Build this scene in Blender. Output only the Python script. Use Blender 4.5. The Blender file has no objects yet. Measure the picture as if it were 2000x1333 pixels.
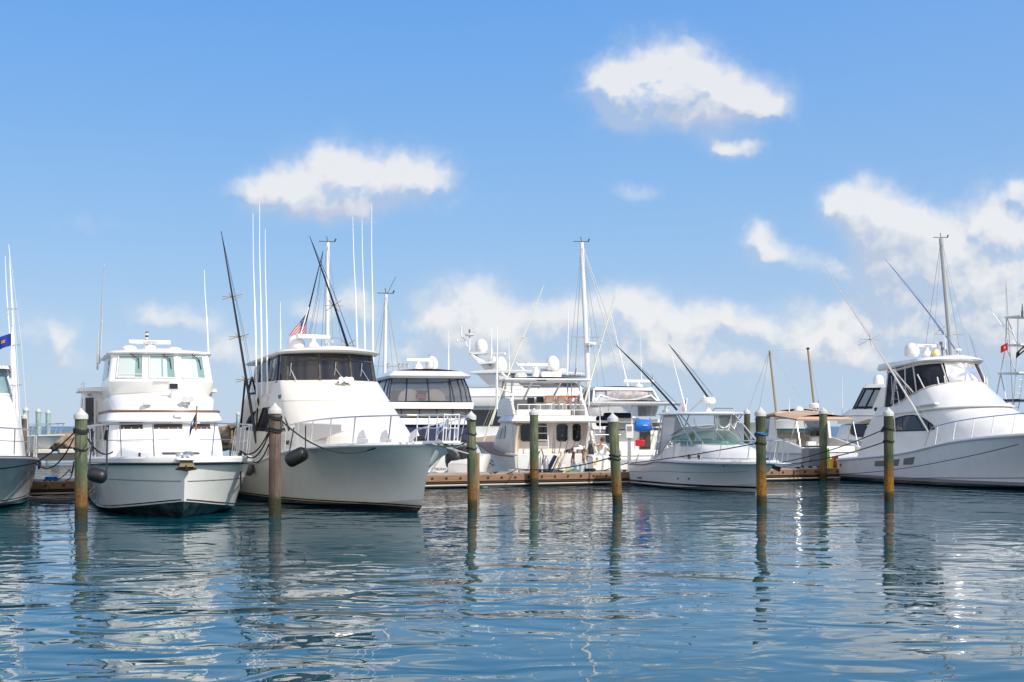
import bpy, bmesh, math, random
import numpy as np
from mathutils import Vector, Matrix, Euler
R = math.radians
scene = bpy.context.scene
COL = scene.collection
random.seed(7)

# ------------------------------------------------------------------ camera
cd = bpy.data.cameras.new("camera")
cd.lens = 50.0; cd.sensor_width = 36.0; cd.shift_y = 0.08325
cd.clip_start = 0.1; cd.clip_end = 60000
cam = bpy.data.objects.new("camera", cd); COL.objects.link(cam)
cam.location = (0, 0, 2.5); cam.rotation_euler = (R(90), 0, 0)
scene.camera = cam

# ------------------------------------------------------------------ light
SUN_AZ, SUN_EL = R(128), R(40)          # azimuth clockwise from +Y
scene.view_settings.view_transform = 'Standard'
scene.view_settings.look = 'None'
scene.view_settings.exposure = 0.25
scene.view_settings.gamma = 1.0
scene.cycles.max_bounces = 8
scene.cycles.transparent_max_bounces = 16
scene.cycles.caustics_reflective = True
scene.cycles.caustics_refractive = False
sd = bpy.data.lights.new("sun", 'SUN'); sd.energy = 3.7; sd.angle = R(0.5); sd.color = (1.0, 0.945, 0.85)
sun = bpy.data.objects.new("sun", sd); COL.objects.link(sun)
sv = Vector((math.sin(SUN_AZ)*math.cos(SUN_EL), math.cos(SUN_AZ)*math.cos(SUN_EL), math.sin(SUN_EL)))
sun.rotation_euler = (-sv).to_track_quat('-Z', 'Y').to_euler()
sun.location = (30, -20, 60)

# ------------------------------------------------------------------ node helpers
class NT:
    def __init__(s, tree): s.t = tree; s.n = tree.nodes; s.l = tree.links
    def new(s, typ, **kw):
        n = s.n.new(typ)
        for k, v in kw.items():
            setattr(n, k, v)
        return n
    def put(s, sock, v):
        if isinstance(v, bpy.types.NodeSocket): s.l.new(v, sock)
        elif v is not None: sock.default_value = v
    def m(s, op, a, b=None, c=None, clamp=False):
        n = s.n.new('ShaderNodeMath'); n.operation = op; n.use_clamp = clamp
        s.put(n.inputs[0], a)
        if b is not None: s.put(n.inputs[1], b)
        if c is not None: s.put(n.inputs[2], c)
        return n.outputs[0]
    def vm(s, op, a, b=None, scale=None):
        n = s.n.new('ShaderNodeVectorMath'); n.operation = op
        s.put(n.inputs[0], a)
        if b is not None: s.put(n.inputs[1], b)
        if scale is not None: s.put(n.inputs['Scale'], scale)
        return n.outputs['Value'] if op in ('LENGTH', 'DOT_PRODUCT') else n.outputs[0]
    def comb(s, x, y, z):
        n = s.n.new('ShaderNodeCombineXYZ')
        for i, v in enumerate((x, y, z)): s.put(n.inputs[i], v)
        return n.outputs[0]
    def sep(s, v):
        n = s.n.new('ShaderNodeSeparateXYZ'); s.put(n.inputs[0], v); return n.outputs
    def noise(s, vec, scale, detail=2, rough=0.5, dim='3D', dist=0.0):
        n = s.n.new('ShaderNodeTexNoise'); n.noise_dimensions = dim
        s.put(n.inputs['Vector'], vec); s.put(n.inputs['Scale'], scale)
        n.inputs['Detail'].default_value = detail; n.inputs['Roughness'].default_value = rough
        n.inputs['Distortion'].default_value = dist
        return n.outputs
    def ramp(s, f, pts, interp='LINEAR'):
        n = s.n.new('ShaderNodeValToRGB'); n.color_ramp.interpolation = interp
        e = n.color_ramp.elements
        while len(e) < len(pts): e.new(0.5)
        for i, (p, c) in enumerate(pts):
            e[i].position = p
            e[i].color = (c, c, c, 1) if isinstance(c, (int, float)) else tuple(c) + (1,)
        s.put(n.inputs[0], f)
        return n.outputs[0]
    def mix(s, f, a, b, mode='MIX'):
        n = s.n.new('ShaderNodeMix'); n.data_type = 'RGBA'; n.blend_type = mode
        s.put(n.inputs[0], f)
        for i, v in ((6, a), (7, b)):
            if isinstance(v, (tuple, list)) and len(v) == 3: v = tuple(v) + (1,)
            s.put(n.inputs[i], v)
        return n.outputs[2]
    def sstep(s, x, a, b):
        n = s.n.new('ShaderNodeMapRange'); n.interpolation_type = 'SMOOTHSTEP'
        s.put(n.inputs[0], x); n.inputs[1].default_value = a; n.inputs[2].default_value = b
        return n.outputs[0]

# ------------------------------------------------------------------ sky with clouds (world, by direction)
FPX = 2777.8
def build_world():
    w = bpy.data.worlds.new("World"); scene.world = w; w.use_nodes = True
    t = NT(w.node_tree); t.n.clear()
    out = t.new('ShaderNodeOutputWorld'); bg = t.new('ShaderNodeBackground')
    bg.inputs['Strength'].default_value = 0.1
    t.l.new(bg.outputs[0], out.inputs[0])
    sky = t.new('ShaderNodeTexSky', sky_type='NISHITA')
    sky.sun_disc = False; sky.sun_elevation = SUN_EL; sky.sun_rotation = SUN_AZ
    sky.air_density = 1.0; sky.dust_density = 0.25; sky.ozone_density = 1.2; sky.altitude = 0
    tc = t.new('ShaderNodeTexCoord'); d = tc.outputs['Generated']
    x, y, z = t.sep(d)
    yy = t.m('MAXIMUM', y, 0.02)
    px = t.m('DIVIDE', x, yy); pz = t.m('DIVIDE', z, yy)
    P = t.comb(px, pz, 0.0)
    # (centre px, centre py, half width, half height, density)
    blobs = [(1290,160,100,76,1.25),(1285,196,100,38,.85),(1225,204,60,30,.65),(620,398,80,28,.6),(1390,190,105,52,1.0),(1205,192,66,52,.9),(1480,210,62,30,.65),(1425,286,54,28,.85),
             (660,352,78,64,.95),(560,385,85,48,.75),(770,348,92,54,.85),(690,386,110,36,.7),(835,360,50,36,.4),(500,385,38,34,.5),
             (300,612,70,30,.5),(375,620,60,24,.46),(130,685,30,50,.48),(430,678,62,32,.38),(160,432,90,22,.2),(1245,372,56,24,.3),
             (940,615,80,62,.8),(870,630,60,60,.55),(965,660,60,50,.5),(700,600,46,42,.45),(610,610,56,38,.42),
             (1075,620,48,44,.6),(1130,620,46,42,.5),(1215,605,56,40,.8),(1250,650,80,60,.5),(1340,630,55,44,.5),(1245,700,60,50,.45),
             (1478,468,32,32,.8),(1510,505,70,30,.55),(1430,612,36,28,.62),(1480,640,60,30,.36),(1350,690,60,40,.4),
             (1690,405,52,48,1.0),(1655,415,40,30,.8),(1760,440,80,40,.9),(1800,520,120,80,.75),(1720,520,90,70,.62),(1880,590,80,90,.62),
             (1620,665,48,44,.66),(1660,705,60,30,.6),(1700,620,70,60,.5),(1975,450,60,60,.68),(1960,560,70,80,.6),(1940,650,90,60,.6),(1995,378,26,22,.45),
             (1560,640,60,60,.3),(560,730,160,46,.3),(60,640,70,46,.3),(1100,715,260,60,.42),(1450,715,220,70,.42),(1800,680,240,80,.5),(850,700,160,60,.36),(300,715,220,50,.22),(1940,500,90,110,.4)]
    def env(Q):
        acc = None
        for (cx, cy, hw, hh, s) in blobs:
            n = t.new('ShaderNodeVectorMath', operation='MULTIPLY_ADD')
            t.put(n.inputs[0], Q); n.inputs[1].default_value = (FPX/hw, FPX/hh, 0); n.inputs[2].default_value = (-(cx-1000)/hw, -(833-cy)/hh, 0)
            v = n.outputs[0]
            g = t.m('EXPONENT', t.m('SUBTRACT', math.log(s*1.05), t.vm('DOT_PRODUCT', v, v)))
            acc = g if acc is None else t.m('ADD', acc, g)
        return acc
    def dens(off):
        Q = t.vm('ADD', P, off) if off else P
        wc = t.noise(Q, 30.0, 3, 0.6, '2D')[1]
        Qw = t.vm('ADD', Q, t.vm('SCALE', t.vm('SUBTRACT', wc, (.5, .5, .5)), scale=0.022))
        raw = env(Qw); e = t.m('MINIMUM', raw, 1.15)
        vo = t.new('ShaderNodeTexVoronoi', voronoi_dimensions='2D', feature='SMOOTH_F1'); vo.normalize = True
        t.l.new(Qw, vo.inputs['Vector']); vo.inputs['Scale'].default_value = 32.0; vo.inputs['Detail'].default_value = 2.0
        vo.inputs['Roughness'].default_value = 0.55; vo.inputs['Lacunarity'].default_value = 2.3; vo.inputs['Smoothness'].default_value = 0.35
        b = t.m('SUBTRACT', 0.42, vo.outputs['Distance'])
        n2 = t.noise(Q, 9.0, 5, 0.6, '2D')[0]
        nn = t.m('ADD', t.m('MULTIPLY', b, 1.45), t.m('MULTIPLY', t.m('SUBTRACT', n2, 0.5), 1.45))
        return t.m('ADD', e, t.m('MULTIPLY', nn, t.m('POWER', e, 0.6))), raw
    (D0, E0), (D1, E1) = dens(None), dens((0.004, 0.012, 0))
    dd = t.m('SUBTRACT', D0, D1)
    base = t.sstep(dd, 0.15, -0.25)                                 # 1 where it thickens upwards: soft lower edges
    hi = t.m('ADD', 1.05, t.m('MULTIPLY', base, 0.85))
    mr = t.new('ShaderNodeMapRange'); mr.interpolation_type = 'SMOOTHSTEP'
    t.put(mr.inputs[0], D0); mr.inputs[1].default_value = 0.02; t.put(mr.inputs[2], hi)
    a = t.m('MULTIPLY', mr.outputs[0], 0.80)
    veil = t.m('MULTIPLY', t.sstep(E0, 0.05, 1.0), 0.50)
    a = t.m('MAXIMUM', a, veil)
    a = t.m('MULTIPLY', a, t.sstep(z, 0.0, 0.055))
    lit = t.m('ADD', t.m('ADD', 0.40, t.m('MULTIPLY', t.m('SUBTRACT', E0, E1), 0.62)), t.m('MULTIPLY', dd, 1.15), clamp=True)
    ccol = t.mix(lit, (4.7, 5.15, 6.1), (8.0, 7.8, 7.5))
    # clear tropical blue by elevation, modulated by the physical sky
    g = t.ramp(t.m('MAXIMUM', z, 0.0), [(0.0, (.45,.60,.795)), (0.06, (.395,.575,.825)), (0.13, (.28,.51,.85)), (0.22, (.185,.43,.85)),
               (0.29, (.135,.38,.86)), (0.36, (.075,.30,.80)), (0.46, (.035,.21,.66)), (1.0, (.03,.13,.45))])
    g = t.vm('SCALE', g, scale=8.6)
    right = t.m('MULTIPLY', t.sstep(px, -0.1, 0.5), 0.16)
    g = t.mix(right, g, (3.6, 4.9, 7.4))
    sk = t.mix(0.15, g, sky.outputs[0])
    # the sky behind us : unseen broken cloud, added and brightened to fill shaded hulls
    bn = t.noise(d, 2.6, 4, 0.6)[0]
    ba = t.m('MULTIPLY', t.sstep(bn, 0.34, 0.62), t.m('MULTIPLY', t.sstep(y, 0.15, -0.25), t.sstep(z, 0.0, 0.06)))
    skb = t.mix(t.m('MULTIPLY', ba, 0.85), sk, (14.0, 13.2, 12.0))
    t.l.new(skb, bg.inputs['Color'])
    bc = t.new('ShaderNodeBackground'); bc.inputs['Strength'].default_value = 0.1
    t.l.new(t.mix(a, sk, ccol), bc.inputs['Color'])
    # the cumulus in front of us lie low, so only that part of the sky carries them
    sel = t.m('MULTIPLY', t.m('GREATER_THAN', y, 0.2), t.m('MULTIPLY', t.m('GREATER_THAN', z, 0.0), t.m('LESS_THAN', pz, 0.34)))
    ms = t.new('ShaderNodeMixShader')
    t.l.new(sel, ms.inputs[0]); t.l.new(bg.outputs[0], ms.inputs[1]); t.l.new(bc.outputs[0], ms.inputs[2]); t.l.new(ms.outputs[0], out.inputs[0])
build_world()
# ------------------------------------------------------------------ water
def tag(o, label=None, cat=None, group=None, kind=None):
    for k, v in (("label", label), ("category", cat), ("group", group), ("kind", kind)):
        if v is not None: o[k] = v
    return o

def water_material():
    m = bpy.data.materials.new("water"); m.use_nodes = True
    t = NT(m.node_tree); t.n.clear()
    out = t.new('ShaderNodeOutputMaterial'); p = t.new('ShaderNodeBsdfPrincipled')
    df = t.new('ShaderNodeBsdfDiffuse'); df.inputs['Color'].default_value = (.035, .13, .24, 1)
    ms = t.new('ShaderNodeMixShader'); t.l.new(p.outputs[0], ms.inputs[1]); t.l.new(df.outputs[0], ms.inputs[2]); t.l.new(ms.outputs[0], out.inputs[0])
    geo = t.new('ShaderNodeNewGeometry'); P = geo.outputs['Position']
    # open sea far out : steep chop turns its blue faces to us
    t.l.new(t.m('MULTIPLY', t.sstep(t.sep(P)[1], 90.0, 320.0), 0.62), ms.inputs[0])
    def H(off):
        Q = t.vm('ADD', P, off) if off else P
        A = t.vm('MULTIPLY', Q, (0.75, 1.0, 1.0))
        n1 = t.noise(A, 0.50, 2, 0.45, '2D', 0.5)[0]
        n2 = t.noise(t.vm('ADD', A, (31, 7, 0)), 1.12, 1.5, 0.45, '2D', 0.6)[0]
        n3 = t.noise(t.vm('ADD', A, (11, 3, 0)), 4.2, 1, 0.5, '2D', 0.2)[0]
        return n1, n2, n3
    e = 0.02
    h0, hx, hy = H(None), H((e, 0, 0)), H((0, e, 0))
    # patches of calmer and more ruffled water; finer ripples farther out
    patch = t.noise(t.vm('MULTIPLY', P, (0.045, 0.11, 1)), 1.0, 3, 0.55, '2D')[0]
    pf = t.m('ADD', 0.45, t.m('MULTIPLY', t.sstep(patch, 0.3, 0.72), 0.85))
    yfar = t.sstep(t.sep(P)[1], 18.0, 70.0)
    amp = (0.052, 0.026, t.m('ADD', t.m('ADD', 0.0012, t.m('MULTIPLY', yfar, 0.007)), t.m('MULTIPLY', t.sstep(t.sep(P)[1], 70.0, 400.0), 0.09)))
    near = t.m('ADD', 1.0, t.m('MULTIPLY', t.sstep(t.sep(P)[1], 30.0, 13.0), 0.55))
    pf = t.m('MULTIPLY', pf, near)
    def slope(hh):
        acc = None
        for i in range(3):
            s = t.m('MULTIPLY', t.m('SUBTRACT', hh[i], h0[i]), t.m('MULTIPLY', amp[i], 1/e) if not isinstance(amp[i], float) else amp[i]/e)
            acc = s if acc is None else t.m('ADD', acc, s)
        return t.m('MULTIPLY', acc, pf)
    sx, sy = slope(hx), slope(hy)
    nrm = t.vm('NORMALIZE', t.comb(t.m('MULTIPLY', sx, -1.0), t.m('MULTIPLY', sy, -1.0), 1.0))
    t.l.new(nrm, p.inputs['Normal'])
    col = t.mix(t.noise(P, 0.15, 2, 0.5)[0], (0.001, 0.054, 0.080), (0.002, 0.070, 0.100))
    t.l.new(col, p.inputs['Base Color'])
    p.inputs['Roughness'].default_value = 0.0; p.inputs['IOR'].default_value = 1.315
    return m
def build_water():
    me = bpy.data.meshes.new("water")
    s = 20000
    me.from_pydata([(-s, -60, 0), (s, -60, 0), (s, s, 0), (-s, s, 0)], [], [(0, 1, 2, 3)])
    o = bpy.data.objects.new("water", me); COL.objects.link(o)
    me.materials.append(water_material())
    tag(o, "calm blue harbour water with small ripples", "water", None, "structure")
build_water()
# ------------------------------------------------------------------ materials
MATS = {}
def mat(name, col, rough=0.5, metal=0.0, spec=0.5, var=0.0, vscale=6.0, coat=0.0, bump=0.0, bscale=40.0, alpha=None, stretch=None, col2=None):
    if name in MATS: return MATS[name]
    m = bpy.data.materials.new(name); m.use_nodes = True
    t = NT(m.node_tree); p = t.n['Principled BSDF']
    p.inputs['Base Color'].default_value = tuple(col) + (1,)
    p.inputs['Roughness'].default_value = rough; p.inputs['Metallic'].default_value = metal
    p.inputs['Specular IOR Level'].default_value = spec; p.inputs['Coat Weight'].default_value = coat
    p.inputs['Coat Roughness'].default_value = 0.05
    tc = t.new('ShaderNodeTexCoord'); v = tc.outputs['Object']
    if stretch: v = t.vm('MULTIPLY', v, stretch)
    if var > 0:
        n = t.noise(v, vscale, 4, 0.6)[0]
        c2 = col2 or tuple(c * (1 - var) for c in col)
        t.l.new(t.mix(t.sstep(n, 0.35, 0.7), col, c2), p.inputs['Base Color'])
    if bump > 0:
        b = t.new('ShaderNodeBump'); b.inputs['Strength'].default_value = bump; b.inputs['Distance'].default_value = 0.02
        t.l.new(t.noise(v, bscale, 3, 0.6)[0], b.inputs['Height']); t.l.new(b.outputs[0], p.inputs['Normal'])
    MATS[name] = m
    return m
def clear_mat(name, tint, opac, rough=0.06, col=(0.75, 0.76, 0.78)):
    if name in MATS: return MATS[name]
    m = bpy.data.materials.new(name); m.use_nodes = True
    t = NT(m.node_tree); t.n.clear()
    out = t.new('ShaderNodeOutputMaterial'); mx = t.new('ShaderNodeMixShader'); tr = t.new('ShaderNodeBsdfTransparent')
    p = t.new('ShaderNodeBsdfPrincipled'); p.inputs['Base Color'].default_value = tuple(col) + (1,); p.inputs['Roughness'].default_value = rough
    tr.inputs[0].default_value = tuple(tint) + (1,)
    fr = t.new('ShaderNodeFresnel'); fr.inputs['IOR'].default_value = 1.45
    tc = t.new('ShaderNodeTexCoord'); n = t.noise(tc.outputs['Object'], 2.3, 3, 0.6)[0]
    bp = t.new('ShaderNodeBump'); bp.inputs['Strength'].default_value = 0.25; bp.inputs['Distance'].default_value = 0.03
    t.l.new(n, bp.inputs['Height']); t.l.new(bp.outputs[0], p.inputs['Normal'])
    f = t.m('ADD', t.m('MULTIPLY', fr.outputs[0], 0.8), t.m('MULTIPLY', n, opac * 2), clamp=True)
    t.l.new(f, mx.inputs[0]); t.l.new(tr.outputs[0], mx.inputs[1]); t.l.new(p.outputs[0], mx.inputs[2]); t.l.new(mx.outputs[0], out.inputs[0])
    MATS[name] = m
    return m
def band_mat(name, bands, top, rough=0.20, coat=0.6, var=0.06):
    """hull paint: bands = [(z upper limit, colour), ...] from the keel up, then the topside colour"""
    if name in MATS: return MATS[name]
    m = bpy.data.materials.new(name); m.use_nodes = True
    t = NT(m.node_tree); p = t.n['Principled BSDF']
    tc = t.new('ShaderNodeTexCoord'); o = tc.outputs['Object']
    z = t.sep(o)[2]
    n = t.noise(t.vm('MULTIPLY', o, (0.8, 0.8, 0.35)), 3.0, 4, 0.6)[0]
    c = t.mix(t.sstep(n, 0.4, 0.75), top, tuple(x * (1 - var) for x in top))
    st = t.noise(t.vm('MULTIPLY', o, (7.0, 7.0, 0.5)), 1.6, 3, 0.55)[0]
    c = t.mix(t.m('MULTIPLY', t.sstep(st, 0.55, 0.8), 0.10), c, (.42, .36, .27))
    c = t.mix(t.m('MULTIPLY', t.sstep(t.m('ADD', z, t.m('MULTIPLY', n, 0.5)), 0.62, 0.40), 0.20), c, (.38, .35, .25))
    for (zz, colr) in reversed(bands):
        f = t.m('LESS_THAN', z, zz)
        c = t.mix(f, c, colr)
    t.l.new(c, p.inputs['Base Color'])
    p.inputs['Roughness'].default_value = rough; p.inputs['Coat Weight'].default_value = coat; p.inputs['Coat Roughness'].default_value = 0.03
    MATS[name] = m
    return m

WHITE = mat('white_gelcoat', (0.755, 0.75, 0.735), 0.3, coat=0.3, var=0.06, vscale=1.3)
CREAM = mat('cream_gelcoat', (0.735, 0.70, 0.635), 0.3, coat=0.3, var=0.05, vscale=1.3)
MATTE = mat('white_vinyl', (0.78, 0.78, 0.77), 0.55, var=0.06, vscale=3)
NONSKID = mat('nonskid_deck', (0.70, 0.69, 0.66), 0.7, var=0.08, vscale=5)
STEEL = mat('stainless_steel', (0.66, 0.66, 0.66), 0.28, 0.85)
ALU = mat('white_aluminium', (0.78, 0.78, 0.79), 0.3)
GALV = mat('grey_aluminium', (0.45, 0.46, 0.48), 0.4, 0.6)
BLACK = mat('black_paint', (0.012, 0.013, 0.015), 0.25)
RUBBER = mat('black_rubber', (0.012, 0.012, 0.013), 0.45)
ROPE = mat('black_rope', (0.015, 0.015, 0.017), 0.8)
WROPE = mat('pale_rope', (0.55, 0.54, 0.5), 0.8)
GLASS = mat('dark_glass', (0.010, 0.012, 0.018), 0.04, spec=0.6)
SMOKE = mat('smoked_glass', (0.020, 0.020, 0.026), 0.05, spec=0.6)
PALE = mat('pale_glass', (0.22, 0.34, 0.35), 0.06, coat=0.6, var=0.12, vscale=0.9)
GREY = mat('grey_plastic', (0.25, 0.25, 0.27), 0.5)
BROWN = mat('brown_stripe', (0.16, 0.10, 0.065), 0.4)
TEAK = mat('teak', (0.36, 0.20, 0.10), 0.5, var=0.4, vscale=8, stretch=(0.4, 6, 6))
NAVY = mat('navy_canvas', (0.018, 0.026, 0.085), 0.75, var=0.25, vscale=2)
TAN = mat('tan_canvas', (0.52, 0.36, 0.25), 0.8, var=0.12, vscale=2.2)
BEIGE = mat('beige_vinyl', (0.62, 0.52, 0.42), 0.6, var=0.15, vscale=2)
BLUE = mat('blue_cover', (0.01, 0.16, 0.60), 0.6, var=0.2, vscale=4)
RED = mat('red_paint', (0.55, 0.02, 0.03), 0.5)
YELLOW = mat('yellow_plastic', (0.80, 0.52, 0.02), 0.4)
ORANGE = mat('orange_wood', (0.50, 0.17, 0.03), 0.4, var=0.3, vscale=6)
BRASS = mat('gold_metal', (0.55, 0.36, 0.10), 0.35, 0.8)
CLEAR = clear_mat('clear_vinyl', (0.93, 0.95, 0.97), 0.05, 0.05, (.45, .46, .48))
HAZY = clear_mat('hazy_vinyl', (0.88, 0.89, 0.90), 0.20, 0.10, (.62, .62, .63))
GREENGL = clear_mat('green_glass', (0.50, 0.72, 0.66), 0.10, 0.03, (0.4, 0.55, 0.5))
SMOKEV = clear_mat('smoked_vinyl', (0.10, 0.11, 0.15), 0.16, 0.06, (0.10, 0.11, 0.15))

# ------------------------------------------------------------------ mesh building
class MB:
    def __init__(s): s.v = []; s.f = []
    def add(s, vs, fs):
        k = len(s.v); s.v += [tuple(a) for a in vs]; s.f += [tuple(i + k for i in f) for f in fs]; return s
    def box(s, c, d, rot=None, taper=1.0):
        hx, hy, hz = d[0] / 2, d[1] / 2, d[2] / 2
        vs = []
        for z in (-1, 1):
            q = taper if z > 0 else 1.0
            for (x, y) in ((-1, -1), (1, -1), (1, 1), (-1, 1)):
                p = Vector((x * hx * q, y * hy * q, z * hz))
                if rot is not None: p = rot @ p
                vs.append(p + Vector(c))
        return s.add(vs, [(3, 2, 1, 0), (4, 5, 6, 7), (0, 1, 5, 4), (1, 2, 6, 5), (2, 3, 7, 6), (3, 0, 4, 7)])
    def tube(s, pts, r, seg=8, caps=True):
        pts = [Vector(p) for p in pts]; n = len(pts)
        rr = list(r) if isinstance(r, (list, tuple)) else [r] * n
        prev = None; rings = []
        for i in range(n):
            d = (pts[min(i + 1, n - 1)] - pts[max(i - 1, 0)])
            if d.length < 1e-9: d = Vector((0, 0, 1))
            d.normalize()
            if prev is None:
                a = d.cross(Vector((0, 0, 1)))
                if a.length < 0.05: a = d.cross(Vector((0, 1, 0)))
            else: a = prev - d * prev.dot(d)
            a.normalize(); prev = a; b = d.cross(a)
            rings.append([pts[i] + (a * math.cos(2 * math.pi * k / seg) + b * math.sin(2 * math.pi * k / seg)) * rr[i] for k in range(seg)])
        vs = [p for g in rings for p in g]
        fs = [(i * seg + k, i * seg + (k + 1) % seg, (i + 1) * seg + (k + 1) % seg, (i + 1) * seg + k) for i in range(n - 1) for k in range(seg)]
        if caps: fs += [tuple(range(seg - 1, -1, -1)), tuple((n - 1) * seg + k for k in range(seg))]
        return s.add(vs, fs)
    def lathe(s, prof, c=(0, 0, 0), seg=20, rot=None):
        """profile of (radius, z) from bottom to top"""
        vs = []; fs = []; n = len(prof)
        for (r, z) in prof:
            for k in range(seg):
                a = 2 * math.pi * k / seg; p = Vector((max(r, 1e-4) * math.cos(a), max(r, 1e-4) * math.sin(a), z))
                if rot is not None: p = rot @ p
                vs.append(p + Vector(c))
        for i in range(n - 1):
            for k in range(seg):
                fs.append((i * seg + k, i * seg + (k + 1) % seg, (i + 1) * seg + (k + 1) % seg, (i + 1) * seg + k))
        fs += [tuple(range(seg - 1, -1, -1)), tuple((n - 1) * seg + k for k in range(seg))]
        return s.add(vs, fs)
    def grid(s, rows, close=False):
        m = len(rows[0]); vs = [p for r in rows for p in r]; fs = []
        for i in range(len(rows) - 1):
            for k in range(m - 1 + (1 if close else 0)):
                fs.append((i * m + k, i * m + (k + 1) % m, (i + 1) * m + (k + 1) % m, (i + 1) * m + k))
        return s.add(vs, fs)
    def slab(s, rows, nrm, th):
        """a grid patch with thickness th behind it"""
        m = len(rows[0]); n = len(rows)
        back = [[Vector(p) - Vector(q) * th for p, q in zip(r, g)] for r, g in zip(rows, nrm)]
        k = len(s.v); s.grid(rows)
        kb = len(s.v); s.add([p for r in back for p in r], [])
        rim = [(0, j) for j in range(m)] + [(i, m - 1) for i in range(1, n)] + [(n - 1, j) for j in range(m - 2, -1, -1)] + [(i, 0) for i in range(n - 2, 0, -1)]
        for a, b in zip(rim, rim[1:] + rim[:1]):
            ia, ib = a[0] * m + a[1], b[0] * m + b[1]
            s.f.append((k + ib, k + ia, kb + ia, kb + ib))
        for i in range(n - 1):
            for j in range(m - 1):
                s.f.append((kb + (i + 1) * m + j, kb + (i + 1) * m + j + 1, kb + i * m + j + 1, kb + i * m + j))
        return s
    def prism(s, poly, y0, y1):
        """polygon of (x, z) drawn out from y0 to y1"""
        n = len(poly)
        vs = [(x, y0, z) for x, z in poly] + [(x, y1, z) for x, z in poly]
        fs = [tuple(range(n)), tuple(range(2 * n - 1, n - 1, -1))] + [((i + 1) % n, i, n + i, n + (i + 1) % n) for i in range(n)]
        return s.add(vs, fs)
    def plate(s, pts, th):
        """flat polygon of 3D points with thickness"""
        pts = [Vector(p) for p in pts]; n = len(pts)
        nr = Vector((0, 0, 0))
        for i in range(n): nr += (pts[i] - pts[0]).cross(pts[(i + 1) % n] - pts[0])
        nr.normalize()
        vs = [p + nr * th / 2 for p in pts] + [p - nr * th / 2 for p in pts]
        fs = [tuple(range(n)), tuple(range(2 * n - 1, n - 1, -1))] + [((i + 1) % n, i, n + i, n + (i + 1) % n) for i in range(n)]
        return s.add(vs, fs)
    def build(s, name, m, parent=None, ang=32, bevel=0.0, label=None, flat=False):
        me = bpy.data.meshes.new(name); me.from_pydata(s.v, [], s.f); me.update()
        bm = bmesh.new(); bm.from_mesh(me); bmesh.ops.recalc_face_normals(bm, faces=bm.faces); bm.to_mesh(me); bm.free()
        if not flat:
            me.polygons.foreach_set('use_smooth', [True] * len(me.polygons)); me.set_sharp_from_angle(angle=R(ang))
        me.materials.append(m)
        o = bpy.data.objects.new(name, me); COL.objects.link(o)
        if parent is not None: o.parent = parent
        if bevel > 0:
            b = o.modifiers.new('bevel', 'BEVEL'); b.width = bevel; b.segments = 2; b.limit_method = 'ANGLE'; b.angle_limit = R(40)
        if label: o['label'] = label
        return o

def parts(mb, name, m, parent, **kw):
    """one object per connected piece"""
    n = len(mb.v); par = list(range(n))
    def find(i):
        while par[i] != i: par[i] = par[par[i]]; i = par[i]
        return i
    for f in mb.f:
        r = find(f[0])
        for i in f[1:]: par[find(i)] = r
    groups = {}
    for f in mb.f: groups.setdefault(find(f[0]), []).append(f)
    out = []
    for g in groups.values():
        ids = sorted({i for f in g for i in f}); mp = {i: k for k, i in enumerate(ids)}
        q = MB(); q.v = [mb.v[i] for i in ids]; q.f = [tuple(mp[i] for i in f) for f in g]
        out.append(q.build(name, m, parent, **kw))
    return out

def P(px, py, D): return Vector(((px - 1000) / FPX * D, D, 2.5 + (833 - py) / FPX * D))
def WL(px, py):
    D = 2.5 * FPX / (py - 833); return ((px - 1000) / FPX * D, D)

def text_obj(txt, size, m, parent, loc, rot, name='lettering', ext=0.002, sx=1.0):
    c = bpy.data.curves.new(name, 'FONT'); c.body = txt; c.size = size; c.extrude = ext; c.align_x = 'CENTER'; c.align_y = 'CENTER'; c.resolution_u = 3
    o = bpy.data.objects.new(name, c); COL.objects.link(o)
    bpy.context.view_layer.update()
    me = bpy.data.meshes.new_from_object(o.evaluated_get(bpy.context.evaluated_depsgraph_get()))
    bpy.data.objects.remove(o); bpy.data.curves.remove(c)
    me.materials.clear(); me.materials.append(m)
    o = bpy.data.objects.new(name, me); COL.objects.link(o); o.parent = parent; o.location = loc; o.rotation_euler = rot; o.scale = (sx, 1, 1)
    return o

class Boat:
    """local axes: x to the bow, y to port, z up; origin on the water under the stem"""
    def __init__(s, name, x0, y0, th, label, cat, group=None):
        s.e = bpy.data.objects.new(name, None); COL.objects.link(s.e)
        s.e.location = (x0, y0, 0); s.e.rotation_euler = (0, 0, R(th) - math.pi / 2)
        tag(s.e, label, cat, group)
        s.o = (x0, y0); t = R(th); s.fw = (math.sin(t), -math.cos(t)); s.pt = (math.cos(t), math.sin(t))
    def at(s, px, py, **k):
        rx, rz = (px - 1000) / FPX, (833 - py) / FPX
        if 'z' in k: D = (k['z'] - 2.5) / rz
        else:
            v = s.fw if 'x' in k else s.pt
            c = k.get('x', k.get('y'))
            D = (c + s.o[0] * v[0] + s.o[1] * v[1]) / (rx * v[0] + v[1])
        dx, dy = rx * D - s.o[0], D - s.o[1]
        return Vector((dx * s.fw[0] + dy * s.fw[1], dx * s.pt[0] + dy * s.pt[1], 2.5 + rz * D))
    def w(s, p):
        return Vector((s.o[0] + p[0] * s.fw[0] + p[1] * s.pt[0], s.o[1] + p[0] * s.fw[1] + p[1] * s.pt[1], p[2]))

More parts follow.
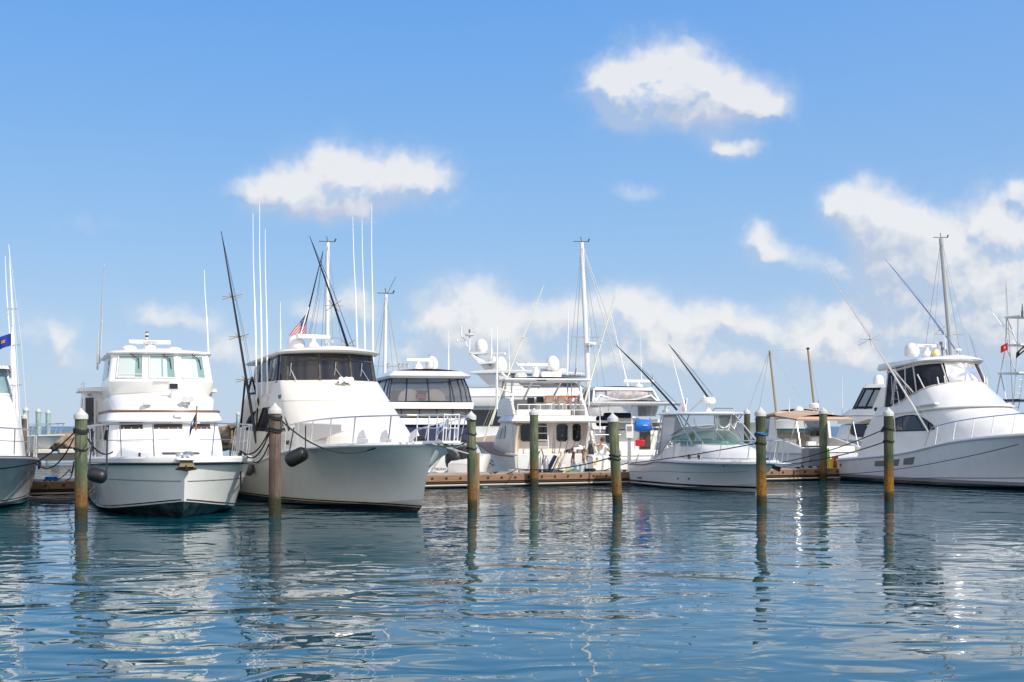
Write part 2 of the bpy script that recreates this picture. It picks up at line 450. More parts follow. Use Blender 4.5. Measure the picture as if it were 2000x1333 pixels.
def lerp(a, b, t): return a + (b - a) * t
def interp(pts, x):
    if x <= pts[0][0]: return pts[0][1]
    for (a, b), (c, d) in zip(pts, pts[1:]):
        if x <= c:
            t = (x - a) / (c - a); t = t
            return b + (d - b) * t
    return pts[-1][1]
def smooth_interp(pts, x):
    """monotone-ish cubic through points"""
    n = len(pts)
    if x <= pts[0][0]: return pts[0][1]
    if x >= pts[-1][0]: return pts[-1][1]
    for i in range(n - 1):
        if x <= pts[i + 1][0]:
            x0, y0 = pts[i]; x1, y1 = pts[i + 1]; h = x1 - x0
            m0 = (y1 - pts[i - 1][1]) / (x1 - pts[i - 1][0]) if i > 0 else (y1 - y0) / h
            m1 = (pts[i + 2][1] - y0) / (pts[i + 2][0] - x0) if i + 2 < n else (y1 - y0) / h
            t = (x - x0) / h
            return (2*t**3-3*t*t+1)*y0 + (t**3-2*t*t+t)*h*m0 + (-2*t**3+3*t*t)*y1 + (t**3-t*t)*h*m1

class Hull:
    """lofted planing hull. sheer/beam/chine given as (t, value) with t 0 stern .. 1 stem"""
    def __init__(s, L, over, sheer, beam, chz, chb, flare=1.7, draft=-0.6, stempow=1.25, aftrake=0.0):
        s.L, s.over, s.sheer, s.beam, s.chz, s.chb, s.flare, s.draft, s.sp, s.ar = L, over, sheer, beam, chz, chb, flare, draft, stempow, aftrake
        s.zs1 = sheer[-1][1]
    def xstem(s, z):
        if z >= 0: return s.over * (z / s.zs1) ** s.sp
        return z * 1.6
    def pt(s, t, w):
        """w: -1 keel, 0 chine, 1 sheer (starboard, y negative)"""
        zc = smooth_interp(s.chz, t); zs = smooth_interp(s.sheer, t)
        bs = smooth_interp(s.beam, t) if t < 1 else 0; bc = smooth_interp(s.chb, t) if t < 1 else 0
        if w >= 0:
            p = 1.0 + (s.flare - 1.0) * min(1, max(0, (t - 0.25) / 0.6))
            z = lerp(zc, zs, w); y = bc + (bs - bc) * w ** p
        else:
            k = -w; zk = lerp(zc, s.draft, k) if t < 0.9 else lerp(zc, lerp(s.draft, zc - 0.25, (t - .9) / .1), k)
            z = zk; y = bc * (1 - k)
        x = -s.L + s.ar * (z - zs) + t * (s.xstem(z) + s.L - s.ar * (z - zs))
        return Vector((x, -max(y, 0.0), z))
    def ts(s, n=40):
        return [1 - (1 - i / n) ** 1.35 for i in range(n + 1)]
    def sheer_pt(s, t, side=-1, out=0.0, up=0.0):
        p = s.pt(t, 1); return Vector((p.x, side * (abs(p.y) + out) if t < 1 else 0, p.z + up))
    def t_at_x(s, x):
        a, b = 0.0, 1.0
        for _ in range(40):
            m = (a + b) / 2
            if s.pt(m, 1).x < x: a = m
            else: b = m
        return (a + b) / 2
    def build(s, parent, m_top, m_bot=None, m_deck=None, rub=None, rub_r=0.035, rub_dz=-0.06, deck_to=1.0, deck_z=0.0, nw=12, toe=None):
        T = s.ts()
        mb = MB()
        for side in (1, -1):
            rows = []
            for t in T:
                rows.append([Vector((q.x, q.y * side, q.z)) for q in (s.pt(t, i / nw) for i in range(nw + 1))])
            mb.grid(rows)
        # transom
        tr = [s.pt(0, i / nw) for i in range(nw + 1)]
        loop = [(q.x, q.y, q.z) for q in tr] + [(q.x, -q.y, q.z) for q in reversed(tr)]
        mb.add(loop, [tuple(range(len(loop)))])
        h = mb.build('hull', m_top, parent, ang=40)
        mb = MB()
        for side in (1, -1):
            mb.grid([[Vector((q.x, q.y * side, q.z)) for q in (s.pt(t, -1 + i / 4) for i in range(5))] for t in T])
        tr = [s.pt(0, -1 + i / 4) for i in range(5)]
        loop = [(q.x, q.y, q.z) for q in tr] + [(q.x, -q.y, q.z) for q in reversed(tr)]
        mb.add(loop, [tuple(range(len(loop)))])
        mb.build('hull_bottom', m_bot or m_top, parent, ang=40)
        rows = []
        for t in T:
            a = s.sheer_pt(t, -1); w = abs(a.y)
            rows.append([Vector((a.x, -w * k, a.z + deck_z + 0.05 * (1 - k * k) * w / 2)) for k in (1, .96, .6, .3, 0, -.3, -.6, -.96, -1)])
            rows[-1][0].z -= deck_z; rows[-1][-1].z -= deck_z
        MB().grid(rows).build('deck', m_deck or NONSKID, parent)
        if rub is not None:
            mb = MB()
            for side in (-1, 1):
                mb.tube([s.sheer_pt(t, side, 0.012, rub_dz) for t in T if t < 1] + [s.sheer_pt(1, side, 0, rub_dz) + Vector((0.02, 0, 0))], rub_r, 6)
            mb.build('rub_rail', rub, parent)
        if toe is not None:
            mb = MB()
            for side in (-1, 1):
                mb.tube([s.sheer_pt(t, side, -0.05, 0.03) for t in T if t < .995] + [Vector((s.sheer_pt(1).x - .03, 0, s.zs1 + .03))], toe[1], 6)
            mb.build('toe_rail', toe[0], parent)
        return h

class House:
    """stacked plan outlines lofted upward. each level: dict z (or (z front, z aft)), xf, xc, w, xa, wa, cr"""
    NS, NC, NF = 8, 5, 12
    def __init__(s, levels):
        s.lv = levels; s.out = [s.outline(l) for l in levels]; s.n = len(levels)
    def outline(s, l):
        xf, xc, w, xa = l['xf'], l['xc'], l['w'], l['xa']; wa = l.get('wa', w); cr = l.get('cr', 0.15)
        pw = l.get('pw', 2.0)
        z = l['z']
        def zz(x):
            if isinstance(z, tuple): return lerp(z[0], z[1], (xf - x) / (xf - xa))
            return z
        pts = []
        d = Vector((xc - xa, -(w - wa))).normalized()
        s1 = Vector((xc, -w)) - d * cr
        for i in range(s.NS):
            p = Vector((xa, -wa)).lerp(s1, i / s.NS); pts.append(p)
        fy = w - cr
        f1 = Vector((xc + (xf - xc) * (1 - (fy / w) ** pw), -fy)); c = Vector((xc, -w))
        for i in range(s.NC):
            t = i / s.NC; pts.append(s1 * (1 - t) ** 2 + c * 2 * t * (1 - t) + f1 * t * t)
        for i in range(s.NF + 1):
            y = -fy + 2 * fy * i / s.NF; pts.append(Vector((xc + (xf - xc) * (1 - (abs(y) / w) ** pw), y)))
        full = pts + [Vector((p.x, -p.y)) for p in reversed(pts[:s.NS + s.NC])]
        return [Vector((p.x, p.y, zz(p.x))) for p in full]
    def idx(s, u):
        """u: 0-1 starboard side aft to forward, 1-2 corner, 2-3 front to port, 3-4 corner, 4-5 port side forward to aft"""
        a = [s.NS, s.NC, s.NF, s.NC, s.NS]; k = min(int(u), 4); return sum(a[:k]) + (u - k) * a[k]
    def S(s, u, v):
        i = s.idx(u); n = len(s.out[0]) - 1; i = max(0.0, min(i, n - 1e-6)); a = int(i); f = i - a
        v = max(0.0, min(v, s.n - 1 - 1e-6)); b = int(v); g = v - b
        lo = s.out[b][a].lerp(s.out[b][a + 1], f); hi = s.out[b + 1][a].lerp(s.out[b + 1][a + 1], f)
        return lo.lerp(hi, g)
    def N(s, u, v):
        e = 0.02
        du = s.S(min(u + e, 5), v) - s.S(max(u - e, 0), v); dv = s.S(u, min(v + e, s.n - 1)) - s.S(u, max(v - e, 0))
        n = du.cross(dv)
        return n.normalized() if n.length > 1e-9 else Vector((0, 0, 1))
    def shell(s, name, m, parent, cap=True, floor=False, aft=True, camber=0.06, ang=32, label=None, bevel=0):
        mb = MB(); mb.grid(s.out)
        n = len(s.out[0])
        def capring(ring, up):
            rows = []
            for i in range((n + 1) // 2):
                a, b = ring[i], ring[n - 1 - i]
                w = abs(a.y - b.y) / 2
                rows.append([a.lerp(b, q) + Vector((0, 0, up * 4 * q * (1 - q) * min(1, w))) for q in (0, .15, .35, .5, .65, .85, 1)])
            mb.grid(rows)
        if cap: capring(s.out[-1], camber)
        if floor: capring(s.out[0], 0)
        if aft: mb.grid([[r[0], r[-1]] for r in s.out])
        return mb.build(name, m, parent, ang=ang, label=label, bevel=bevel)
    def patch(s, mb, u0, u1, v0, v1, off=0.015, th=0.03, nu=None, nv=4):
        if nu is None: nu = max(2, int(abs(u1 - u0) * 10))
        rows = []; nr = []
        for j in range(nv + 1):
            v = lerp(v0, v1, j / nv)
            us = [lerp(u0, u1, i / nu) for i in range(nu + 1)]
            rows.append([s.S(u, v) + s.N(u, v) * off for u in us]); nr.append([s.N(u, v) for u in us])
        mb.slab(rows, nr, th); return mb
    def poly(s, mb, uv, off=0.015, th=0.03, sub=4):
        pts = []
        for a, b in zip(uv, uv[1:] + uv[:1]):
            for i in range(sub): pts.append((lerp(a[0], b[0], i / sub), lerp(a[1], b[1], i / sub)))
        cu = sum(p[0] for p in pts) / len(pts); cv = sum(p[1] for p in pts) / len(pts)
        rows = []; nr = []
        for k in (1.0, .66, .33, 0.02):
            r = [(cu + (p[0] - cu) * k, cv + (p[1] - cv) * k) for p in pts]
            rows.append([s.S(*q) + s.N(*q) * off for q in r]); nr.append([s.N(*q) for q in r])
        back = [p - q * th for p, q in zip(rows[0], nr[0])]
        mb.grid([back] + rows, close=True)
        k = len(mb.v) - len(pts); mb.f.append(tuple(k + i for i in range(len(pts))))
        return mb
    def line(s, u0, u1, v, off=0.02, n=None):
        n = n or max(3, int(abs(u1 - u0) * 12))
        return [s.S(lerp(u0, u1, i / n), v) + s.N(lerp(u0, u1, i / n), v) * off for i in range(n + 1)]
    def frame(s, mb, u0, u1, v0, v1, r=0.02, off=0.015):
        pts = s.line(u0, u1, v0, off) + [s.S(u1, lerp(v0, v1, i / 4)) + s.N(u1, lerp(v0, v1, i / 4)) * off for i in range(1, 4)]
        pts += s.line(u1, u0, v1, off) + [s.S(u0, lerp(v1, v0, i / 4)) + s.N(u0, lerp(v1, v0, i / 4)) * off for i in range(1, 4)]
        mb.tube(pts + pts[:1], r, 6); return mb

# ------------------------------------------------------------------ boat fittings
def antenna(b, base, top, r=0.018, m=None, name='antenna'):
    base, top = Vector(base), Vector(top)
    mid = base.lerp(top, 0.45)
    bend = Vector((-.006, .008, 0)) * (top - base).length
    return MB().tube([base, mid, mid + (top - base) * 0.002, base.lerp(top, .75) - bend * .6, top], [r * 1.25, r * 1.1, r * .8, r * .6, r * .35], 6).build(name, m or ALU, b.e)
def open_radar(b, p, L, yaw=0.0, txt=None, h=0.35, tcol=None, name='radar_scanner'):
    p = Vector(p)
    base = MB().lathe([(.20, 0), (.22, .05), (.2, .16), (.13, h - .14), (.09, h - .1), (.08, h)], p, 18).build('radar_pedestal', WHITE, b.e)
    rot = Matrix.Rotation(yaw, 3, 'Z')
    o = MB().box(p + Vector((0, 0, h + .075)), (.15, L, .15), rot).build(name, WHITE, base, bevel=.035)
    if txt:
        for sgn in (1,):
            text_obj(txt, .12, tcol or GREY, o, p + rot @ Vector((.079, 0, h + .07)), (R(90), 0, R(90) + yaw))
    return o
def dome(b, p, r, h, name='satellite_dome', m=None, flatb=0.25):
    prof = [(r * .8, 0), (r * .82, h * .06), (r * .97, h * .12), (r, h * flatb)]
    hh = h * (1 - max(.45, flatb)); z0 = h - hh
    prof += [(r, z0)] + [(r * math.cos(a), z0 + hh * math.sin(a)) for a in (R(15), R(30), R(45), R(60), R(75), R(88))]
    return MB().lathe(prof, p, 24).build(name, m or WHITE, b.e, ang=50)
def outrigger(b, base, top, m, r=0.035, cross=(0.3, 0.5), cr=0.5, braces=(), name='outrigger', cm=None):
    base, top = Vector(base), Vector(top); d = top - base
    sagv = Vector((0, 0, -.012)) * d.length
    mb = MB().tube([base, base + d * .2 - sagv * .7, base + d * .4 - sagv, base + d * .6 - sagv * .9, base + d * .8 - sagv * .5, top], [r, r * .92, r * .82, r * .68, r * .5, r * .25], 8)
    for off in (Vector((.35, .1, 0)), Vector((-.1, .3, 0))): mb.tube([base + d * .05 + off, base + d * .5 + off * .8, top], .006, 4)
    for q in braces: mb.tube([q[0], q[1]], r * .75, 6)
    o = mb.build(name, m, b.e)
    a = d.normalized().cross(Vector((0, 0, 1))).normalized(); c = d.normalized().cross(a)
    if cross:
        for k in cross:
            mb = MB(); p = base + d * k
            for w in (a + c, a - c, a): mb.tube([p - w.normalized() * cr * .5, p + w.normalized() * cr * .5], .012, 5)
            mb.build('spreader', cm or BRASS, o)
    return o
def rail(b, path, posts, r=0.016, mid=None, m=None, name='bow_rail'):
    """path: top rail points; posts: (foot, head) pairs"""
    mb = MB().tube(path, r, 7)
    for (f, h) in posts: mb.tube([f, h], r * .85, 6)
    if mid: mb.tube(mid, r * .6, 6)
    return mb.build(name, m or STEEL, b.e)
def hull_rail(b, h, x0, x1, ht=0.62, n=5, inset=0.08, lean=0.12, side_both=True, r=0.016, mid=True, end_drop=True, pulpit=None, lean_x=0.0, m=None):
    """bow rail on both sides following the sheer from x0 (aft) to x1 (bow), joined round the bow"""
    t0, t1 = h.t_at_x(x0), h.t_at_x(x1)
    tt = [lerp(t0, t1, i / 24) for i in range(25)]
    def foot(t, sd): return h.sheer_pt(t, sd, -inset, .03)
    def head(t, sd, k=1.0):
        p = foot(t, sd); hh = ht * k
        return p + Vector((lean_x * k, 0 if abs(p.y) < .05 else -sd * 0 + sd * lean * k, hh))
    sides = []
    mb = MB()
    for sd in (-1, 1):
        pts = [head(t, sd) for t in tt]
        if end_drop: pts = [foot(tt[0], sd) + Vector((-.35, 0, 0)), pts[0] + Vector((-.12, 0, -.1))] + pts
        if mid: mb.tube([head(t, sd, .52) for t in tt], r * .6, 6)
        for i in range(n):
            t = lerp(t0, t1, (i + .3) / (n - .4)); mb.tube([foot(t, sd), head(t, sd)], r * .85, 6)
        sides.append(pts)
    if pulpit:
        arc = [Vector(q) for q in pulpit]
        full = sides[0] + arc + list(reversed(sides[1]))
    else: full = sides[0] + list(reversed(sides[1]))
    mb.tube(full, r, 7)
    return mb.build('bow_rail', m or STEEL, b.e)
def flag_mesh(p0, w, h, dirv, droop, waves=2.0, nu=14, nv=8):
    """hoist at p0 downward; flies along dirv"""
    p0 = Vector(p0); d = Vector(dirv).normalized(); s = d.cross(Vector((0, 0, 1))).normalized()
    rows = []
    for j in range(nv + 1):
        row = []
        for i in range(nu + 1):
            u = i / nu; v = j / nv
            row.append(p0 + d * (u * w * (1 - .25 * droop)) + Vector((0, 0, -v * h - droop * u * u * w * .8)) + s * (math.sin(u * waves * 6.28 + v * 1.5) * .07 * w * u ** .5))
        rows.append(row)
    return rows
# ------------------------------------------------------------------ motor yacht at the left
def motor_yacht():
    b = Boat('motor_yacht', *WL(358, 1013), 18.5, 'white motor yacht with three pale front windows, brown stripe and black bottom, bow toward us', 'boat', 'boats berthed in the marina')
    e = b.e
    h = Hull(15.5, .55, [(0, 1.25), (.4, 1.42), (.7, 1.55), (1, 1.64)], [(0, 2.2), (.4, 2.34), (.7, 2.36), (.82, 2.18), (.9, 1.68), (.96, .92), (1, 0)],
             [(0, .04), (.55, .06), (.78, .14), (.9, .28), (1, .47)], [(0, 2.05), (.6, 2.02), (.78, 1.82), (.88, 1.34), (.95, .66), (1, 0)], flare=1.2, draft=-.7, stempow=1.0)
    hm = band_mat('motor_yacht_paint', [], (.82, .81, .775))
    bot = mat('black_antifouling', (.012, .014, .016), .35, var=.6, vscale=3, col2=(.06, .10, .11))
    h.build(e, hm, bot, WHITE, rub=BLACK, rub_r=.035, rub_dz=-.15)
    # boot stripe, spray strake and white bulwark cap
    mb = MB(); mb2 = MB(); mb3 = MB()
    for sd in (-1, 1):
        T = [i / 60 for i in range(12, 60)] + [.995]
        def wz(t, z):
            zc = smooth_interp(h.chz, t); zs = smooth_interp(h.sheer, t); return (z - zc) / (zs - zc)
        def q(t, w, out):
            p = h.pt(t, w); return Vector((p.x, sd * (abs(p.y) + out), p.z))
        mb.tube([q(t, .045, .004) for t in T], .018, 6)
        mb2.tube([q(t, wz(t, 1.02), .004) for t in T], .014, 6)
        mb3.grid([[h.sheer_pt(t, sd, o, u) for (o, u) in ((.01, -.11), (.015, .0), (-.03, .05), (-.14, .05), (-.16, -.05))] for t in T])
    parts(mb, 'boot_stripe', BLACK, e); parts(mb2, 'spray_strake', GREY, e); parts(mb3, 'bulwark_cap', WHITE, e)
    # deck house tiers
    fd = House([dict(z=1.5, xf=-2.2, xc=-4.2, w=1.5, xa=-6, cr=.5), dict(z=1.72, xf=-2.5, xc=-4.4, w=1.42, xa=-6, cr=.5), dict(z=1.86, xf=-4.0, xc=-4.8, w=1.35, xa=-6, cr=.3)])
    fd.shell('trunk_cabin', WHITE, e)
    lo = House([dict(z=1.4, xf=-4.55, xc=-5.2, w=1.74, xa=-12.3, wa=1.74, cr=.2), dict(z=2.0, xf=-4.75, xc=-5.4, w=1.71, xa=-12.3, cr=.2), dict(z=2.66, xf=-5.35, xc=-5.9, w=1.63, xa=-12.3, cr=.2)])
    lo.shell('lower_house', WHITE, e)
    pnl = lo.patch(MB(), 2.02, 2.98, 1.06, 1.92, .03, .05).build('windscreen_cover', MATTE, e)
    mb = MB()
    for a, c in ((2.03, 2.26), (2.37, 2.66), (2.76, 2.96)): lo.patch(mb, a, c, 1.60, 1.90, .045, .05)
    parts(mb, 'vent_flap', mat('brown_flap', (.055, .04, .035), .6), e)
    st = MB()
    for a, c in ((2.03, 2.26), (2.37, 2.66), (2.76, 2.96)):
        for k in range(3): st.lathe([(.022, -.02), (.022, .02), (.001, .022)], lo.S(lerp(a, c, (k + .5) / 3), 1.66) + Vector((.05, 0, 0)), 8, Matrix.Rotation(R(90), 3, 'Y'))
    parts(st, 'snap', STEEL, pnl)
    mb = MB()
    for sd in (0, 4):
        for a, c in ((.12, .42), (.46, .72), (.76, .97)):
            u0, u1 = (a, c) if sd == 0 else (5 - a, 5 - c)
            lo.patch(mb, u0, u1, 1.1, 1.8, .02, .04)
    parts(mb, 'side_window', GLASS, e)
    tb = House([dict(z=2.63, xf=-4.98, xc=-5.65, w=1.74, xa=-12.4, cr=.25), dict(z=2.68, xf=-4.92, xc=-5.6, w=1.76, xa=-12.4, cr=.25), dict(z=3.0, xf=-5.2, xc=-5.95, w=1.67, xa=-12.4, cr=.3)])
    tb.shell('brow', WHITE, e, floor=True, camber=0)
    mb = MB(); mb.tube(tb.line(.02, 4.98, 1.86, .004, 60), .045, 8); mb.build('brow_stripe', BROWN, e)
    tc = House([dict(z=2.99, xf=-5.38, xc=-6.1, w=1.55, xa=-12.4, cr=.45), dict(z=3.32, xf=-5.62, xc=-6.35, w=1.62, xa=-12.4, cr=.45), dict(z=3.44, xf=-5.85, xc=-6.5, w=1.56, xa=-12.4, cr=.45), dict(z=3.5, xf=-6.3, xc=-6.9, w=1.4, xa=-12.4, cr=.4)])
    tc.shell('upper_house', WHITE, e, ang=60)
    fb = House([dict(z=3.42, xf=-7.0, xc=-7.45, w=1.52, xa=-12.2, cr=.1), dict(z=3.62, xf=-6.78, xc=-7.3, w=1.60, xa=-12.2, cr=.1), dict(z=3.92, xf=-6.66, xc=-7.2, w=1.64, xa=-12.2, cr=.1),
                dict(z=3.98, xf=-6.72, xc=-7.25, w=1.63, xa=-12.2, cr=.1), dict(z=4.83, xf=-7.0, xc=-7.5, w=1.52, xa=-12.2, cr=.1)])
    fb.shell('flybridge', WHITE, e, floor=True)
    for a, c in ((2.05, 2.30), (2.37, 2.63), (2.70, 2.95)):
        g = fb.patch(MB(), a, c, 3.06, 3.90, .012, .03).build('front_window', PALE, e)
        fr = MB(); fb.frame(fr, a, c, 3.06, 3.90, .022, .02); fr.build('window_frame', WHITE, g)
        # blind edge and wiper with its arm
        s1 = MB(); s1.tube([fb.S(lerp(a, c, .18), 3.97) + fb.N(a, 3.9) * .07, fb.S(lerp(a, c, .45), 3.98) + fb.N(a, 3.9) * .09, fb.S(lerp(a, c, .84), 3.72) + fb.N(a, 3.7) * .06], .014, 5)
        s1.tube([fb.S(lerp(a, c, .83), 3.80) + fb.N(a, 3.8) * .03, fb.S(lerp(a, c, .87), 3.40) + fb.N(a, 3.4) * .03], .013, 5)
        s1.build('wiper', BLACK, g)
        bl = MB(); fb.patch(bl, a + .01, lerp(a, c, .70), 3.08, 3.78, .016, .01); bl.build('window_blind', mat('window_blind', (.50, .58, .57), .12, coat=.5), g)
    mb = MB(); fb.frame(mb, 2.05, 2.30, 3.06, 3.18, .016, .02); mb.build('window_sash', WHITE, e)
    mb = MB()
    for a, c in ((.15, .38), (.42, .62), (.66, .8), (.84, .97)):
        fb.patch(mb, a, c, 3.1, 3.88, .02, .04); fb.patch(mb, 5 - a, 5 - c, 3.1, 3.88, .02, .04)
    parts(mb, 'flybridge_side_window', mat('tinted_glass', (.10, .13, .15), .05), e)
    rf = House([dict(z=4.79, xf=-6.9, xc=-7.5, w=1.60, xa=-12.6, cr=.25), dict(z=4.84, xf=-6.8, xc=-7.45, w=1.65, xa=-12.6, cr=.28), dict(z=4.90, xf=-6.9, xc=-7.5, w=1.60, xa=-12.6, cr=.3)])
    rf.shell('hardtop', WHITE, e, floor=True, camber=.09, ang=50)
    mb = MB(); mb.tube([fb.S(2.42, 2.3) + Vector((.06, 0, .0)), fb.S(2.58, 2.3) + Vector((.06, 0, 0))], .03, 8); mb.build('grab_handle', WHITE, e)
    # brow louvres, searchlight, horns
    mb = MB()
    for (y, z, x) in ((-.55, 3.2, -5.5), (.62, 3.2, -5.55), (.32, 2.82, -5.03)):
        mb.box((x + .03, y, z), (.14, .24, .11))
    parts(mb, 'vent_cowl', mat('cowl_white', (.62, .6, .57), .5), e, bevel=.02)
    sl = MB().lathe([(.11, -.2), (.11, .12), (.06, .16), (.06, .2)], (-5.75, .25, 3.42), 14).build('searchlight_post', WHITE, e)
    MB().box((-5.72, .25, 3.74), (.12, .32, .22)).build('searchlight', CREAM, sl, bevel=.02)
    MB().box((-5.655, .25, 3.74), (.01, .25, .16)).build('lamp_glass', GLASS, sl)
    mb = MB()
    for y in (.55, .75): mb.lathe([(.10, .0), (.085, .03), (.04, .12), (.03, .3)], (-5.35, y, 3.33), 14, Matrix.Rotation(R(-95), 3, 'Y'))
    parts(mb, 'horn', STEEL, e)
    # radar, domes, lights, aerials
    open_radar(b, (-8.3, -.28, 4.96), 1.35, R(2), 'GARMIN', .2)
    dome(b, (-7.9, -.95, 4.93), .24, .18, 'gps_dome'); dome(b, (-8.1, .5, 4.95), .22, .14, 'gps_dome')
    mb = MB().tube([(-9.2, -.3, 4.95), (-9.2, -.3, 5.32)], .02, 6); o = mb.build('light_mast', BLACK, e)
    mb = MB(); mb2 = MB()
    for k in range(2): mb.lathe([(.05, 0), (.05, .055)], (-9.2, -.3, 5.32 + .14 * k), 12); mb2.lathe([(.042, 0), (.042, .075)], (-9.2, -.3, 5.38 + .14 * k), 12)
    mb.lathe([(.05, 0), (.04, .04)], (-9.2, -.3, 5.60), 12)
    parts(mb, 'light_cap', BLACK, o); parts(mb2, 'navigation_light', mat('lens', (.8, .72, .5), .2), o)
    antenna(b, b.at(194, 710, y=-1.72), b.at(204, 517, y=-1.72), .03)
    antenna(b, b.at(190, 722, y=-1.78), b.at(192, 648, y=-1.78), .03, WHITE)
    antenna(b, (-7.7, 1.55, 4.75), b.at(399, 528, y=1.55), .022)
    # aft deck wing with door
    wg = House([dict(z=1.3, xf=-12.3, xc=-12.5, w=2.35, xa=-15.3, cr=.15), dict(z=3.72, xf=-12.3, xc=-12.5, w=2.22, xa=-15.3, cr=.15)])
    wg.shell('aft_enclosure', WHITE, e)
    r2 = House([dict(z=3.72, xf=-12.1, xc=-12.3, w=2.4, xa=-15.5, cr=.2), dict(z=3.84, xf=-12.1, xc=-12.3, w=2.38, xa=-15.5, cr=.2)])
    r2.shell('aft_roof', WHITE, e, floor=True)
    for sd in (-1, 1):
        d = MB().box((-12.33, sd * 2.02, 2.5), (.12, .40, 1.9)).build('side_door', WHITE, e)
        mb = MB().box((-12.26, sd * 2.02, 3.02), (.02, .28, .95)).box((-12.26, sd * 2.02, 2.02), (.02, .28, .8)); parts(mb, 'door_glass', GLASS, d)
        MB().box((-12.28, sd * 2.02, 3.6), (.04, .14, .08)).build('courtesy_lamp', GREY, e)
    mb = MB()
    for a, c in ((.1, .5), (.55, .93)): wg.patch(mb, a, c, .5, .9, .02, .04); wg.patch(mb, 5 - a, 5 - c, .5, .9, .02, .04)
    parts(mb, 'aft_window', GLASS, e)
    mb = MB()
    for sd in (-1, 1):
        mb.tube([(-12.6, sd * 2.2, 3.86), (-12.6, sd * 2.2, 4.05), (-15.2, sd * 2.2, 4.05), (-15.2, sd * 2.2, 3.86)], .018, 6)
    parts(mb, 'roof_rail', STEEL, e)
    # bow rail with outward leaning posts
    hull_rail(b, h, -7.2, .25, .92, 8, .1, .06, True, .02, True, True, [(.75, -.35, 2.58), (.85, 0, 2.58), (.75, .35, 2.58)], lean_x=.22)
    # foredeck : anchor platform, hatch, cleats
    an = MB().box((.52, 0, 1.62), (.7, .5, .06)).build('anchor_platform', WHITE, e, bevel=.02)
    mb = MB().box((.66, .02, 1.50), (.30, .42, .16), taper=.7).tube([(.5, 0, 1.58), (.9, 0, 1.38)], .035, 8).plate([(.74, -.28, 1.36), (.92, 0, 1.32), (.74, .28, 1.36), (.62, 0, 1.46)], .04)
    mb.build('anchor', mat('bronze_anchor', (.16, .13, .08), .35, .8), e)
    MB().box((-1.3, .05, 1.74), (.5, 1.0, .06)).build('deck_hatch', mat('hatch_brown', (.07, .05, .05), .4), e, bevel=.02)
    mb = MB()
    for (x, y) in ((-1.55, -1.05), (-1.9, 1.75), (-4.5, -2.15), (-4.5, 2.15)):
        mb.tube([(x - .14, y, 1.74), (x + .14, y, 1.74)], .03, 6).box((x, y, 1.68), (.1, .06, .1))
    parts(mb, 'cleat', BLACK, e)
    mb = MB().lathe([(.14, 0), (.17, .08), (.08, .16)], (.05, .12, 1.66), 14).lathe([(.1, 0), (.1, .12)], (.0, -.1, 1.66), 12)
    mb.build('windlass', STEEL, e)
    return b, h
B1, H1 = motor_yacht()

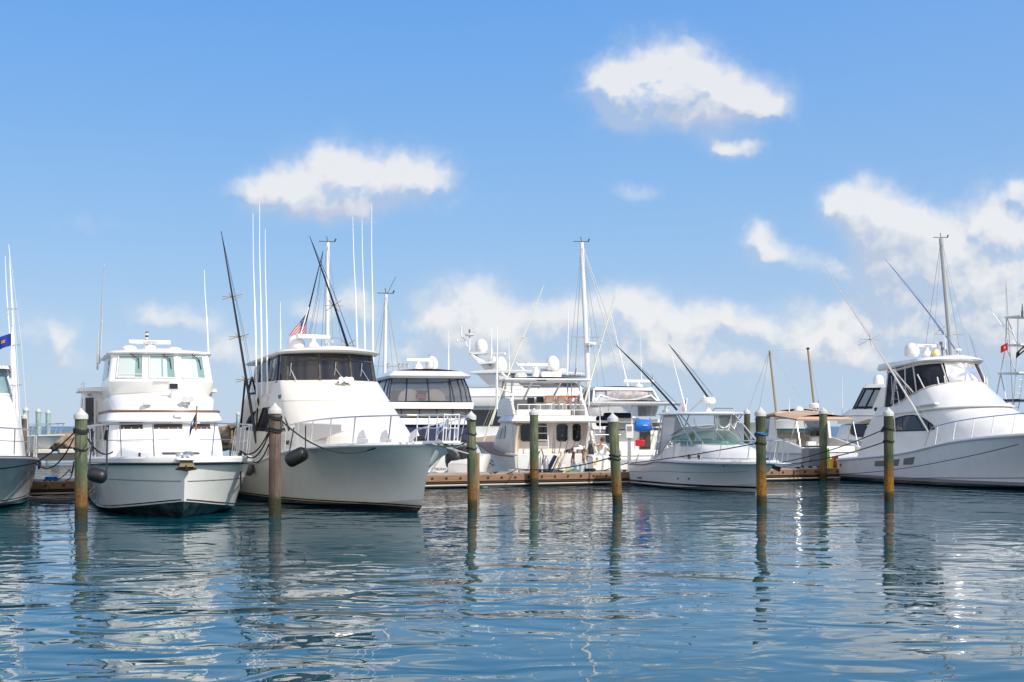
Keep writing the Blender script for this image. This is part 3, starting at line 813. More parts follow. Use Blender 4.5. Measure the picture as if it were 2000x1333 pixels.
# ------------------------------------------------------------------ sportfisher beside it
def sportfisher():
    b = Boat('sportfishing_boat', *WL(822, 1003), 26, 'cream sportfishing boat with smoked bridge windows, tall white aerials and black outriggers, bow pointing right', 'boat', 'boats berthed in the marina')
    e = b.e
    h = Hull(16.5, .95, [(0, .95), (.3, 1.0), (.5, 1.35), (.63, 1.68), (.8, 1.9), (1, 2.02)], [(0, 2.3), (.4, 2.5), (.62, 2.48), (.78, 2.3), (.9, 1.72), (.96, .98), (1, 0)],
             [(0, .0), (.5, .02), (.8, .14), (1, .42)], [(0, 2.2), (.5, 2.2), (.72, 1.6), (.88, .55), (.95, .2), (1, 0)], flare=2.7, draft=-.8, stempow=1.15)
    hm = band_mat('sportfisher_paint', [(.16, (.012, .012, .014)), (.185, (.5, .35, .2)), (.225, (.012, .012, .014))], (.80, .78, .73))
    h.build(e, hm, band_mat('sportfisher_bottom', [(.16, (.012, .012, .014)), (.185, (.5, .35, .2)), (.225, (.012, .012, .014))], (.70, .69, .65)), WHITE, rub=WHITE, rub_r=.045, rub_dz=-.02, toe=(WHITE, .03))
    hs = House([dict(z=1.2, xf=-2.9, xc=-5.2, w=2.14, xa=-12.2, cr=.35), dict(z=2.2, xf=-3.5, xc=-5.8, w=2.10, xa=-12.2, cr=.35), dict(z=3.33, xf=-6.0, xc=-7.2, w=1.90, xa=-12.0, cr=.3), dict(z=4.03, xf=-7.4, xc=-8.1, w=1.75, xa=-11.6, cr=.12, pw=2.2)])
    hs.shell('deckhouse', CREAM, e, ang=24)
    mb = MB(); mb.tube(hs.line(1.2, 3.8, 2.0, .002, 50), .014, 6); mb.build('house_seam', mat('seam', (.55, .5, .43), .5), e)
    gl = House([dict(z=(4.02, 3.72), xf=-7.42, xc=-8.12, w=1.73, xa=-11.5, cr=.1, pw=2.2), dict(z=(4.90, 4.62), xf=-7.6, xc=-8.25, w=1.63, xa=-11.5, cr=.1, pw=2.2), dict(z=(5.02, 4.72), xf=-7.62, xc=-8.27, w=1.62, xa=-11.5, cr=.1, pw=2.2)])
    g = gl.shell('bridge_window', SMOKE, e, cap=False)
    mu = MB()
    for u in (2.03, 2.33, 2.67, 2.97): mu.tube([gl.S(u, 0) + gl.N(u, .5) * .01, gl.S(u, 1.0) + gl.N(u, .5) * .01], .045, 6)
    mu.tube(gl.line(2.03, 2.97, .80, .012), .03, 6)
    parts(mu, 'window_mullion', mat('brown_canvas', (.10, .085, .08), .7, var=.4, vscale=9), g)
    mu = MB()
    for u in (.25, .55, .93, 4.07, 4.45, 4.75): mu.tube([gl.S(u, 0) + gl.N(u, .5) * .01, gl.S(u, 1.6) + gl.N(u, .5) * .01], .035, 6)
    mu.tube(gl.line(.02, .98, .03, .012), .03, 6); mu.tube(gl.line(4.02, 4.98, .03, .012), .03, 6)
    parts(mu, 'window_post', BLACK, g)
    MB().box((-7.95, .1, 4.3), (.1, .7, .3)).build('console', GREY, e)
    for u, du, v in ((2.12, .10, .30), (2.58, -.04, .28), (2.88, .0, .25)):
        m_ = MB().tube([gl.S(u, 0) + gl.N(u, .3) * .12 + Vector((0, .0, -.06)), gl.S(u - .08 + du * .2, .45) + gl.N(u, .3) * .07], .012, 5)
        c = gl.S(u - .08 + du * .2, .45) + gl.N(u, .3) * .05; m_.tube([c + Vector((0, .02, .22)), c + Vector((0, -.03, -.22))], .013, 5)
        m_.build('wiper', STEEL, e)
    rf = House([dict(z=(4.98, 4.66), xf=-7.15, xc=-8.05, w=1.74, xa=-12.1, cr=.25), dict(z=(5.04, 4.72), xf=-7.02, xc=-7.95, w=1.80, xa=-12.15, cr=.28), dict(z=(5.11, 4.78), xf=-7.15, xc=-8.05, w=1.74, xa=-12.1, cr=.3)])
    rf.shell('hardtop', CREAM, e, floor=True, camber=.11, ang=50)
    # saloon windows (starboard and port)
    mb = MB(); up = []
    for k in range(13): up.append((lerp(.12, .80, k / 12), 1.1 + .62 * math.sin(math.pi * (.12 + .88 * k / 12) * .52) ** .8))
    arch = [(.10, 1.12)] + [(.10 + .68 * (1 - math.cos(a)) / 2 * 1.0, 1.12 + .66 * math.sin(a) ** .7) for a in [R(q) for q in range(12, 91, 10)]] + [(.78, 1.75), (.80, 1.12)]
    arch = [(.16, 1.14), (.17, 1.35), (.21, 1.53), (.28, 1.66), (.38, 1.75), (.55, 1.82), (.80, 1.84), (.80, 1.1)]
    for pl in (arch, [(.83, 1.1), (.83, 1.84), (.9, 1.8), (1.0, 1.12)]):
        hs.poly(mb, pl, .015, .04); hs.poly(mb, [(5 - u, v) for u, v in pl][::-1], .015, .04)
    w = parts(mb, 'saloon_window', GLASS, e)[0]
    mb = MB(); hs.poly(mb, [(1.25, 1.12), (1.2, 1.55), (1.42, 1.18)], .015, .03); hs.poly(mb, [(3.75, 1.12), (3.58, 1.18), (3.8, 1.55)], .015, .03); parts(mb, 'corner_window', GLASS, e)
    mb = MB()
    for u in (.42, .63): mb.tube([hs.S(u, 1.1) + hs.N(u, 1.5) * .02, hs.S(u, 1.82) + hs.N(u, 1.5) * .02], .022, 5)
    parts(mb, 'window_divider', BLACK, w)
    p = hs.S(1.02, 2.2) + hs.N(.95, 2.2) * .02; MB().box(p, (.16, .05, .12)).build('side_light', mat('green_lens', (.0, .08, .06), .2), e)
    # hardtop gear
    dome(b, b.at(578, 684, y=-.75), .31, .52)
    open_radar(b, b.at(612, 684, y=-.25), 1.25, R(8), None, .38)
    mb = MB().tube([b.at(640, 682, y=.25), b.at(640, 668, y=.25)], .03, 8); o = mb.build('light_bracket', ALU, e)
    mb = MB()
    for y in (.16, .36): mb.lathe([(.075, -.05), (.085, .04), (.07, .06)], b.at(642, 667, y=.25) + Vector((.02, y - .25, 0)), 12, Matrix.Rotation(R(90), 3, 'Y'))
    parts(mb, 'spreader_light', STEEL, o)
    # horns on the brow: they throw the letter-like shadow
    mb = MB()
    for i, (y, dx) in enumerate(((.02, 0), (.22, .05), (.42, 0), (.3, -.2))):
        c = hs.S(2.5 + y * .27, 2.82) + Vector((.2 + dx, 0, .14)); mb.lathe([(.10, 0), (.085, .03), (.04, .1), (.028, .34)], c, 14, Matrix.Rotation(R(-100), 3, 'Y'))
    parts(mb, 'horn', STEEL, e)
    # aerials
    for (bx, by, tx, ty, yy) in ((502, 786, 494, 417, -1.95), (512, 774, 507, 395, -1.92), (523, 770, 518, 448, -1.9), (698, 684, 689, 424, 1.55), (713, 686, 707, 429, 1.6), (729, 745, 726, 397, 1.95)):
        antenna(b, b.at(bx, by, y=yy), b.at(tx, ty, y=yy), .027)
    antenna(b, b.at(548, 690, y=-1.2), b.at(548, 590, y=-1.2), .02)
    mb = MB()
    for (px, py) in ((512, 697), (502, 702), (523, 693)): q = b.at(px, py, y=-1.9); mb.tube([q, q + Vector((.05, .35, 0))], .015, 5)
    for (px, py) in ((515, 773), (524, 772), (504, 783)): mb.box(b.at(px, py, y=-1.88), (.12, .1, .08))
    parts(mb, 'aerial_bracket', STEEL, e)
    # outriggers
    q = lambda px, py, y: b.at(px, py, y=y)
    outrigger(b, q(501, 866, -2.1), q(432, 452, -2.6), BLACK, .055, (.29, .49, .68), .75, [(q(479, 742, -2.15), q(470, 836, -2.2)), (q(484, 768, -2.1), q(492, 737, -2.0)), (q(492, 737, -2.0), q(507, 794, -1.9)), (q(486, 770, -2.1), q(501, 768, -1.95))])
    outrigger(b, q(683, 690, 1.9), q(605, 462, 2.4), BLACK, .05, (.06, .38), .75)
    outrigger(b, q(590, 662, .2), q(631, 490, .2), BLACK, .035, None, .4, name='centre_rigger')
    # bow rail, pulpit, anchor
    hull_rail(b, h, -7.0, .4, .78, 7, .12, .04, True, .022, False, True, None, lean_x=.32)
    mb = MB()
    pp = [(.75, -.45), (2.1, -.22), (2.1, .22), (.75, .45)]
    for (x, y) in pp + [(1.3, -.33), (1.3, .33), (1.75, -.27), (1.75, .27)]: mb.tube([(x, y, 2.08), (x + .12, y, 2.82)], .02, 6)
    mb.tube([(x + .12, y, 2.82) for x, y in pp], .022, 6); mb.tube([(x + .06, y, 2.45) for x, y in pp], .016, 6)
    mb.build('pulpit_rail', ALU, e)
    MB().prism([(.2, 1.98), (2.2, 2.02), (2.2, 2.1), (.2, 2.08)], -.26, .26).build('bow_pulpit', WHITE, e, bevel=.02)
    mb = MB().tube([(1.5, -.12, 2.12), (2.0, 0, 1.95), (2.35, .1, 1.78)], .04, 8).tube([(1.9, -.45, 2.02), (2.1, .55, 1.74)], .025, 8).plate([(2.1, -.1, 1.92), (2.3, .15, 1.84), (2.1, .2, 1.66), (1.95, .0, 1.78)], .05)
    mb.build('anchor', mat('anchor_steel', (.30, .30, .31), .6, .2), e)
    mb = MB().lathe([(.16, 0), (.18, .1), (.1, .2)], (-.2, .05, 2.02), 14); mb.build('windlass', BLACK, e)
    mb = MB()
    for (x, y) in ((-.3, -.75), (-5.8, -2.2)): mb.tube([(x - .16, y, 2.02), (x + .16, y, 2.02)], .04, 6).box((x, y, 1.97), (.12, .08, .1))
    parts(mb, 'cleat', BLACK, e)
    # tender chocks and folded davit on the foredeck
    mb = MB()
    for x0, y0 in ((-2.9, -.9), (-1.9, -.55), (-1.2, .1)):
        mb.plate([(x0, y0, 2.0), (x0 + .5, y0 + .2, 2.0), (x0 + .32, y0 + .12, 2.42), (x0 + .1, y0 + .04, 2.3)], .05)
        mb.tube([(x0 + .05, y0, 2.15), (x0 + .55, y0 + .2, 2.1)], .03, 6)
    parts(mb, 'tender_chock', WHITE, e)
    mb = MB().plate([(-5.6, -1.75, 1.95), (-5.75, -1.9, 2.62), (-3.35, -1.15, 2.55), (-3.35, -1.15, 2.36), (-5.2, -1.65, 1.97)], .2)
    mb.build('davit', mat('davit_white', (.62, .59, .56), .5), e)
    return b, h
B2, H2 = sportfisher()
# ------------------------------------------------------------------ large sportfisher at the right edge
def big_sportfisher():
    b = Boat('sportfishing_boat', 23.13, 52.0, 21, 'large white sportfishing boat with silver windscreen panel and arched bronze side window', 'boat', 'boats berthed in the marina')
    e = b.e
    h = Hull(16.2, 1.9, [(0, .94), (.3, 1.35), (.5, 1.9), (.72, 2.2), (1, 2.45)], [(0, 2.35), (.4, 2.55), (.62, 2.5), (.78, 2.2), (.9, 1.4), (1, 0)],
             [(0, .05), (.5, .06), (.8, .2), (1, .5)], [(0, 2.25), (.5, 2.25), (.72, 1.6), (.88, .65), (1, 0)], flare=2.0, draft=-.8)
    hb = [(.17, (.02, .02, .025)), (.30, (.20, .21, .23))]
    h.build(e, band_mat('big_boat_paint', hb, (.72, .735, .76)), band_mat('big_boat_bottom', hb, (.72, .735, .76)), WHITE, rub=WHITE, rub_r=.05, rub_dz=-.02, toe=(WHITE, .03))
    mb = MB()
    for sd in (-1, 1): mb.tube([(lambda p: Vector((p.x, sd * (abs(p.y) + .004), p.z)))(h.pt(i / 40, .17)) for i in range(0, 38)], .018, 5)
    parts(mb, 'spray_strake', GREY, e)
    hs = House([dict(z=.9, xf=-4.4, xc=-7.0, w=1.98, xa=-15.2, cr=.7), dict(z=2.3, xf=-5.2, xc=-7.7, w=1.95, xa=-14.5, cr=.7), dict(z=3.3, xf=-7.9, xc=-9.3, w=1.80, xa=-13.8, cr=.55), dict(z=3.36, xf=-8.1, xc=-9.4, w=1.80, xa=-13.8, cr=.55)])
    hs.shell('deckhouse', WHITE, e, ang=60)
    bz = House([dict(z=(3.34, 2.95), xf=-7.8, xc=-9.2, w=1.90, xa=-13.8, cr=.5), dict(z=(3.42, 2.98), xf=-7.8, xc=-9.2, w=1.90, xa=-13.8, cr=.5), dict(z=(3.46, 3.0), xf=-8.1, xc=-9.4, w=1.80, xa=-13.8, cr=.5), dict(z=(4.42, 3.12), xf=-9.7, xc=-10.5, w=1.70, xa=-13.5, cr=.35)])
    # lower edge of the bridge curves down towards the stern
    for ring in (bz.out[2], bz.out[3]):
        pass
    bz.shell('bridge_front', WHITE, e, ang=45, floor=True)
    MB().tube(bz.line(.75, 4.25, .5, .0, 60), .05, 8).build('brow_moulding', WHITE, e)
    mb = MB().prism([(-10.9, 3.36), (-9.5, 3.44), (-9.5, 3.5), (-10.9, 3.42)], -1.98, -1.75); mb.prism([(-10.9, 3.36), (-9.5, 3.44), (-9.5, 3.5), (-10.9, 3.42)], 1.75, 1.98); parts(mb, 'step', WHITE, e)
    gl = House([dict(z=(4.42, 3.12), xf=-9.72, xc=-10.52, w=1.69, xa=-13.5, cr=.3), dict(z=(5.36, 5.05), xf=-10.35, xc=-11.0, w=1.58, xa=-13.3, cr=.3)])
    g = gl.shell('bridge_enclosure', SMOKEV, e, cap=False, ang=60)
    fr = MB()
    for u in (.02, .28, .62, .90, 2.16, 2.78, 2.98, 4.1, 4.4, 4.72): fr.tube([gl.S(u, 0) + gl.N(u, .5) * .015, gl.S(u, 1) + gl.N(u, .5) * .015], .035, 6)
    fr.tube(gl.line(0, 5, .02, .01, 60), .035, 6); fr.tube(gl.line(0, 5, .93, .01, 60), .06, 6)
    fr.build('enclosure_frame', mat('canvas_edge', (.55, .50, .45), .7), g)
    # one front panel is a silver sun cover
    sp = MB(); gl.patch(sp, 2.19, 2.76, .05, .92, .03, .02, 24, 12)
    rnd = random.Random(4)
    for i, v in enumerate(sp.v):
        yy, zz = v[1], v[2]; w = .03 * math.sin(7 * math.atan2(zz - 4.9, yy - .1) ) * min(1, 2.5 * math.hypot(yy - .1, zz - 4.9)) + .008 * rnd.random(); sp.v[i] = (v[0] + w, yy, zz + w * .4)
    sp.build('silver_cover', mat('silver_film', (.86, .85, .87), .18, .75), g)
    mb = MB()
    for u, a in ((2.05, -.02), (2.13, .0), (2.84, .02), (2.93, .02), (1.4, -.3)):
        q = gl.S(u, .0) + gl.N(u, .2) * .06; mb.tube([q, q + Vector((-.08, a, .32 if u != 1.4 else .6))], .026, 6)
    parts(mb, 'rod_holder', ALU, e)
    # interior seats seen through the film
    mb = MB().box((-11.6, .3, 4.3), (.4, 1.5, .9)).box((-12.4, -.5, 4.2), (.5, .6, .9)).box((-12.4, .6, 4.2), (.5, .6, .9))
    parts(mb, 'helm_seat', mat('dim_white', (.5, .5, .52), .6), e, bevel=.05)
    MB().box((-12.3, 0, 3.3), (2.6, 3.0, .1)).build('bridge_floor', NONSKID, e)
    rf = House([dict(z=(5.34, 5.0), xf=-10.15, xc=-10.85, w=1.66, xa=-13.9, cr=.35), dict(z=(5.42, 5.06), xf=-10.0, xc=-10.75, w=1.72, xa=-13.95, cr=.4), dict(z=(5.5, 5.3), xf=-10.15, xc=-10.9, w=1.66, xa=-13.9, cr=.4)])
    rf.shell('hardtop', WHITE, e, floor=True, camber=.12, ang=60)
    # arched saloon window
    arch = [(lerp(.16, 1, (u_ - .1) / .9), v_) for u_, v_ in [(.14, .98), (.17, 1.25), (.25, 1.44), (.36, 1.58), (.48, 1.66), (.60, 1.68), (.70, 1.60), (.78, 1.42), (.82, 1.25), (.82, 1.10), (.76, 1.04)]]
    mb = MB(); hs.poly(mb, arch, .02, .04); hs.poly(mb, [(5 - u, v) for u, v in arch][::-1], .02, .04)
    ws = parts(mb, 'saloon_window', mat('bronze_glass', (.035, .022, .016), .05, spec=.8, var=.6, vscale=2.5, stretch=(1, 1, 3)), e)
    MB().tube([hs.S(u, v) + hs.N(u, v) * .02 for u, v in arch + arch[:1]], .028, 6).build('window_rim', BLACK, ws[0])
    mb = MB().tube([hs.S(.46, 1.05) + hs.N(.4, 1.3) * .03, hs.S(.46, 1.62) + hs.N(.4, 1.3) * .03], .016, 5).tube([hs.S(.69, 1.1) + hs.N(.7, 1.3) * .03, hs.S(.66, 1.63) + hs.N(.7, 1.3) * .03], .016, 5)
    parts(mb, 'window_divider', BLACK, ws[0])
    # hull side vents
    mb = MB()
    for x0, x1 in ((-13.1, -11.3), (-10.9, -10.2)):
        pts = []
        for x, w in ((x0, .60), (x1, .58), (x1 + .12, .80), (x0 + .05, .80)):
            t = h.t_at_x(x); q = h.pt(t, w); pts.append(Vector((q.x, q.y - .012, q.z)))
        mb.plate(pts, .02)
    parts(mb, 'hull_vent', mat('vent_grey', (.16, .16, .15), .5), e)
    q = h.pt(.02, .72); MB().lathe([(.07, 0), (.07, .03)], (q.x, q.y - .02, q.z), 12, Matrix.Rotation(R(90), 3, 'X')).build('exhaust_light', mat('brass_port', (.4, .1, .04), .4), e)
    # hardtop gear
    dome(b, b.at(1781, 697, y=-1.0), .33, .62); open_radar(b, b.at(1810, 697, y=-.35), 1.25, R(4), 'FURUNO', .4, tcol=mat('logo_blue', (.02, .05, .3), .4))
    MB().lathe([(.10, -.2), (.16, .0), (.16, .16), (.12, .2)], b.at(1826, 691, y=-.1), 14, Matrix.Rotation(R(80), 3, 'Y')).build('loudhailer', mat('hailer_cream', (.70, .58, .30), .5), e)
    mb = MB()
    for px, hh in ((1841, 24), (1850, 14)): mb.tube([b.at(px, 697, y=.3), b.at(px - 2, 697 - hh, y=.3)], .035, 6)
    mb.lathe([(.07, 0), (.07, .14)], b.at(1838, 674, y=.3), 10); mb.lathe([(.07, 0), (.07, .12)], b.at(1841, 684, y=.3), 10)
    mb.build('light_mast', mat('mast_dark', (.12, .11, .11), .5), e)
    dome(b, b.at(1871, 686, y=1.2), .18, .12, 'gps_dome'); antenna(b, b.at(1871, 697, y=1.2), b.at(1871, 686, y=1.2), .03)
    antenna(b, b.at(1847, 697, y=.6), b.at(1845, 650, y=.6), .03)
    # outriggers
    q = lambda px, py, y: b.at(px, py, y=y)
    outrigger(b, q(1814, 844, -2.0), q(1594, 498, -3.4), STEEL, .05, (.50,), 1.2, [(q(1744, 722, -2.3), q(1784, 767, -1.95)), (q(1752, 742, -2.3), q(1744, 775, -2.0))], cm=STEEL)
    outrigger(b, q(1876, 697, 1.3), q(1729, 507, 2.8), STEEL, .04, (.25,), .6, cm=STEEL)
    outrigger(b, q(1922, 745, 2.1), q(1893, 655, 2.6), STEEL, .045, (.45,), .4, cm=STEEL)
    antenna(b, q(1750, 860, -1.97), q(1741, 735, -2.0), .025, STEEL, 'support_pole')
    mb = MB().tube([q(1740, 790, -1.95), q(1748, 735, -1.95)], .02, 6).tube([q(1748, 735, -1.95), q(1757, 790, -1.9)], .02, 6)
    for k in (750, 765, 780): mb.tube([q(1746.5 - (k - 750) * .15, k, -1.95), q(1750 + (k - 750) * .2, k, -1.92)], .018, 5)
    mb.build('bridge_ladder', STEEL, e)
    hull_rail(b, h, -9.2, -.5, .80, 8, .10, .03, True, .022, False, lean_x=.22)
    mb = MB().box(h.sheer_pt(h.t_at_x(-6.6), -1, -.3, .06), (.3, .08, .06)); mb.build('cleat', STEEL, e)
    # cockpit at the stern with chair
    return b, h
B10, H10 = big_sportfisher()

# ------------------------------------------------------------------ small white express cruiser
def express():
    b = Boat('express_cruiser', *WL(1480, 963), 20, 'small white express cruiser with green windscreen, white hardtop and two black outriggers', 'boat', 'boats berthed in the marina')
    e = b.e
    h = Hull(8.4, 1.05, [(0, .93), (.2, .98), (.3, 1.1), (.6, 1.12), (1, 1.16)], [(0, 1.45), (.4, 1.6), (.65, 1.58), (.8, 1.32), (.92, .72), (1, 0)],
             [(0, .1), (.5, .1), (.8, .2), (1, .42)], [(0, 1.4), (.5, 1.4), (.72, 1.05), (.88, .48), (1, 0)], flare=1.7, draft=-.5, stempow=1.1)
    hb = [(.02, (.02, .02, .02)), (.15, (.60, .60, .58)), (.23, (.012, .012, .014))]
    h.build(e, band_mat('cruiser_paint', hb, (.70, .715, .73)), band_mat('cruiser_bottom', hb, (.70, .71, .72)), WHITE, rub=GREY, rub_r=.028, rub_dz=-.06)
    mb = MB(); mc = MB()
    for sd in (-1, 1):
        mb.tube([(lambda p: Vector((p.x, sd * (abs(p.y) + .003), p.z)))(h.pt(i / 40, .58)) for i in range(0, 38)], .01, 5)
        mc.grid([[h.sheer_pt(i / 40, sd, o, u) for o, u in ((.012, -.05), (.015, .02), (-.03, .07), (-.16, .08), (-.18, 0))] for i in range(0, 41)])
    parts(mb, 'hull_seam', GREY, e); parts(mc, 'gunwale', WHITE, e)
    # bow platform and anchor
    MB().prism([(.5, 1.12), (1.95, 1.10), (2.0, 1.16), (.5, 1.2)], -.28, .28).build('bow_pulpit', WHITE, e, bevel=.02)
    MB().tube([(1.0, 0, 1.1), (1.5, 0, .92)], .035, 6).plate([(1.35, -.2, .98), (1.6, 0, .85), (1.35, .2, .98), (1.2, 0, 1.02)], .05).build('anchor', mat('anchor_dark', (.1, .1, .1), .4, .7), e)
    tr = House([dict(z=1.0, xf=.55, xc=-1.0, w=1.22, xa=-4.9, cr=.8, pw=1.9), dict(z=1.45, xf=.1, xc=-1.4, w=1.15, xa=-4.9, cr=.8, pw=1.9), dict(z=1.66, xf=-.9, xc=-2.2, w=1.10, xa=-4.9, cr=.6), dict(z=1.78, xf=-1.6, xc=-2.7, w=1.05, xa=-4.9, cr=.5)])
    tr.shell('trunk_cabin', WHITE, e, ang=60)
    mb = MB()
    for u in (.56, .86): tr.poly(mb, [(u + .058 * math.cos(R(q)), .66 + .26 * math.sin(R(q))) for q in range(0, 360, 30)], .012, .03, 1)
    for u in (.56, .86): tr.poly(mb, [(5 - u + .058 * math.cos(R(q)), .66 + .26 * math.sin(R(q))) for q in range(0, 360, 30)], .012, .03, 1)
    for o in parts(mb, 'porthole', STEEL, e): pass
    mb = MB()
    for u in (.56, .86): tr.poly(mb, [(u + .046 * math.cos(R(q)), .66 + .19 * math.sin(R(q))) for q in range(0, 360, 30)], .022, .02, 1)
    parts(mb, 'porthole_glass', GLASS, e)
    MB().tube(tr.line(.05, 4.95, .62, .004, 60), .012, 5).build('cabin_stripe', GREY, e)
    sd_ = House([dict(z=1.0, xf=-4.0, xc=-4.3, w=1.36, xa=-6.2, wa=1.42, cr=.1), dict(z=1.25, xf=-4.0, xc=-4.3, w=1.3, xa=-6.2, wa=1.4, cr=.1), dict(z=(1.92, 1.3), xf=-4.0, xc=-4.3, w=1.18, xa=-6.1, wa=1.36, cr=.1)])
    sd_.shell('cockpit_coaming', WHITE, e, cap=False)
    # green windscreen
    ws = House([dict(z=1.74, xf=-1.5, xc=-3.0, w=1.1, xa=-5.3, cr=.35), dict(z=(2.36, 2.05), xf=-2.75, xc=-3.9, w=.98, xa=-5.1, cr=.3)])
    g = ws.shell('windscreen', GREENGL, e, cap=False, aft=False, ang=60)
    fr = MB()
    for u in (.05, .55, 1.2, 2.28, 2.72, 3.8, 4.45, 4.95): fr.tube([ws.S(u, 0) + ws.N(u, .5) * .01, ws.S(u, 1) + ws.N(u, .5) * .01], .022, 6)
    fr.tube(ws.line(0.02, 4.98, .02, .005, 60), .025, 6); fr.tube(ws.line(0.02, 4.98, .98, .005, 60), .028, 6)
    fr.build('windscreen_frame', mat('ws_frame', (.5, .52, .53), .35, .5), g)
    # console, seats, yellow jackets
    mb = MB().box((-3.9, 0, 1.75), (.5, 1.7, .35)); mb.build('dashboard', mat('dash_green', (.45, .55, .5), .5), e, bevel=.05)
    mb = MB().box((-5.2, -.5, 1.55), (.45, .55, .9)).box((-5.2, .5, 1.55), (.45, .55, .9)); parts(mb, 'helm_seat', WHITE, e, bevel=.06)
    # clear enclosure and hardtop
    en = House([dict(z=2.36, xf=-2.75, xc=-3.7, w=1.05, xa=-5.6, wa=1.2, cr=.3), dict(z=2.95, xf=-2.6, xc=-3.5, w=1.2, xa=-5.5, wa=1.22, cr=.3)])
    c = en.shell('clear_enclosure', HAZY, e, cap=False, aft=False, ang=60)
    ap = MB(); pts = [Vector((-5.65, -1.38, 1.3)), Vector((-4.6, -1.2, 2.1)), Vector((-4.0, -1.1, 2.36)), Vector((-4.4, -1.2, 2.95)), Vector((-5.6, -1.22, 2.95))]
    ap.plate(pts, .01); ap.plate([Vector((p.x, -p.y, p.z)) for p in pts], .01); parts(ap, 'side_curtain', HAZY, e)
    mb = MB()
    for u in (2.35, 2.7): mb.tube([en.S(u, 0), en.S(u, 1)], .03, 6)
    for u0, u1 in ((1.8, 2.33), (2.37, 2.68), (2.72, 3.2)):
        cpts = []
        for k in range(17):
            a = math.pi * k / 16; cpts.append(en.S(lerp(u0, u1, (1 - math.cos(a)) / 2), .75 - .62 * math.sin(a) ** .6) + Vector((.02, 0, 0)))
        mb.tube(cpts, .025, 5)
    mb.build('curtain_welt', MATTE, c)
    ht = House([dict(z=2.95, xf=-2.25, xc=-3.2, w=1.28, xa=-5.8, cr=.4), dict(z=3.0, xf=-2.15, xc=-3.15, w=1.33, xa=-5.85, cr=.45), dict(z=3.05, xf=-2.3, xc=-3.2, w=1.26, xa=-5.8, cr=.45)])
    ht.shell('hardtop', WHITE, e, floor=True, camber=.05, ang=60)
    mb = MB()
    for s_ in (-1, 1):
        mb.tube([(-4.3, s_ * 1.18, 2.97), (-3.1, s_ * 1.16, 1.80)], .028, 6); mb.tube([(-4.05, s_ * 1.2, 2.97), (-2.3, s_ * 1.05, 1.80)], .028, 6)
        mb.tube([(-5.7, s_ * 1.22, 2.97), (-5.95, s_ * 1.4, 1.1)], .03, 6); mb.tube([(-5.45, s_ * 1.22, 2.97), (-5.75, s_ * 1.4, 1.1)], .025, 6)
        mb.tube([(-3.3, s_ * 1.18, 2.97), (-3.9, s_ * 1.1, 2.4)], .025, 6)
        mb.tube([(-5.9, s_ * 1.38, 1.5), (-5.2, s_ * 1.25, 2.0), (-4.0, s_ * 1.2, 2.42)], .022, 6)
    parts(mb, 'hardtop_strut', STEEL, e)
    mb = MB().tube([(-2.35, .3, 2.98), (-1.3, .9, 1.75)], .03, 6); mb.build('hardtop_strut', STEEL, e)
    # radar dome, flag bracket, horn
    MB().lathe([(.28, 0), (.31, .05), (.31, .16), (.26, .24), (.1, .27)], b.at(1383, 789, y=.1), 20).build('radar_dome', WHITE, e)
    p = b.at(1383, 805, y=.1); MB().lathe([(.16, 0), (.08, .12), (.07, .45)], p, 12).build('radar_post', WHITE, e)
    MB().tube([b.at(1348, 803, y=-.2), b.at(1376, 775, y=-.2)], .03, 6).build('light_arm', WHITE, e)
    MB().tube([b.at(1392, 803, y=.4), b.at(1396, 798, y=.4), b.at(1432, 798, y=.4)], .02, 6).build('antenna_mount', GREY, e)
    q = lambda px, py, y: b.at(px, py, y=y)
    outrigger(b, q(1322, 801, -1.1), q(1203, 674, -2.0), BLACK, .045, None)
    outrigger(b, q(1384, 778, .6), q(1306, 673, -.2), BLACK, .045, None)
    antenna(b, q(1340, 803, -.6), q(1312, 694, -.6), .025)
    hull_rail(b, h, -5.6, .6, .78, 6, .14, .02, True, .02, False, True, [(1.65, -.28, 1.98), (1.78, 0, 1.98), (1.65, .28, 1.98)], lean_x=.25)
    mb = MB()
    for (x, y) in ((1.3, -.26), (1.3, .26), (1.75, -.22), (1.75, .22)): mb.tube([(x, y, 1.16), (x + .12, y * 1.1, 1.96)], .02, 6)
    parts(mb, 'pulpit_post', STEEL, e)
    MB().lathe([(.10, 0), (.13, .08), (.05, .15)], (.75, 0, 1.2), 12).build('windlass', mat('blue_line', (.03, .08, .35), .6), e)
    t = h.t_at_x(-.9); p0 = h.pt(t, .80); n = Vector((.2, -1, 0))
    text_obj('FL 7582 AZ', .15, BLACK, e, h.pt(h.t_at_x(-.55), .86) + Vector((0, -.03, 0)), (R(118), 0, R(-22)))
    mb = MB()
    for x in (-7.4, -7.2, -7.05): mb.lathe([(.035, 0), (.035, .03)], h.pt(h.t_at_x(x), .28) + Vector((0, -.01, 0)), 10, Matrix.Rotation(R(90), 3, 'X'))
    for x in (-3.4, -2.6): mb.lathe([(.035, 0), (.035, .03)], h.pt(h.t_at_x(x), .32) + Vector((0, -.01, 0)), 10, Matrix.Rotation(R(90), 3, 'X'))
    parts(mb, 'through_hull', BLACK, e)
    return b, h
B7, H7 = express()
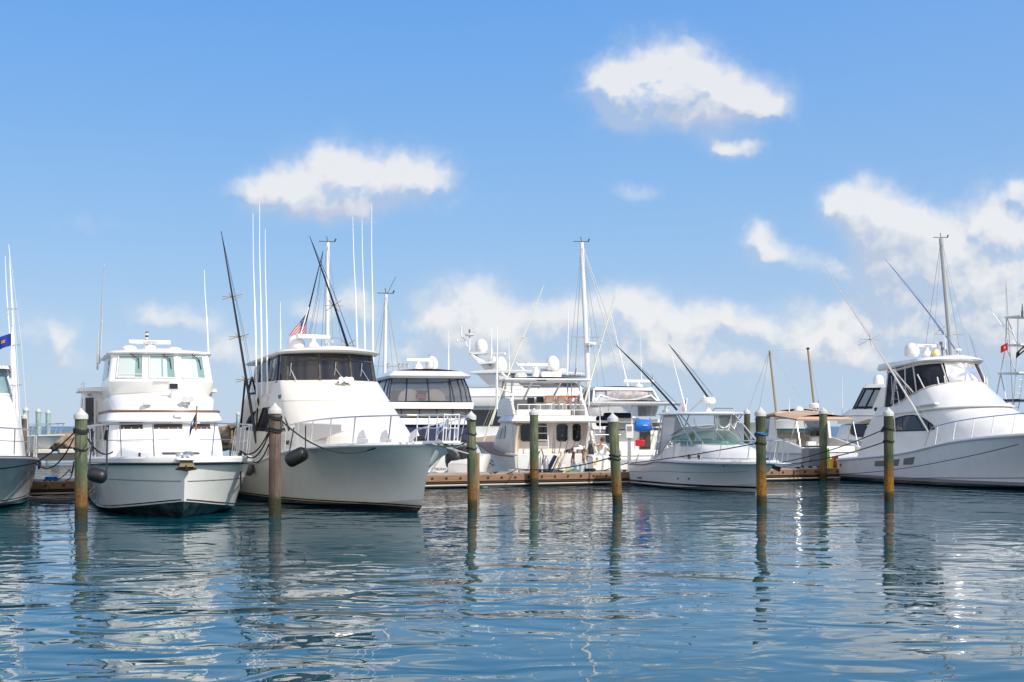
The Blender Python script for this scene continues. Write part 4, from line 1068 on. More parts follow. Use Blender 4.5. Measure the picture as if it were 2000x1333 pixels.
# ------------------------------------------------------------------ boats lying beyond the dock, sterns toward us
BG = 'boats berthed in the marina'
def away(name, px, D, th, L, label, cat='boat', group=BG):
    t = R(th); X = (px - 1000) / FPX * D
    return Boat(name, X + L * math.sin(t), D - L * math.cos(t), th, label, cat, group)
def std_hull(L, B, zs, zb, over=1.2, chz=.5, fl=1.8):
    return Hull(L, over, [(0, zs), (.3, zs + .05), (.6, lerp(zs, zb, .6)), (1, zb)], [(0, B * .92), (.4, B), (.65, B * .97), (.8, B * .8), (.92, B * .42), (1, 0)],
                [(0, .05), (.5, .06), (.8, .2), (1, chz)], [(0, B * .88), (.5, B * .88), (.72, B * .64), (.88, B * .28), (1, 0)], flare=fl, draft=-.6)
def louvre_rods(): pass

def stern_sportfisher():
    L = 14
    b = away('sportfishing_boat', 1098, 63.5, 191, L, 'white sportfishing boat with open flybridge and fishing rods, its stern against the dock', 'boat')
    e = b.e; s = -L
    h = std_hull(L, 2.35, 1.18, 2.0, 1.6)
    h.build(e, band_mat('stern_boat_paint', [(.12, (.03, .03, .035))], (.66, .63, .59)), band_mat('stern_boat_bottom', [(.12, (.03, .03, .035))], (.66, .63, .59)), mat('teak_deck', (.45, .33, .24), .7, var=.25, vscale=6), rub=TEAK, rub_r=.035, rub_dz=-.02)
    # cockpit coaming and transom block
    mb = MB().box((s + .1, 0, .9), (.25, 4.1, .75)).box((s + 1.4, 1.95, 1.2), (2.6, .3, .14)).box((s + 1.4, -1.95, 1.2), (2.6, .3, .14))
    parts(mb, 'coaming', WHITE, e, bevel=.04)
    hs = House([dict(z=1.0, xf=-5.0, xc=-6.2, w=1.95, xa=s + 2.7, wa=1.85, cr=.6), dict(z=1.75, xf=-5.6, xc=-6.9, w=1.9, xa=s + 2.7, wa=1.8, cr=.6), dict(z=2.7, xf=-7.4, xc=-8.3, w=1.8, xa=s + 2.7, wa=1.72, cr=.5)])
    hs.shell('deckhouse', WHITE, e, ang=50)
    ov = House([dict(z=2.66, xf=-7.2, xc=-8.2, w=1.85, xa=s + 1.7, wa=1.95, cr=.5), dict(z=2.74, xf=-7.1, xc=-8.1, w=1.92, xa=s + 1.55, wa=2.0, cr=.5), dict(z=3.0, xf=-7.5, xc=-8.4, w=1.78, xa=s + 2.1, wa=1.75, cr=.5)])
    ov.shell('flybridge_deck', WHITE, e, floor=True, camber=.02)
    # aft wall windows
    mb = MB(); x = s + 2.69
    for y0, y1 in ((1.35, .72), (.66, .08), (-.35, -.88), (-1.12, -1.5)):
        pts = []
        for (cy, cz, sy, sz) in ((y1, 1.8, 1, 1), (y0, 1.8, -1, 1), (y0, 2.6, -1, -1), (y1, 2.6, 1, -1)): pts += [(x - .02, cy + sy * .09, cz), (x - .02, cy, cz + sz * .09)] if sy * sz < 0 else [(x - .02, cy, cz + sz * .09), (x - .02, cy + sy * .09, cz)]
        mb.plate(pts, .04)
    parts(mb, 'aft_window', GLASS, e)
    mb = MB()
    for pl in ([(.42, 1.2), (.46, 1.6), (.56, 1.82), (.66, 1.75), (.70, 1.15)], [(.73, 1.15), (.72, 1.72), (.9, 1.55), (.98, 1.15)]):
        hs.poly(mb, [(5 - u, v) for u, v in pl][::-1], .02, .04); hs.poly(mb, pl, .02, .04)
    parts(mb, 'side_window', mat('side_glass', (.015, .02, .03), .05, var=.5, vscale=4, col2=(.10, .09, .07)), e)
    # wing coamings of the flybridge with round arch
    for sd in (1, -1):
        pl = [(s + 2.3, 2.98), (s + 2.45, 3.25), (s + 2.8, 3.55), (s + 3.4, 3.78), (s + 4.6, 3.85), (-7.9, 3.75), (-7.5, 2.98)]
        MB().prism(pl, sd * 1.78, sd * 1.66).build('bridge_side', WHITE, e, bevel=.03)
    MB().prism([(-7.45, 2.98), (-8.0, 3.8), (-8.2, 3.8), (-7.8, 2.98)], -1.7, 1.7).build('bridge_front', WHITE, e)
    # helm, seats, rails
    MB().box((s + 4.6, -.5, 3.4), (.6, 1.5, .85)).build('helm_console', WHITE, e, bevel=.08)
    c = MB().box((s + 4.25, .55, 3.72), (.05, .34, .3)).box((s + 4.25, .1, 3.76), (.05, .34, .26)); parts(c, 'instrument', BLACK, e)
    mb = MB()
    for y, m_ in ((-.25, ORANGE), (-.85, ORANGE), (-1.35, mat('red_frame', (.3, .06, .03), .5))):
        o = MB().lathe([(.05, 2.98), (.05, 3.5), (.2, 3.52)], (s + 3.7, y, 0), 10).build('helm_chair', STEEL, e)
        k = MB().tube([(s + 3.55, y - .25, 3.88), (s + 3.4, y - .22, 3.62), (s + 3.4, y + .22, 3.62), (s + 3.55, y + .25, 3.88)], .035, 6).box((s + 3.45, y, 3.9), (.05, .46, .1)); k.build('chair_frame', m_, o)
        MB().box((s + 3.7, y, 3.58), (.4, .42, .1)).box((s + 3.85, y, 3.8), (.08, .4, .3)).build('cushion', WHITE, o, bevel=.03)
    mb = MB().tube([(s + 2.15, 1.6, 3.5), (s + 2.15, -1.6, 3.5)], .025, 6).tube([(s + 2.15, 1.6, 3.25), (s + 2.15, -1.6, 3.25)], .018, 6)
    for k in range(7): mb.tube([(s + 2.15, 1.6 - 3.2 * k / 6, 2.98), (s + 2.15, 1.6 - 3.2 * k / 6, 3.5)], .02, 6)
    mb.build('bridge_rail', ALU, e)
    mb = MB()
    for k in range(6): mb.lathe([(.03, 0), (.04, .3)], (s + 2.1, -.1 - .26 * k, 3.32), 8)
    parts(mb, 'rod_holder', STEEL, e)
    MB().box((s + 3.2, .2, 3.12), (.5, 2.6, .28)).build('bench_seat', CREAM, e, bevel=.05)
    # hardtop on pipework
    ht = House([dict(z=(4.62, 4.62), xf=-7.3, xc=-8.3, w=1.95, xa=s + 3.0, wa=2.0, cr=.4), dict(z=4.68, xf=-7.2, xc=-8.2, w=2.02, xa=s + 2.9, wa=2.06, cr=.45), dict(z=4.74, xf=-7.4, xc=-8.3, w=1.95, xa=s + 3.0, wa=2.0, cr=.45)])
    ht.shell('hardtop', WHITE, e, floor=True, camber=.07, ang=60)
    mb = MB()
    for sd in (1, -1):
        for x0, x1 in ((s + 2.7, s + 3.3), (s + 3.1, s + 3.6), (s + 5.2, s + 5.0), (-8.0, -8.2)): mb.tube([(x0, sd * 1.72, 3.0 if x0 < -9 else 3.6), (x1, sd * 1.6, 4.64)], .035, 6)
        for z in (3.5, 3.9, 4.25): mb.tube([(lerp(s + 2.7, s + 3.3, (z - 3) / 1.64), sd * lerp(1.72, 1.6, (z - 3) / 1.64), z), (lerp(s + 3.1, s + 3.6, (z - 3) / 1.64), sd * lerp(1.72, 1.6, (z - 3) / 1.64), z)], .022, 6)
        mb.tube([(s + 3.1, sd * .7, 4.64), (s + 5.2, sd * .7, 3.8)], .05, 6)
    parts(mb, 'hardtop_leg', ALU, e)
    MB().box((s + 2.96, .3, 4.66), (.04, .45, .1)).build('hardtop_light', BLACK, e)
    cv = MB().plate([(s + 5.0, 1.68, 3.75), (-8.1, 1.68, 3.7), (-8.2, 1.62, 4.62), (s + 5.2, 1.62, 4.62)], .01); cv.build('side_curtain', CLEAR, e)
    MB().box((s + 5.2, -.6, 4.95), (.7, 1.0, .36)).build('radio_box', WHITE, e, bevel=.05)
    dome(b, (s + 5.3, -.75, 5.1 + .1), .33, .72); open_radar(b, (s + 5.2, .1, 4.76), 1.9, 0, None, .62)
    open_radar(b, (s + 5.8, -.9, 4.76), 1.3, 0, None, .4)
    MB().lathe([(.28, 0), (.3, .06), (.3, .2), (.2, .28)], (s + 4.9, .9, 4.76), 16).build('radar_dome', WHITE, e)
    mb = MB().lathe([(.03, 0), (.06, .4)], (s + 4.6, 1.6, 4.8), 8, Matrix.Rotation(R(-50), 3, 'X')).build('horn', WHITE, e)
    q = lambda px, py, y: b.at(px, py, x=s + 3.2)
    cmx = mat('cream_pole', (.72, .70, .58), .4)
    outrigger(b, q(944, 862, 2.2), q(1063, 556, 3.2), cmx, .042, (.66,), .4, [(q(972, 790, 2.1), q(960, 830, 2.2)), (q(975, 760, 2.0), q(1010, 770, 1.9))], cm=WHITE)
    outrigger(b, q(1138, 800, -2.0), q(1206, 562, -2.8), cmx, .045, (.55,), .4, cm=WHITE)
    antenna(b, q(970, 800, 2.1), q(971, 636, 2.1), .05, ALU, 'side_pole')
    antenna(b, q(995, 733, 1.9), q(993, 655, 1.9), .025); antenna(b, q(1108, 733, -1.5), q(1110, 600, -1.5), .035); antenna(b, q(1150, 862, -2.2), q(1151, 640, -2.2), .03)
    mb = MB().tube([q(1080, 735, 0), q(1142, 665, 0)], .02, 6); mb.build('rigging_pole', mat('tan_pole', (.5, .45, .36), .5), e)
    # flybridge ladder from the cockpit
    mb = MB()
    for y in (.72, .18): mb.tube([(s + 1.9, y, .6), (s + 2.3, y * 1.0, 3.0)], .025, 6)
    for k in range(7): mb.tube([(s + 1.95 + .055 * k, .72, .9 + .32 * k), (s + 1.95 + .055 * k, .18, .9 + .32 * k)], .02, 6)
    mb.build('cockpit_ladder', ALU, e)
    MB().tube([(s + 2.4, 1.45, 2.7), (s + 2.3, 1.6, 1.3)], .06, 6).build('boat_hook', mat('bamboo', (.5, .32, .12), .5), e)
    mb = MB().prism([(s + 1.6, 2.5), (s + 2.7, 2.6), (s + 2.7, 1.1), (s + 2.2, 1.1), (s + 2.05, 1.9)], 1.62, 1.72).prism([(s + 1.6, 2.5), (s + 2.7, 2.6), (s + 2.7, 1.1), (s + 2.2, 1.1), (s + 2.05, 1.9)], -1.72, -1.62); parts(mb, 'cockpit_wing', WHITE, e)
    mb = MB()
    for k in range(2):
        pts = []
        for x0, w in ((-9.0, .60 - .14 * k), (-7.8, .62 - .14 * k), (-7.7, .66 - .14 * k), (-8.9, .64 - .14 * k)):
            p = h.pt(h.t_at_x(x0), w); pts.append(Vector((p.x, -p.y + .012, p.z)))
        mb.plate(pts, .02)
    parts(mb, 'hull_vent', GREY, e)
    return b, h
B5, H5 = stern_sportfisher()

def enclosed_yacht():
    L = 13
    b = away('flybridge_yacht', 845, 62.5, 193, L, 'white yacht with clear-curtained bridge and navy canvas panels behind the cream bow', 'boat')
    e = b.e; s = -L
    h = std_hull(L, 1.95, 1.22, 1.9, 1.2)
    h.build(e, band_mat('yacht_paint', [(.1, (.03, .03, .04))], (.80, .79, .77)), band_mat('yacht_bottom', [(.1, (.03, .03, .04))], (.8, .79, .77)), NONSKID, rub=WHITE, rub_r=.04)
    # stern canvas : navy lower panels, white band, clear strip, white band, curved clear bridge
    def deck(nm, m, z0, z1, w0, w1, x0, x1, m2=None, **k):
        o = House([dict(z=z0, xf=-3.8, xc=-4.6, w=w0, xa=s + x0, cr=.4), dict(z=z1, xf=-4.2, xc=-5, w=w1, xa=s + x1, cr=.4)]); o.shell(nm, m, e, **k); return o
    nv = deck('navy_curtain', NAVY, 1.2, 2.58, 1.80, 1.76, .35, .5)
    mb = MB()
    for y in (-1.1, -.4, .35, 1.1): mb.tube([(s + .34, y, 1.22), (s + .49, y * .97, 2.56)], .018, 5)
    parts(mb, 'curtain_seam', mat('navy_seam', (.03, .035, .11), .7), e)
    deck('coaming_band', WHITE, 2.58, 2.86, 1.84, 1.84, .35, .4, floor=True)
    lw = deck('aft_cabin', BEIGE, 2.86, 3.28, 1.62, 1.62, .9, .95)
    d2 = deck('clear_strip', CLEAR, 2.86, 3.28, 1.80, 1.80, .5, .55, cap=False)
    mb = MB()
    for y in (-1.78, -1.0, -.28, .5, 1.3, 1.78): mb.tube([(s + .5, y, 2.84), (s + .52, y, 3.3)], .03, 6)
    mb.tube([(s + .5, -1.8, 3.27), (s + .5, 1.8, 3.27)], .025, 6); mb.tube([(s + .5, -1.8, 2.88), (s + .5, 1.8, 2.88)], .025, 6)
    mb.build('curtain_frame', NAVY, e)
    deck('bridge_coaming', WHITE, 3.28, 3.56, 1.90, 1.94, .4, .5, floor=True)
    MB().box((s + 4.5, 0, 3.5), (8, 3.5, .06)).build('bridge_deck', BEIGE, e)
    en = House([dict(z=3.54, xf=-3.9, xc=-4.7, w=1.86, xa=s + .6, cr=.4), dict(z=4.2, xf=-4.5, xc=-5.4, w=1.76, xa=s + .85, cr=.4), dict(z=4.66, xf=-5.2, xc=-6.0, w=1.62, xa=s + 1.2, cr=.4)])
    en.shell('clear_bridge', CLEAR, e, cap=False)
    fr = MB()
    for y in (-1.0, .05, 1.0): fr.tube([(s + .6, y * 1.1, 3.55), (s + .85, y * 1.02, 4.2), (s + 1.2, y * .95, 4.66)], .035, 6)
    for u in (.0, .12, .3, .7, 5, 4.88, 4.7, 4.3): fr.tube([en.S(u, 0), en.S(u, 1), en.S(u, 2)], .035, 6)
    for v in (.02, 1.96): fr.tube(en.line(0, 5, v, .0, 60) + [en.S(0, v)], .035, 6)
    fr.build('bridge_frame', NAVY, e)
    mb = MB()
    for y in (.75, -.45):
        pts = [(y + .48 * math.cos(R(a)), 3.56 + .62 * max(0, math.sin(R(a))) ** .6) for a in range(0, 181, 15)]
        mb.plate([(s + 2.0, p, z) for p, z in pts], .12)
    parts(mb, 'seat_back', mat('seat_white', (.74, .66, .58), .6), e)
    mb = MB().box((s + 5.5, 0, 3.9), (.5, 2.2, .6)); mb.build('helm_console', WHITE, e)
    MB().box((s + 1.9, .2, 3.86), (.3, .42, .26)).build('cushion', mat('red_cushion', (.35, .05, .08), .7, var=.7, vscale=20, col2=(.5, .45, .45)), e, bevel=.05)
    rf = House([dict(z=4.64, xf=-4.6, xc=-5.5, w=1.78, xa=s + .7, cr=.5), dict(z=4.74, xf=-4.4, xc=-5.3, w=1.84, xa=s + .6, cr=.55), dict(z=4.98, xf=-5.0, xc=-5.9, w=1.5, xa=s + 1.3, cr=.5)])
    rf.shell('hardtop', WHITE, e, floor=True, camber=.1, ang=60)
    dome(b, b.at(843, 722, x=s + 3), .29, .62); open_radar(b, b.at(817, 725, x=s + 2.6) , 1.15, R(0), None, .42)
    for px in (780, 788, 796, 758): MB().lathe([(.02, 0), (.02, .12), (.08, .16), (.08, .28), (.02, .32)], b.at(px, 724, x=s + 2.2), 10).build('deck_lamp', STEEL, e)
    antenna(b, b.at(876, 732, x=s + 2), b.at(876, 645, x=s + 2), .03); antenna(b, b.at(838, 708, x=s + 3), b.at(838, 692, x=s + 3), .05, GREY)
    MB().plate([(s - .01, 1.75, .35), (s - .01, -1.75, .35), (s + .12, -1.78, 1.2), (s + .12, 1.78, 1.2)], .05).build('transom', WHITE, e)
    text_obj('DELRAY BEACH, FL', .15, mat('grey_letter', (.12, .12, .13), .5), e, (s - .02, -.72, .62), (R(82), 0, R(-90)))
    MB().box((s + .02, -.9, 1.06), (.05, .22, .16)).build('dive_flag_sticker', RED, e)
    return b
B3 = enclosed_yacht()

def sedan():
    L = 13
    b = away('sedan_cruiser', 1262, 66, 196, L, 'white flybridge cruiser with hazy canvas enclosure, long overhanging roof and navy seat covers', 'boat')
    e = b.e; s = -L
    h = std_hull(L, 2.2, 1.1, 1.9, 1.3)
    h.build(e, band_mat('sedan_paint', [(.1, (.03, .03, .04))], (.78, .77, .76)), band_mat('sedan_bottom', [(.1, (.03, .03, .04))], (.78, .77, .76)), NONSKID, rub=WHITE, rub_r=.04)
    mb = MB().box((s + .05, 0, .85), (.1, 3.6, .22)); mb.build('transom_panel', mat('teal_panel', (.02, .13, .26), .4), e)
    mb = MB().box((s + .4, -.2, 1.15), (.7, 2.9, .5)); mb.build('transom_bench', WHITE, e, bevel=.06)
    lo = House([dict(z=1.0, xf=-4.6, xc=-6, w=1.9, xa=s + 2.6, cr=.5), dict(z=2.3, xf=-6.6, xc=-7.6, w=1.8, xa=s + 2.6, cr=.5)]); lo.shell('deckhouse', WHITE, e)
    sd = MB().prism([(s + 1.2, 1.05), (s + 1.2, 1.3), (s + 2.0, 2.0), (s + 2.3, 2.75), (s + 6.5, 2.9), (s + 7.2, 2.2), (s + 7.2, 1.05)], 2.0, 1.88).prism([(s + 1.2, 1.05), (s + 1.2, 1.3), (s + 2.0, 2.0), (s + 2.3, 2.75), (s + 6.5, 2.9), (s + 7.2, 2.2), (s + 7.2, 1.05)], -2.0, -1.88)
    parts(sd, 'side_panel', WHITE, e)
    MB().prism([(s + 3.2, 1.1), (s + 3.2, 1.9), (s + 4.6, 1.95), (s + 4.6, 1.1)], 2.0, 2.02).build('side_window', GLASS, e)
    MB().box((s + 4.6, 0, 2.72), (4.4, 3.7, .12)).build('flybridge_deck', WHITE, e, bevel=.03)
    ov = House([dict(z=3.5, xf=-6.5, xc=-7.5, w=1.9, xa=s + 1.0, wa=2.1, cr=.5), dict(z=3.58, xf=-6.4, xc=-7.4, w=2.0, xa=s + .85, wa=2.15, cr=.5), dict(z=3.68, xf=-6.6, xc=-7.6, w=1.8, xa=s + 1.5, wa=1.8, cr=.5)])
    ov.shell('overhang_roof', WHITE, e, floor=True)
    cv = House([dict(z=3.0, xf=-6.5, xc=-7.4, w=1.85, xa=s + 3.6, wa=1.9, cr=.4), dict(z=3.7, xf=-6.8, xc=-7.6, w=1.78, xa=s + 2.6, wa=1.7, cr=.4), dict(z=4.3, xf=-7.2, xc=-8, w=1.6, xa=s + 3.0, wa=1.5, cr=.4)])
    cv.shell('canvas_enclosure', HAZY, e, cap=False, ang=60)
    tp = House([dict(z=4.24, xf=-7.1, xc=-8, w=1.62, xa=s + 2.85, wa=1.54, cr=.4), dict(z=4.38, xf=-7.3, xc=-8.2, w=1.55, xa=s + 3.0, wa=1.45, cr=.4)]); tp.shell('canvas_top', MATTE, e, floor=True, ang=60)
    mb = MB()
    for u in (0, .35, .7, 5, 4.65, 4.3): mb.tube([cv.S(u, 0), cv.S(u, 1), cv.S(u, 2)], .05, 6)
    mb.tube([(s + 2.6, -1.6, 3.72)] + [(s + 2.7 + .2 * math.sin(math.pi * k / 8), -1.3 + 2.6 * k / 8, 4.0 - .25 * math.sin(math.pi * k / 8)) for k in range(9)] + [(s + 2.6, 1.6, 3.72)], .05, 6)
    mb.build('canvas_frame', MATTE, e)
    mb = MB().lathe([(.2, -1.0), (.24, -.5), (.22, .5), (.18, 1.1)], (s + 3.0, -.1, 4.02), 12, Matrix.Rotation(R(90), 3, 'X')); mb.build('rolled_curtain', mat('pink_grey', (.45, .40, .43), .7, var=.5, vscale=5), e)
    open_radar(b, b.at(1247, 758, x=s + 4), 1.6, 0, None, .25)
    antenna(b, b.at(1227, 757, x=s + 4), b.at(1189, 600, x=s + 4), .03); antenna(b, b.at(1253, 742, x=s + 4), b.at(1250, 650, x=s + 4), .02); antenna(b, b.at(1274, 755, x=s + 4), b.at(1274, 730, x=s + 4), .03, GREY)
    # helm seats under navy covers, ladder, supports
    mb = MB().box((s + 3.6, .1, 3.0), (.6, 1.3, .32)).box((s + 3.4, .95, 2.75), (.6, .5, .5)); parts(mb, 'seat_cover', NAVY, e, bevel=.1)
    MB().box((s + 3.2, -.05, 2.45), (.5, 1.5, .9)).build('bridge_bulkhead', CREAM, e, bevel=.04)
    MB().box((s + 2.57, -.95, 1.9), (.05, .55, 1.0)).build('cabin_door', mat('door_dark', (.06, .045, .035), .3), e)
    MB().box((s + 2.2, .9, 2.1), (.5, .5, .8)).build('deck_chair', NAVY, e, bevel=.08)
    mb = MB()
    for y in (.1, -1.6, 1.7): mb.tube([(s + 1.6, y, 1.2 if y < 0 else 2.2), (s + 1.6, y, 3.52)], .03, 6)
    parts(mb, 'roof_post', ALU, e)
    mb = MB().tube([(s + 1.3, 2.05, 1.3), (s + 1.4, 2.05, 2.3), (s + 1.7, 2.05, 2.38), (s + 3.2, 2.05, 2.38)], .025, 6).tube([(s + 1.4, 2.05, 2.1), (s + 1.4, .6, 2.1)], .02, 6); mb.build('cockpit_rail', STEEL, e)
    mb = MB()
    for y in (-1.2, -1.65): mb.tube([(s + .9, y, .8), (s + 2.6, y, 2.9)], .03, 6)
    for k in range(6): mb.tube([(s + 1.1 + .28 * k, -1.2, 1.05 + .35 * k), (s + 1.1 + .28 * k, -1.65, 1.05 + .35 * k)], .03, 6)
    mb.build('boarding_ladder', WHITE, e)
    mb = MB().box((s + .2, -1.1, 1.42), (.5, .9, .06)); mb.build('teak_step', TEAK, e)
    mb = MB()
    for y in (.3, -.4, -.9): mb.tube([(s + .1, y, 1.3), (s - .05, y + .15, 1.0), (s + .05, y + .3, .75), (s + .2, y + .1, .7)], .02, 6)
    parts(mb, 'hose', GREY, e)
    MB().tube([(s + .6, .35, 1.1), (s + .55, .35, 1.95)], .02, 6).build('grill_post', STEEL, e)
    return b
B6 = sedan()

def bimini_cruiser():
    L = 10
    b = away('express_cruiser', 1632, 69, 199, L, 'white express cruiser with tan canvas bimini and open beige cockpit beside the green dock pile', 'boat')
    e = b.e; s = -L
    h = std_hull(L, 1.75, 1.2, 1.55, 1.0, .5, 1.5)
    h.build(e, band_mat('bimini_boat_paint', [(.1, (.03, .03, .04))], (.72, .73, .76)), band_mat('bimini_boat_bottom', [(.1, (.03, .03, .04))], (.72, .73, .76)), NONSKID, rub=WHITE, rub_r=.03)
    # cockpit : beige liner, seats, coamings
    MB().box((s + 2.2, 0, 1.22), (3.6, 3.0, .06)).build('cockpit_sole', BEIGE, e)
    mb = MB().prism([(s + .1, 1.15), (s + .3, 1.5), (s + 2.6, 1.9), (s + 4.6, 2.05), (s + 5.5, 1.2)], 1.72, 1.52).prism([(s + .1, 1.15), (s + .3, 1.5), (s + 2.6, 1.9), (s + 4.6, 2.05), (s + 5.5, 1.2)], -1.72, -1.52); parts(mb, 'coaming', WHITE, e, bevel=.05)
    MB().box((s + .6, 0, 1.38), (.6, 2.6, .3)).build('stern_bench', WHITE, e, bevel=.06)
    MB().box((s + 4.4, 0, 1.75), (.5, 3.0, .8)).build('dashboard', BEIGE, e, bevel=.08)
    mb = MB().box((s + 2.8, .9, 1.6), (.3, .6, .6), Matrix.Rotation(R(-15), 3, 'Y')).box((s + 3.0, -.7, 1.65), (.3, .7, .7), Matrix.Rotation(R(-15), 3, 'Y')).box((s + 1.6, .4, 1.5), (.25, .5, .5)); parts(mb, 'seat', WHITE, e, bevel=.06)
    mb = MB().tube([(s + 3.85 + .02 * math.cos(a), -.75 + .22 * math.cos(a), 2.2 + .2 * math.sin(a)) for a in [2 * math.pi * k / 16 for k in range(17)]], .02, 6); mb.build('steering_wheel', WHITE, e)
    mb = MB().box((s + 3.4, 1.46, 1.55), (.3, .06, .2)).box((s + 3.7, -1.1, 2.1), (.1, .5, .35)); parts(mb, 'cabin_locker', BLACK, e)
    fd = House([dict(z=1.25, xf=-1.0, xc=-3.0, w=1.35, xa=s + 4.4, cr=.6), dict(z=1.75, xf=-3.0, xc=-3.8, w=1.25, xa=s + 4.4, cr=.6)]); fd.shell('foredeck_house', WHITE, e, ang=60)
    ws = House([dict(z=1.78, xf=-3.1, xc=-4.2, w=1.55, xa=s + 3.4, wa=1.6, cr=.4), dict(z=2.35, xf=-4.0, xc=-4.9, w=1.42, xa=s + 3.6, wa=1.5, cr=.4)])
    g = ws.shell('windscreen', GREENGL, e, cap=False, aft=False)
    fr = MB()
    for u in (.02, .5, 1.1, 2.5, 3.9, 4.5, 4.98): fr.tube([ws.S(u, 0), ws.S(u, 1)], .03, 6)
    fr.tube(ws.line(0, 5, 1.0, 0, 60), .035, 6); fr.tube(ws.line(0, 5, 0.0, 0, 60), .03, 6); fr.build('windscreen_frame', GREY, g)
    for i, (x0, x1, zf, za, w) in enumerate(((s + 3.2, s + 5.6, 2.95, 3.15, 1.5), (s + .9, s + 3.6, 3.1, 2.85, 1.6))):
        bt = House([dict(z=(zf - .08, za - .08), xf=x1, xc=x1 - .4, w=w - .1, xa=x0, wa=w, cr=.3), dict(z=(zf, za), xf=x1 + .02, xc=x1 - .4, w=w, xa=x0 - .03, wa=w + .03, cr=.3), dict(z=(zf + .12, za + .12), xf=x1 - .25, xc=x1 - .6, w=w - .35, xa=x0 + .2, wa=w - .3, cr=.3)])
        bt.shell('bimini_top', TAN, e, floor=True, camber=.12, ang=60)
    ar = MB()
    for sd in (1, -1): ar.prism([(s + 3.0, 1.9), (s + 3.7, 1.95), (s + 3.5, 2.9), (s + 3.2, 2.95)], sd * 1.62, sd * 1.48)
    ar.box((s + 3.35, 0, 2.92), (.35, 3.2, .1)); ar.build('radar_arch', WHITE, e)
    mb = MB()
    for sd in (1, -1):
        mb.tube([(s + 1.0, sd * 1.58, 2.85), (s + 1.6, sd * 1.62, 1.6)], .025, 6); mb.tube([(s + 1.0, sd * 1.58, 2.85), (s + .5, sd * 1.62, 1.4)], .025, 6); mb.tube([(s + 5.4, sd * 1.4, 2.95), (s + 5.2, sd * 1.45, 2.3)], .025, 6)
    parts(mb, 'bimini_bow', STEEL, e)
    mb = MB()
    for sd in (1, -1):
        mb.plate([(s + 3.6, sd * 1.5, 2.9), (s + 5.5, sd * 1.42, 2.9), (s + 5.0, sd * 1.5, 2.35), (s + 3.65, sd * 1.52, 2.3)], .01)
    parts(mb, 'side_curtain', CLEAR, e)
    dome(b, b.at(1560, 813, x=s + 3.3), .26, .5); 
    p = b.at(1590, 812, x=s + 3.3); MB().lathe([(.12, 0), (.06, .1), (.05, .4)], p, 10).build('radar_post', WHITE, e); MB().lathe([(.24, 0), (.26, .05), (.26, .2), (.2, .26)], p + Vector((0, 0, .38)), 16).build('radar_dome', WHITE, e)
    antenna(b, b.at(1541, 812, x=s + 3.3), b.at(1542, 779, x=s + 3.3), .025); antenna(b, b.at(1597, 800, x=s + 3.3), b.at(1598, 782, x=s + 3.3), .025, BLACK); antenna(b, b.at(1626, 812, x=s + 3.3), b.at(1627, 806, x=s + 3.3), .04)
    return b
B8 = bimini_cruiser()

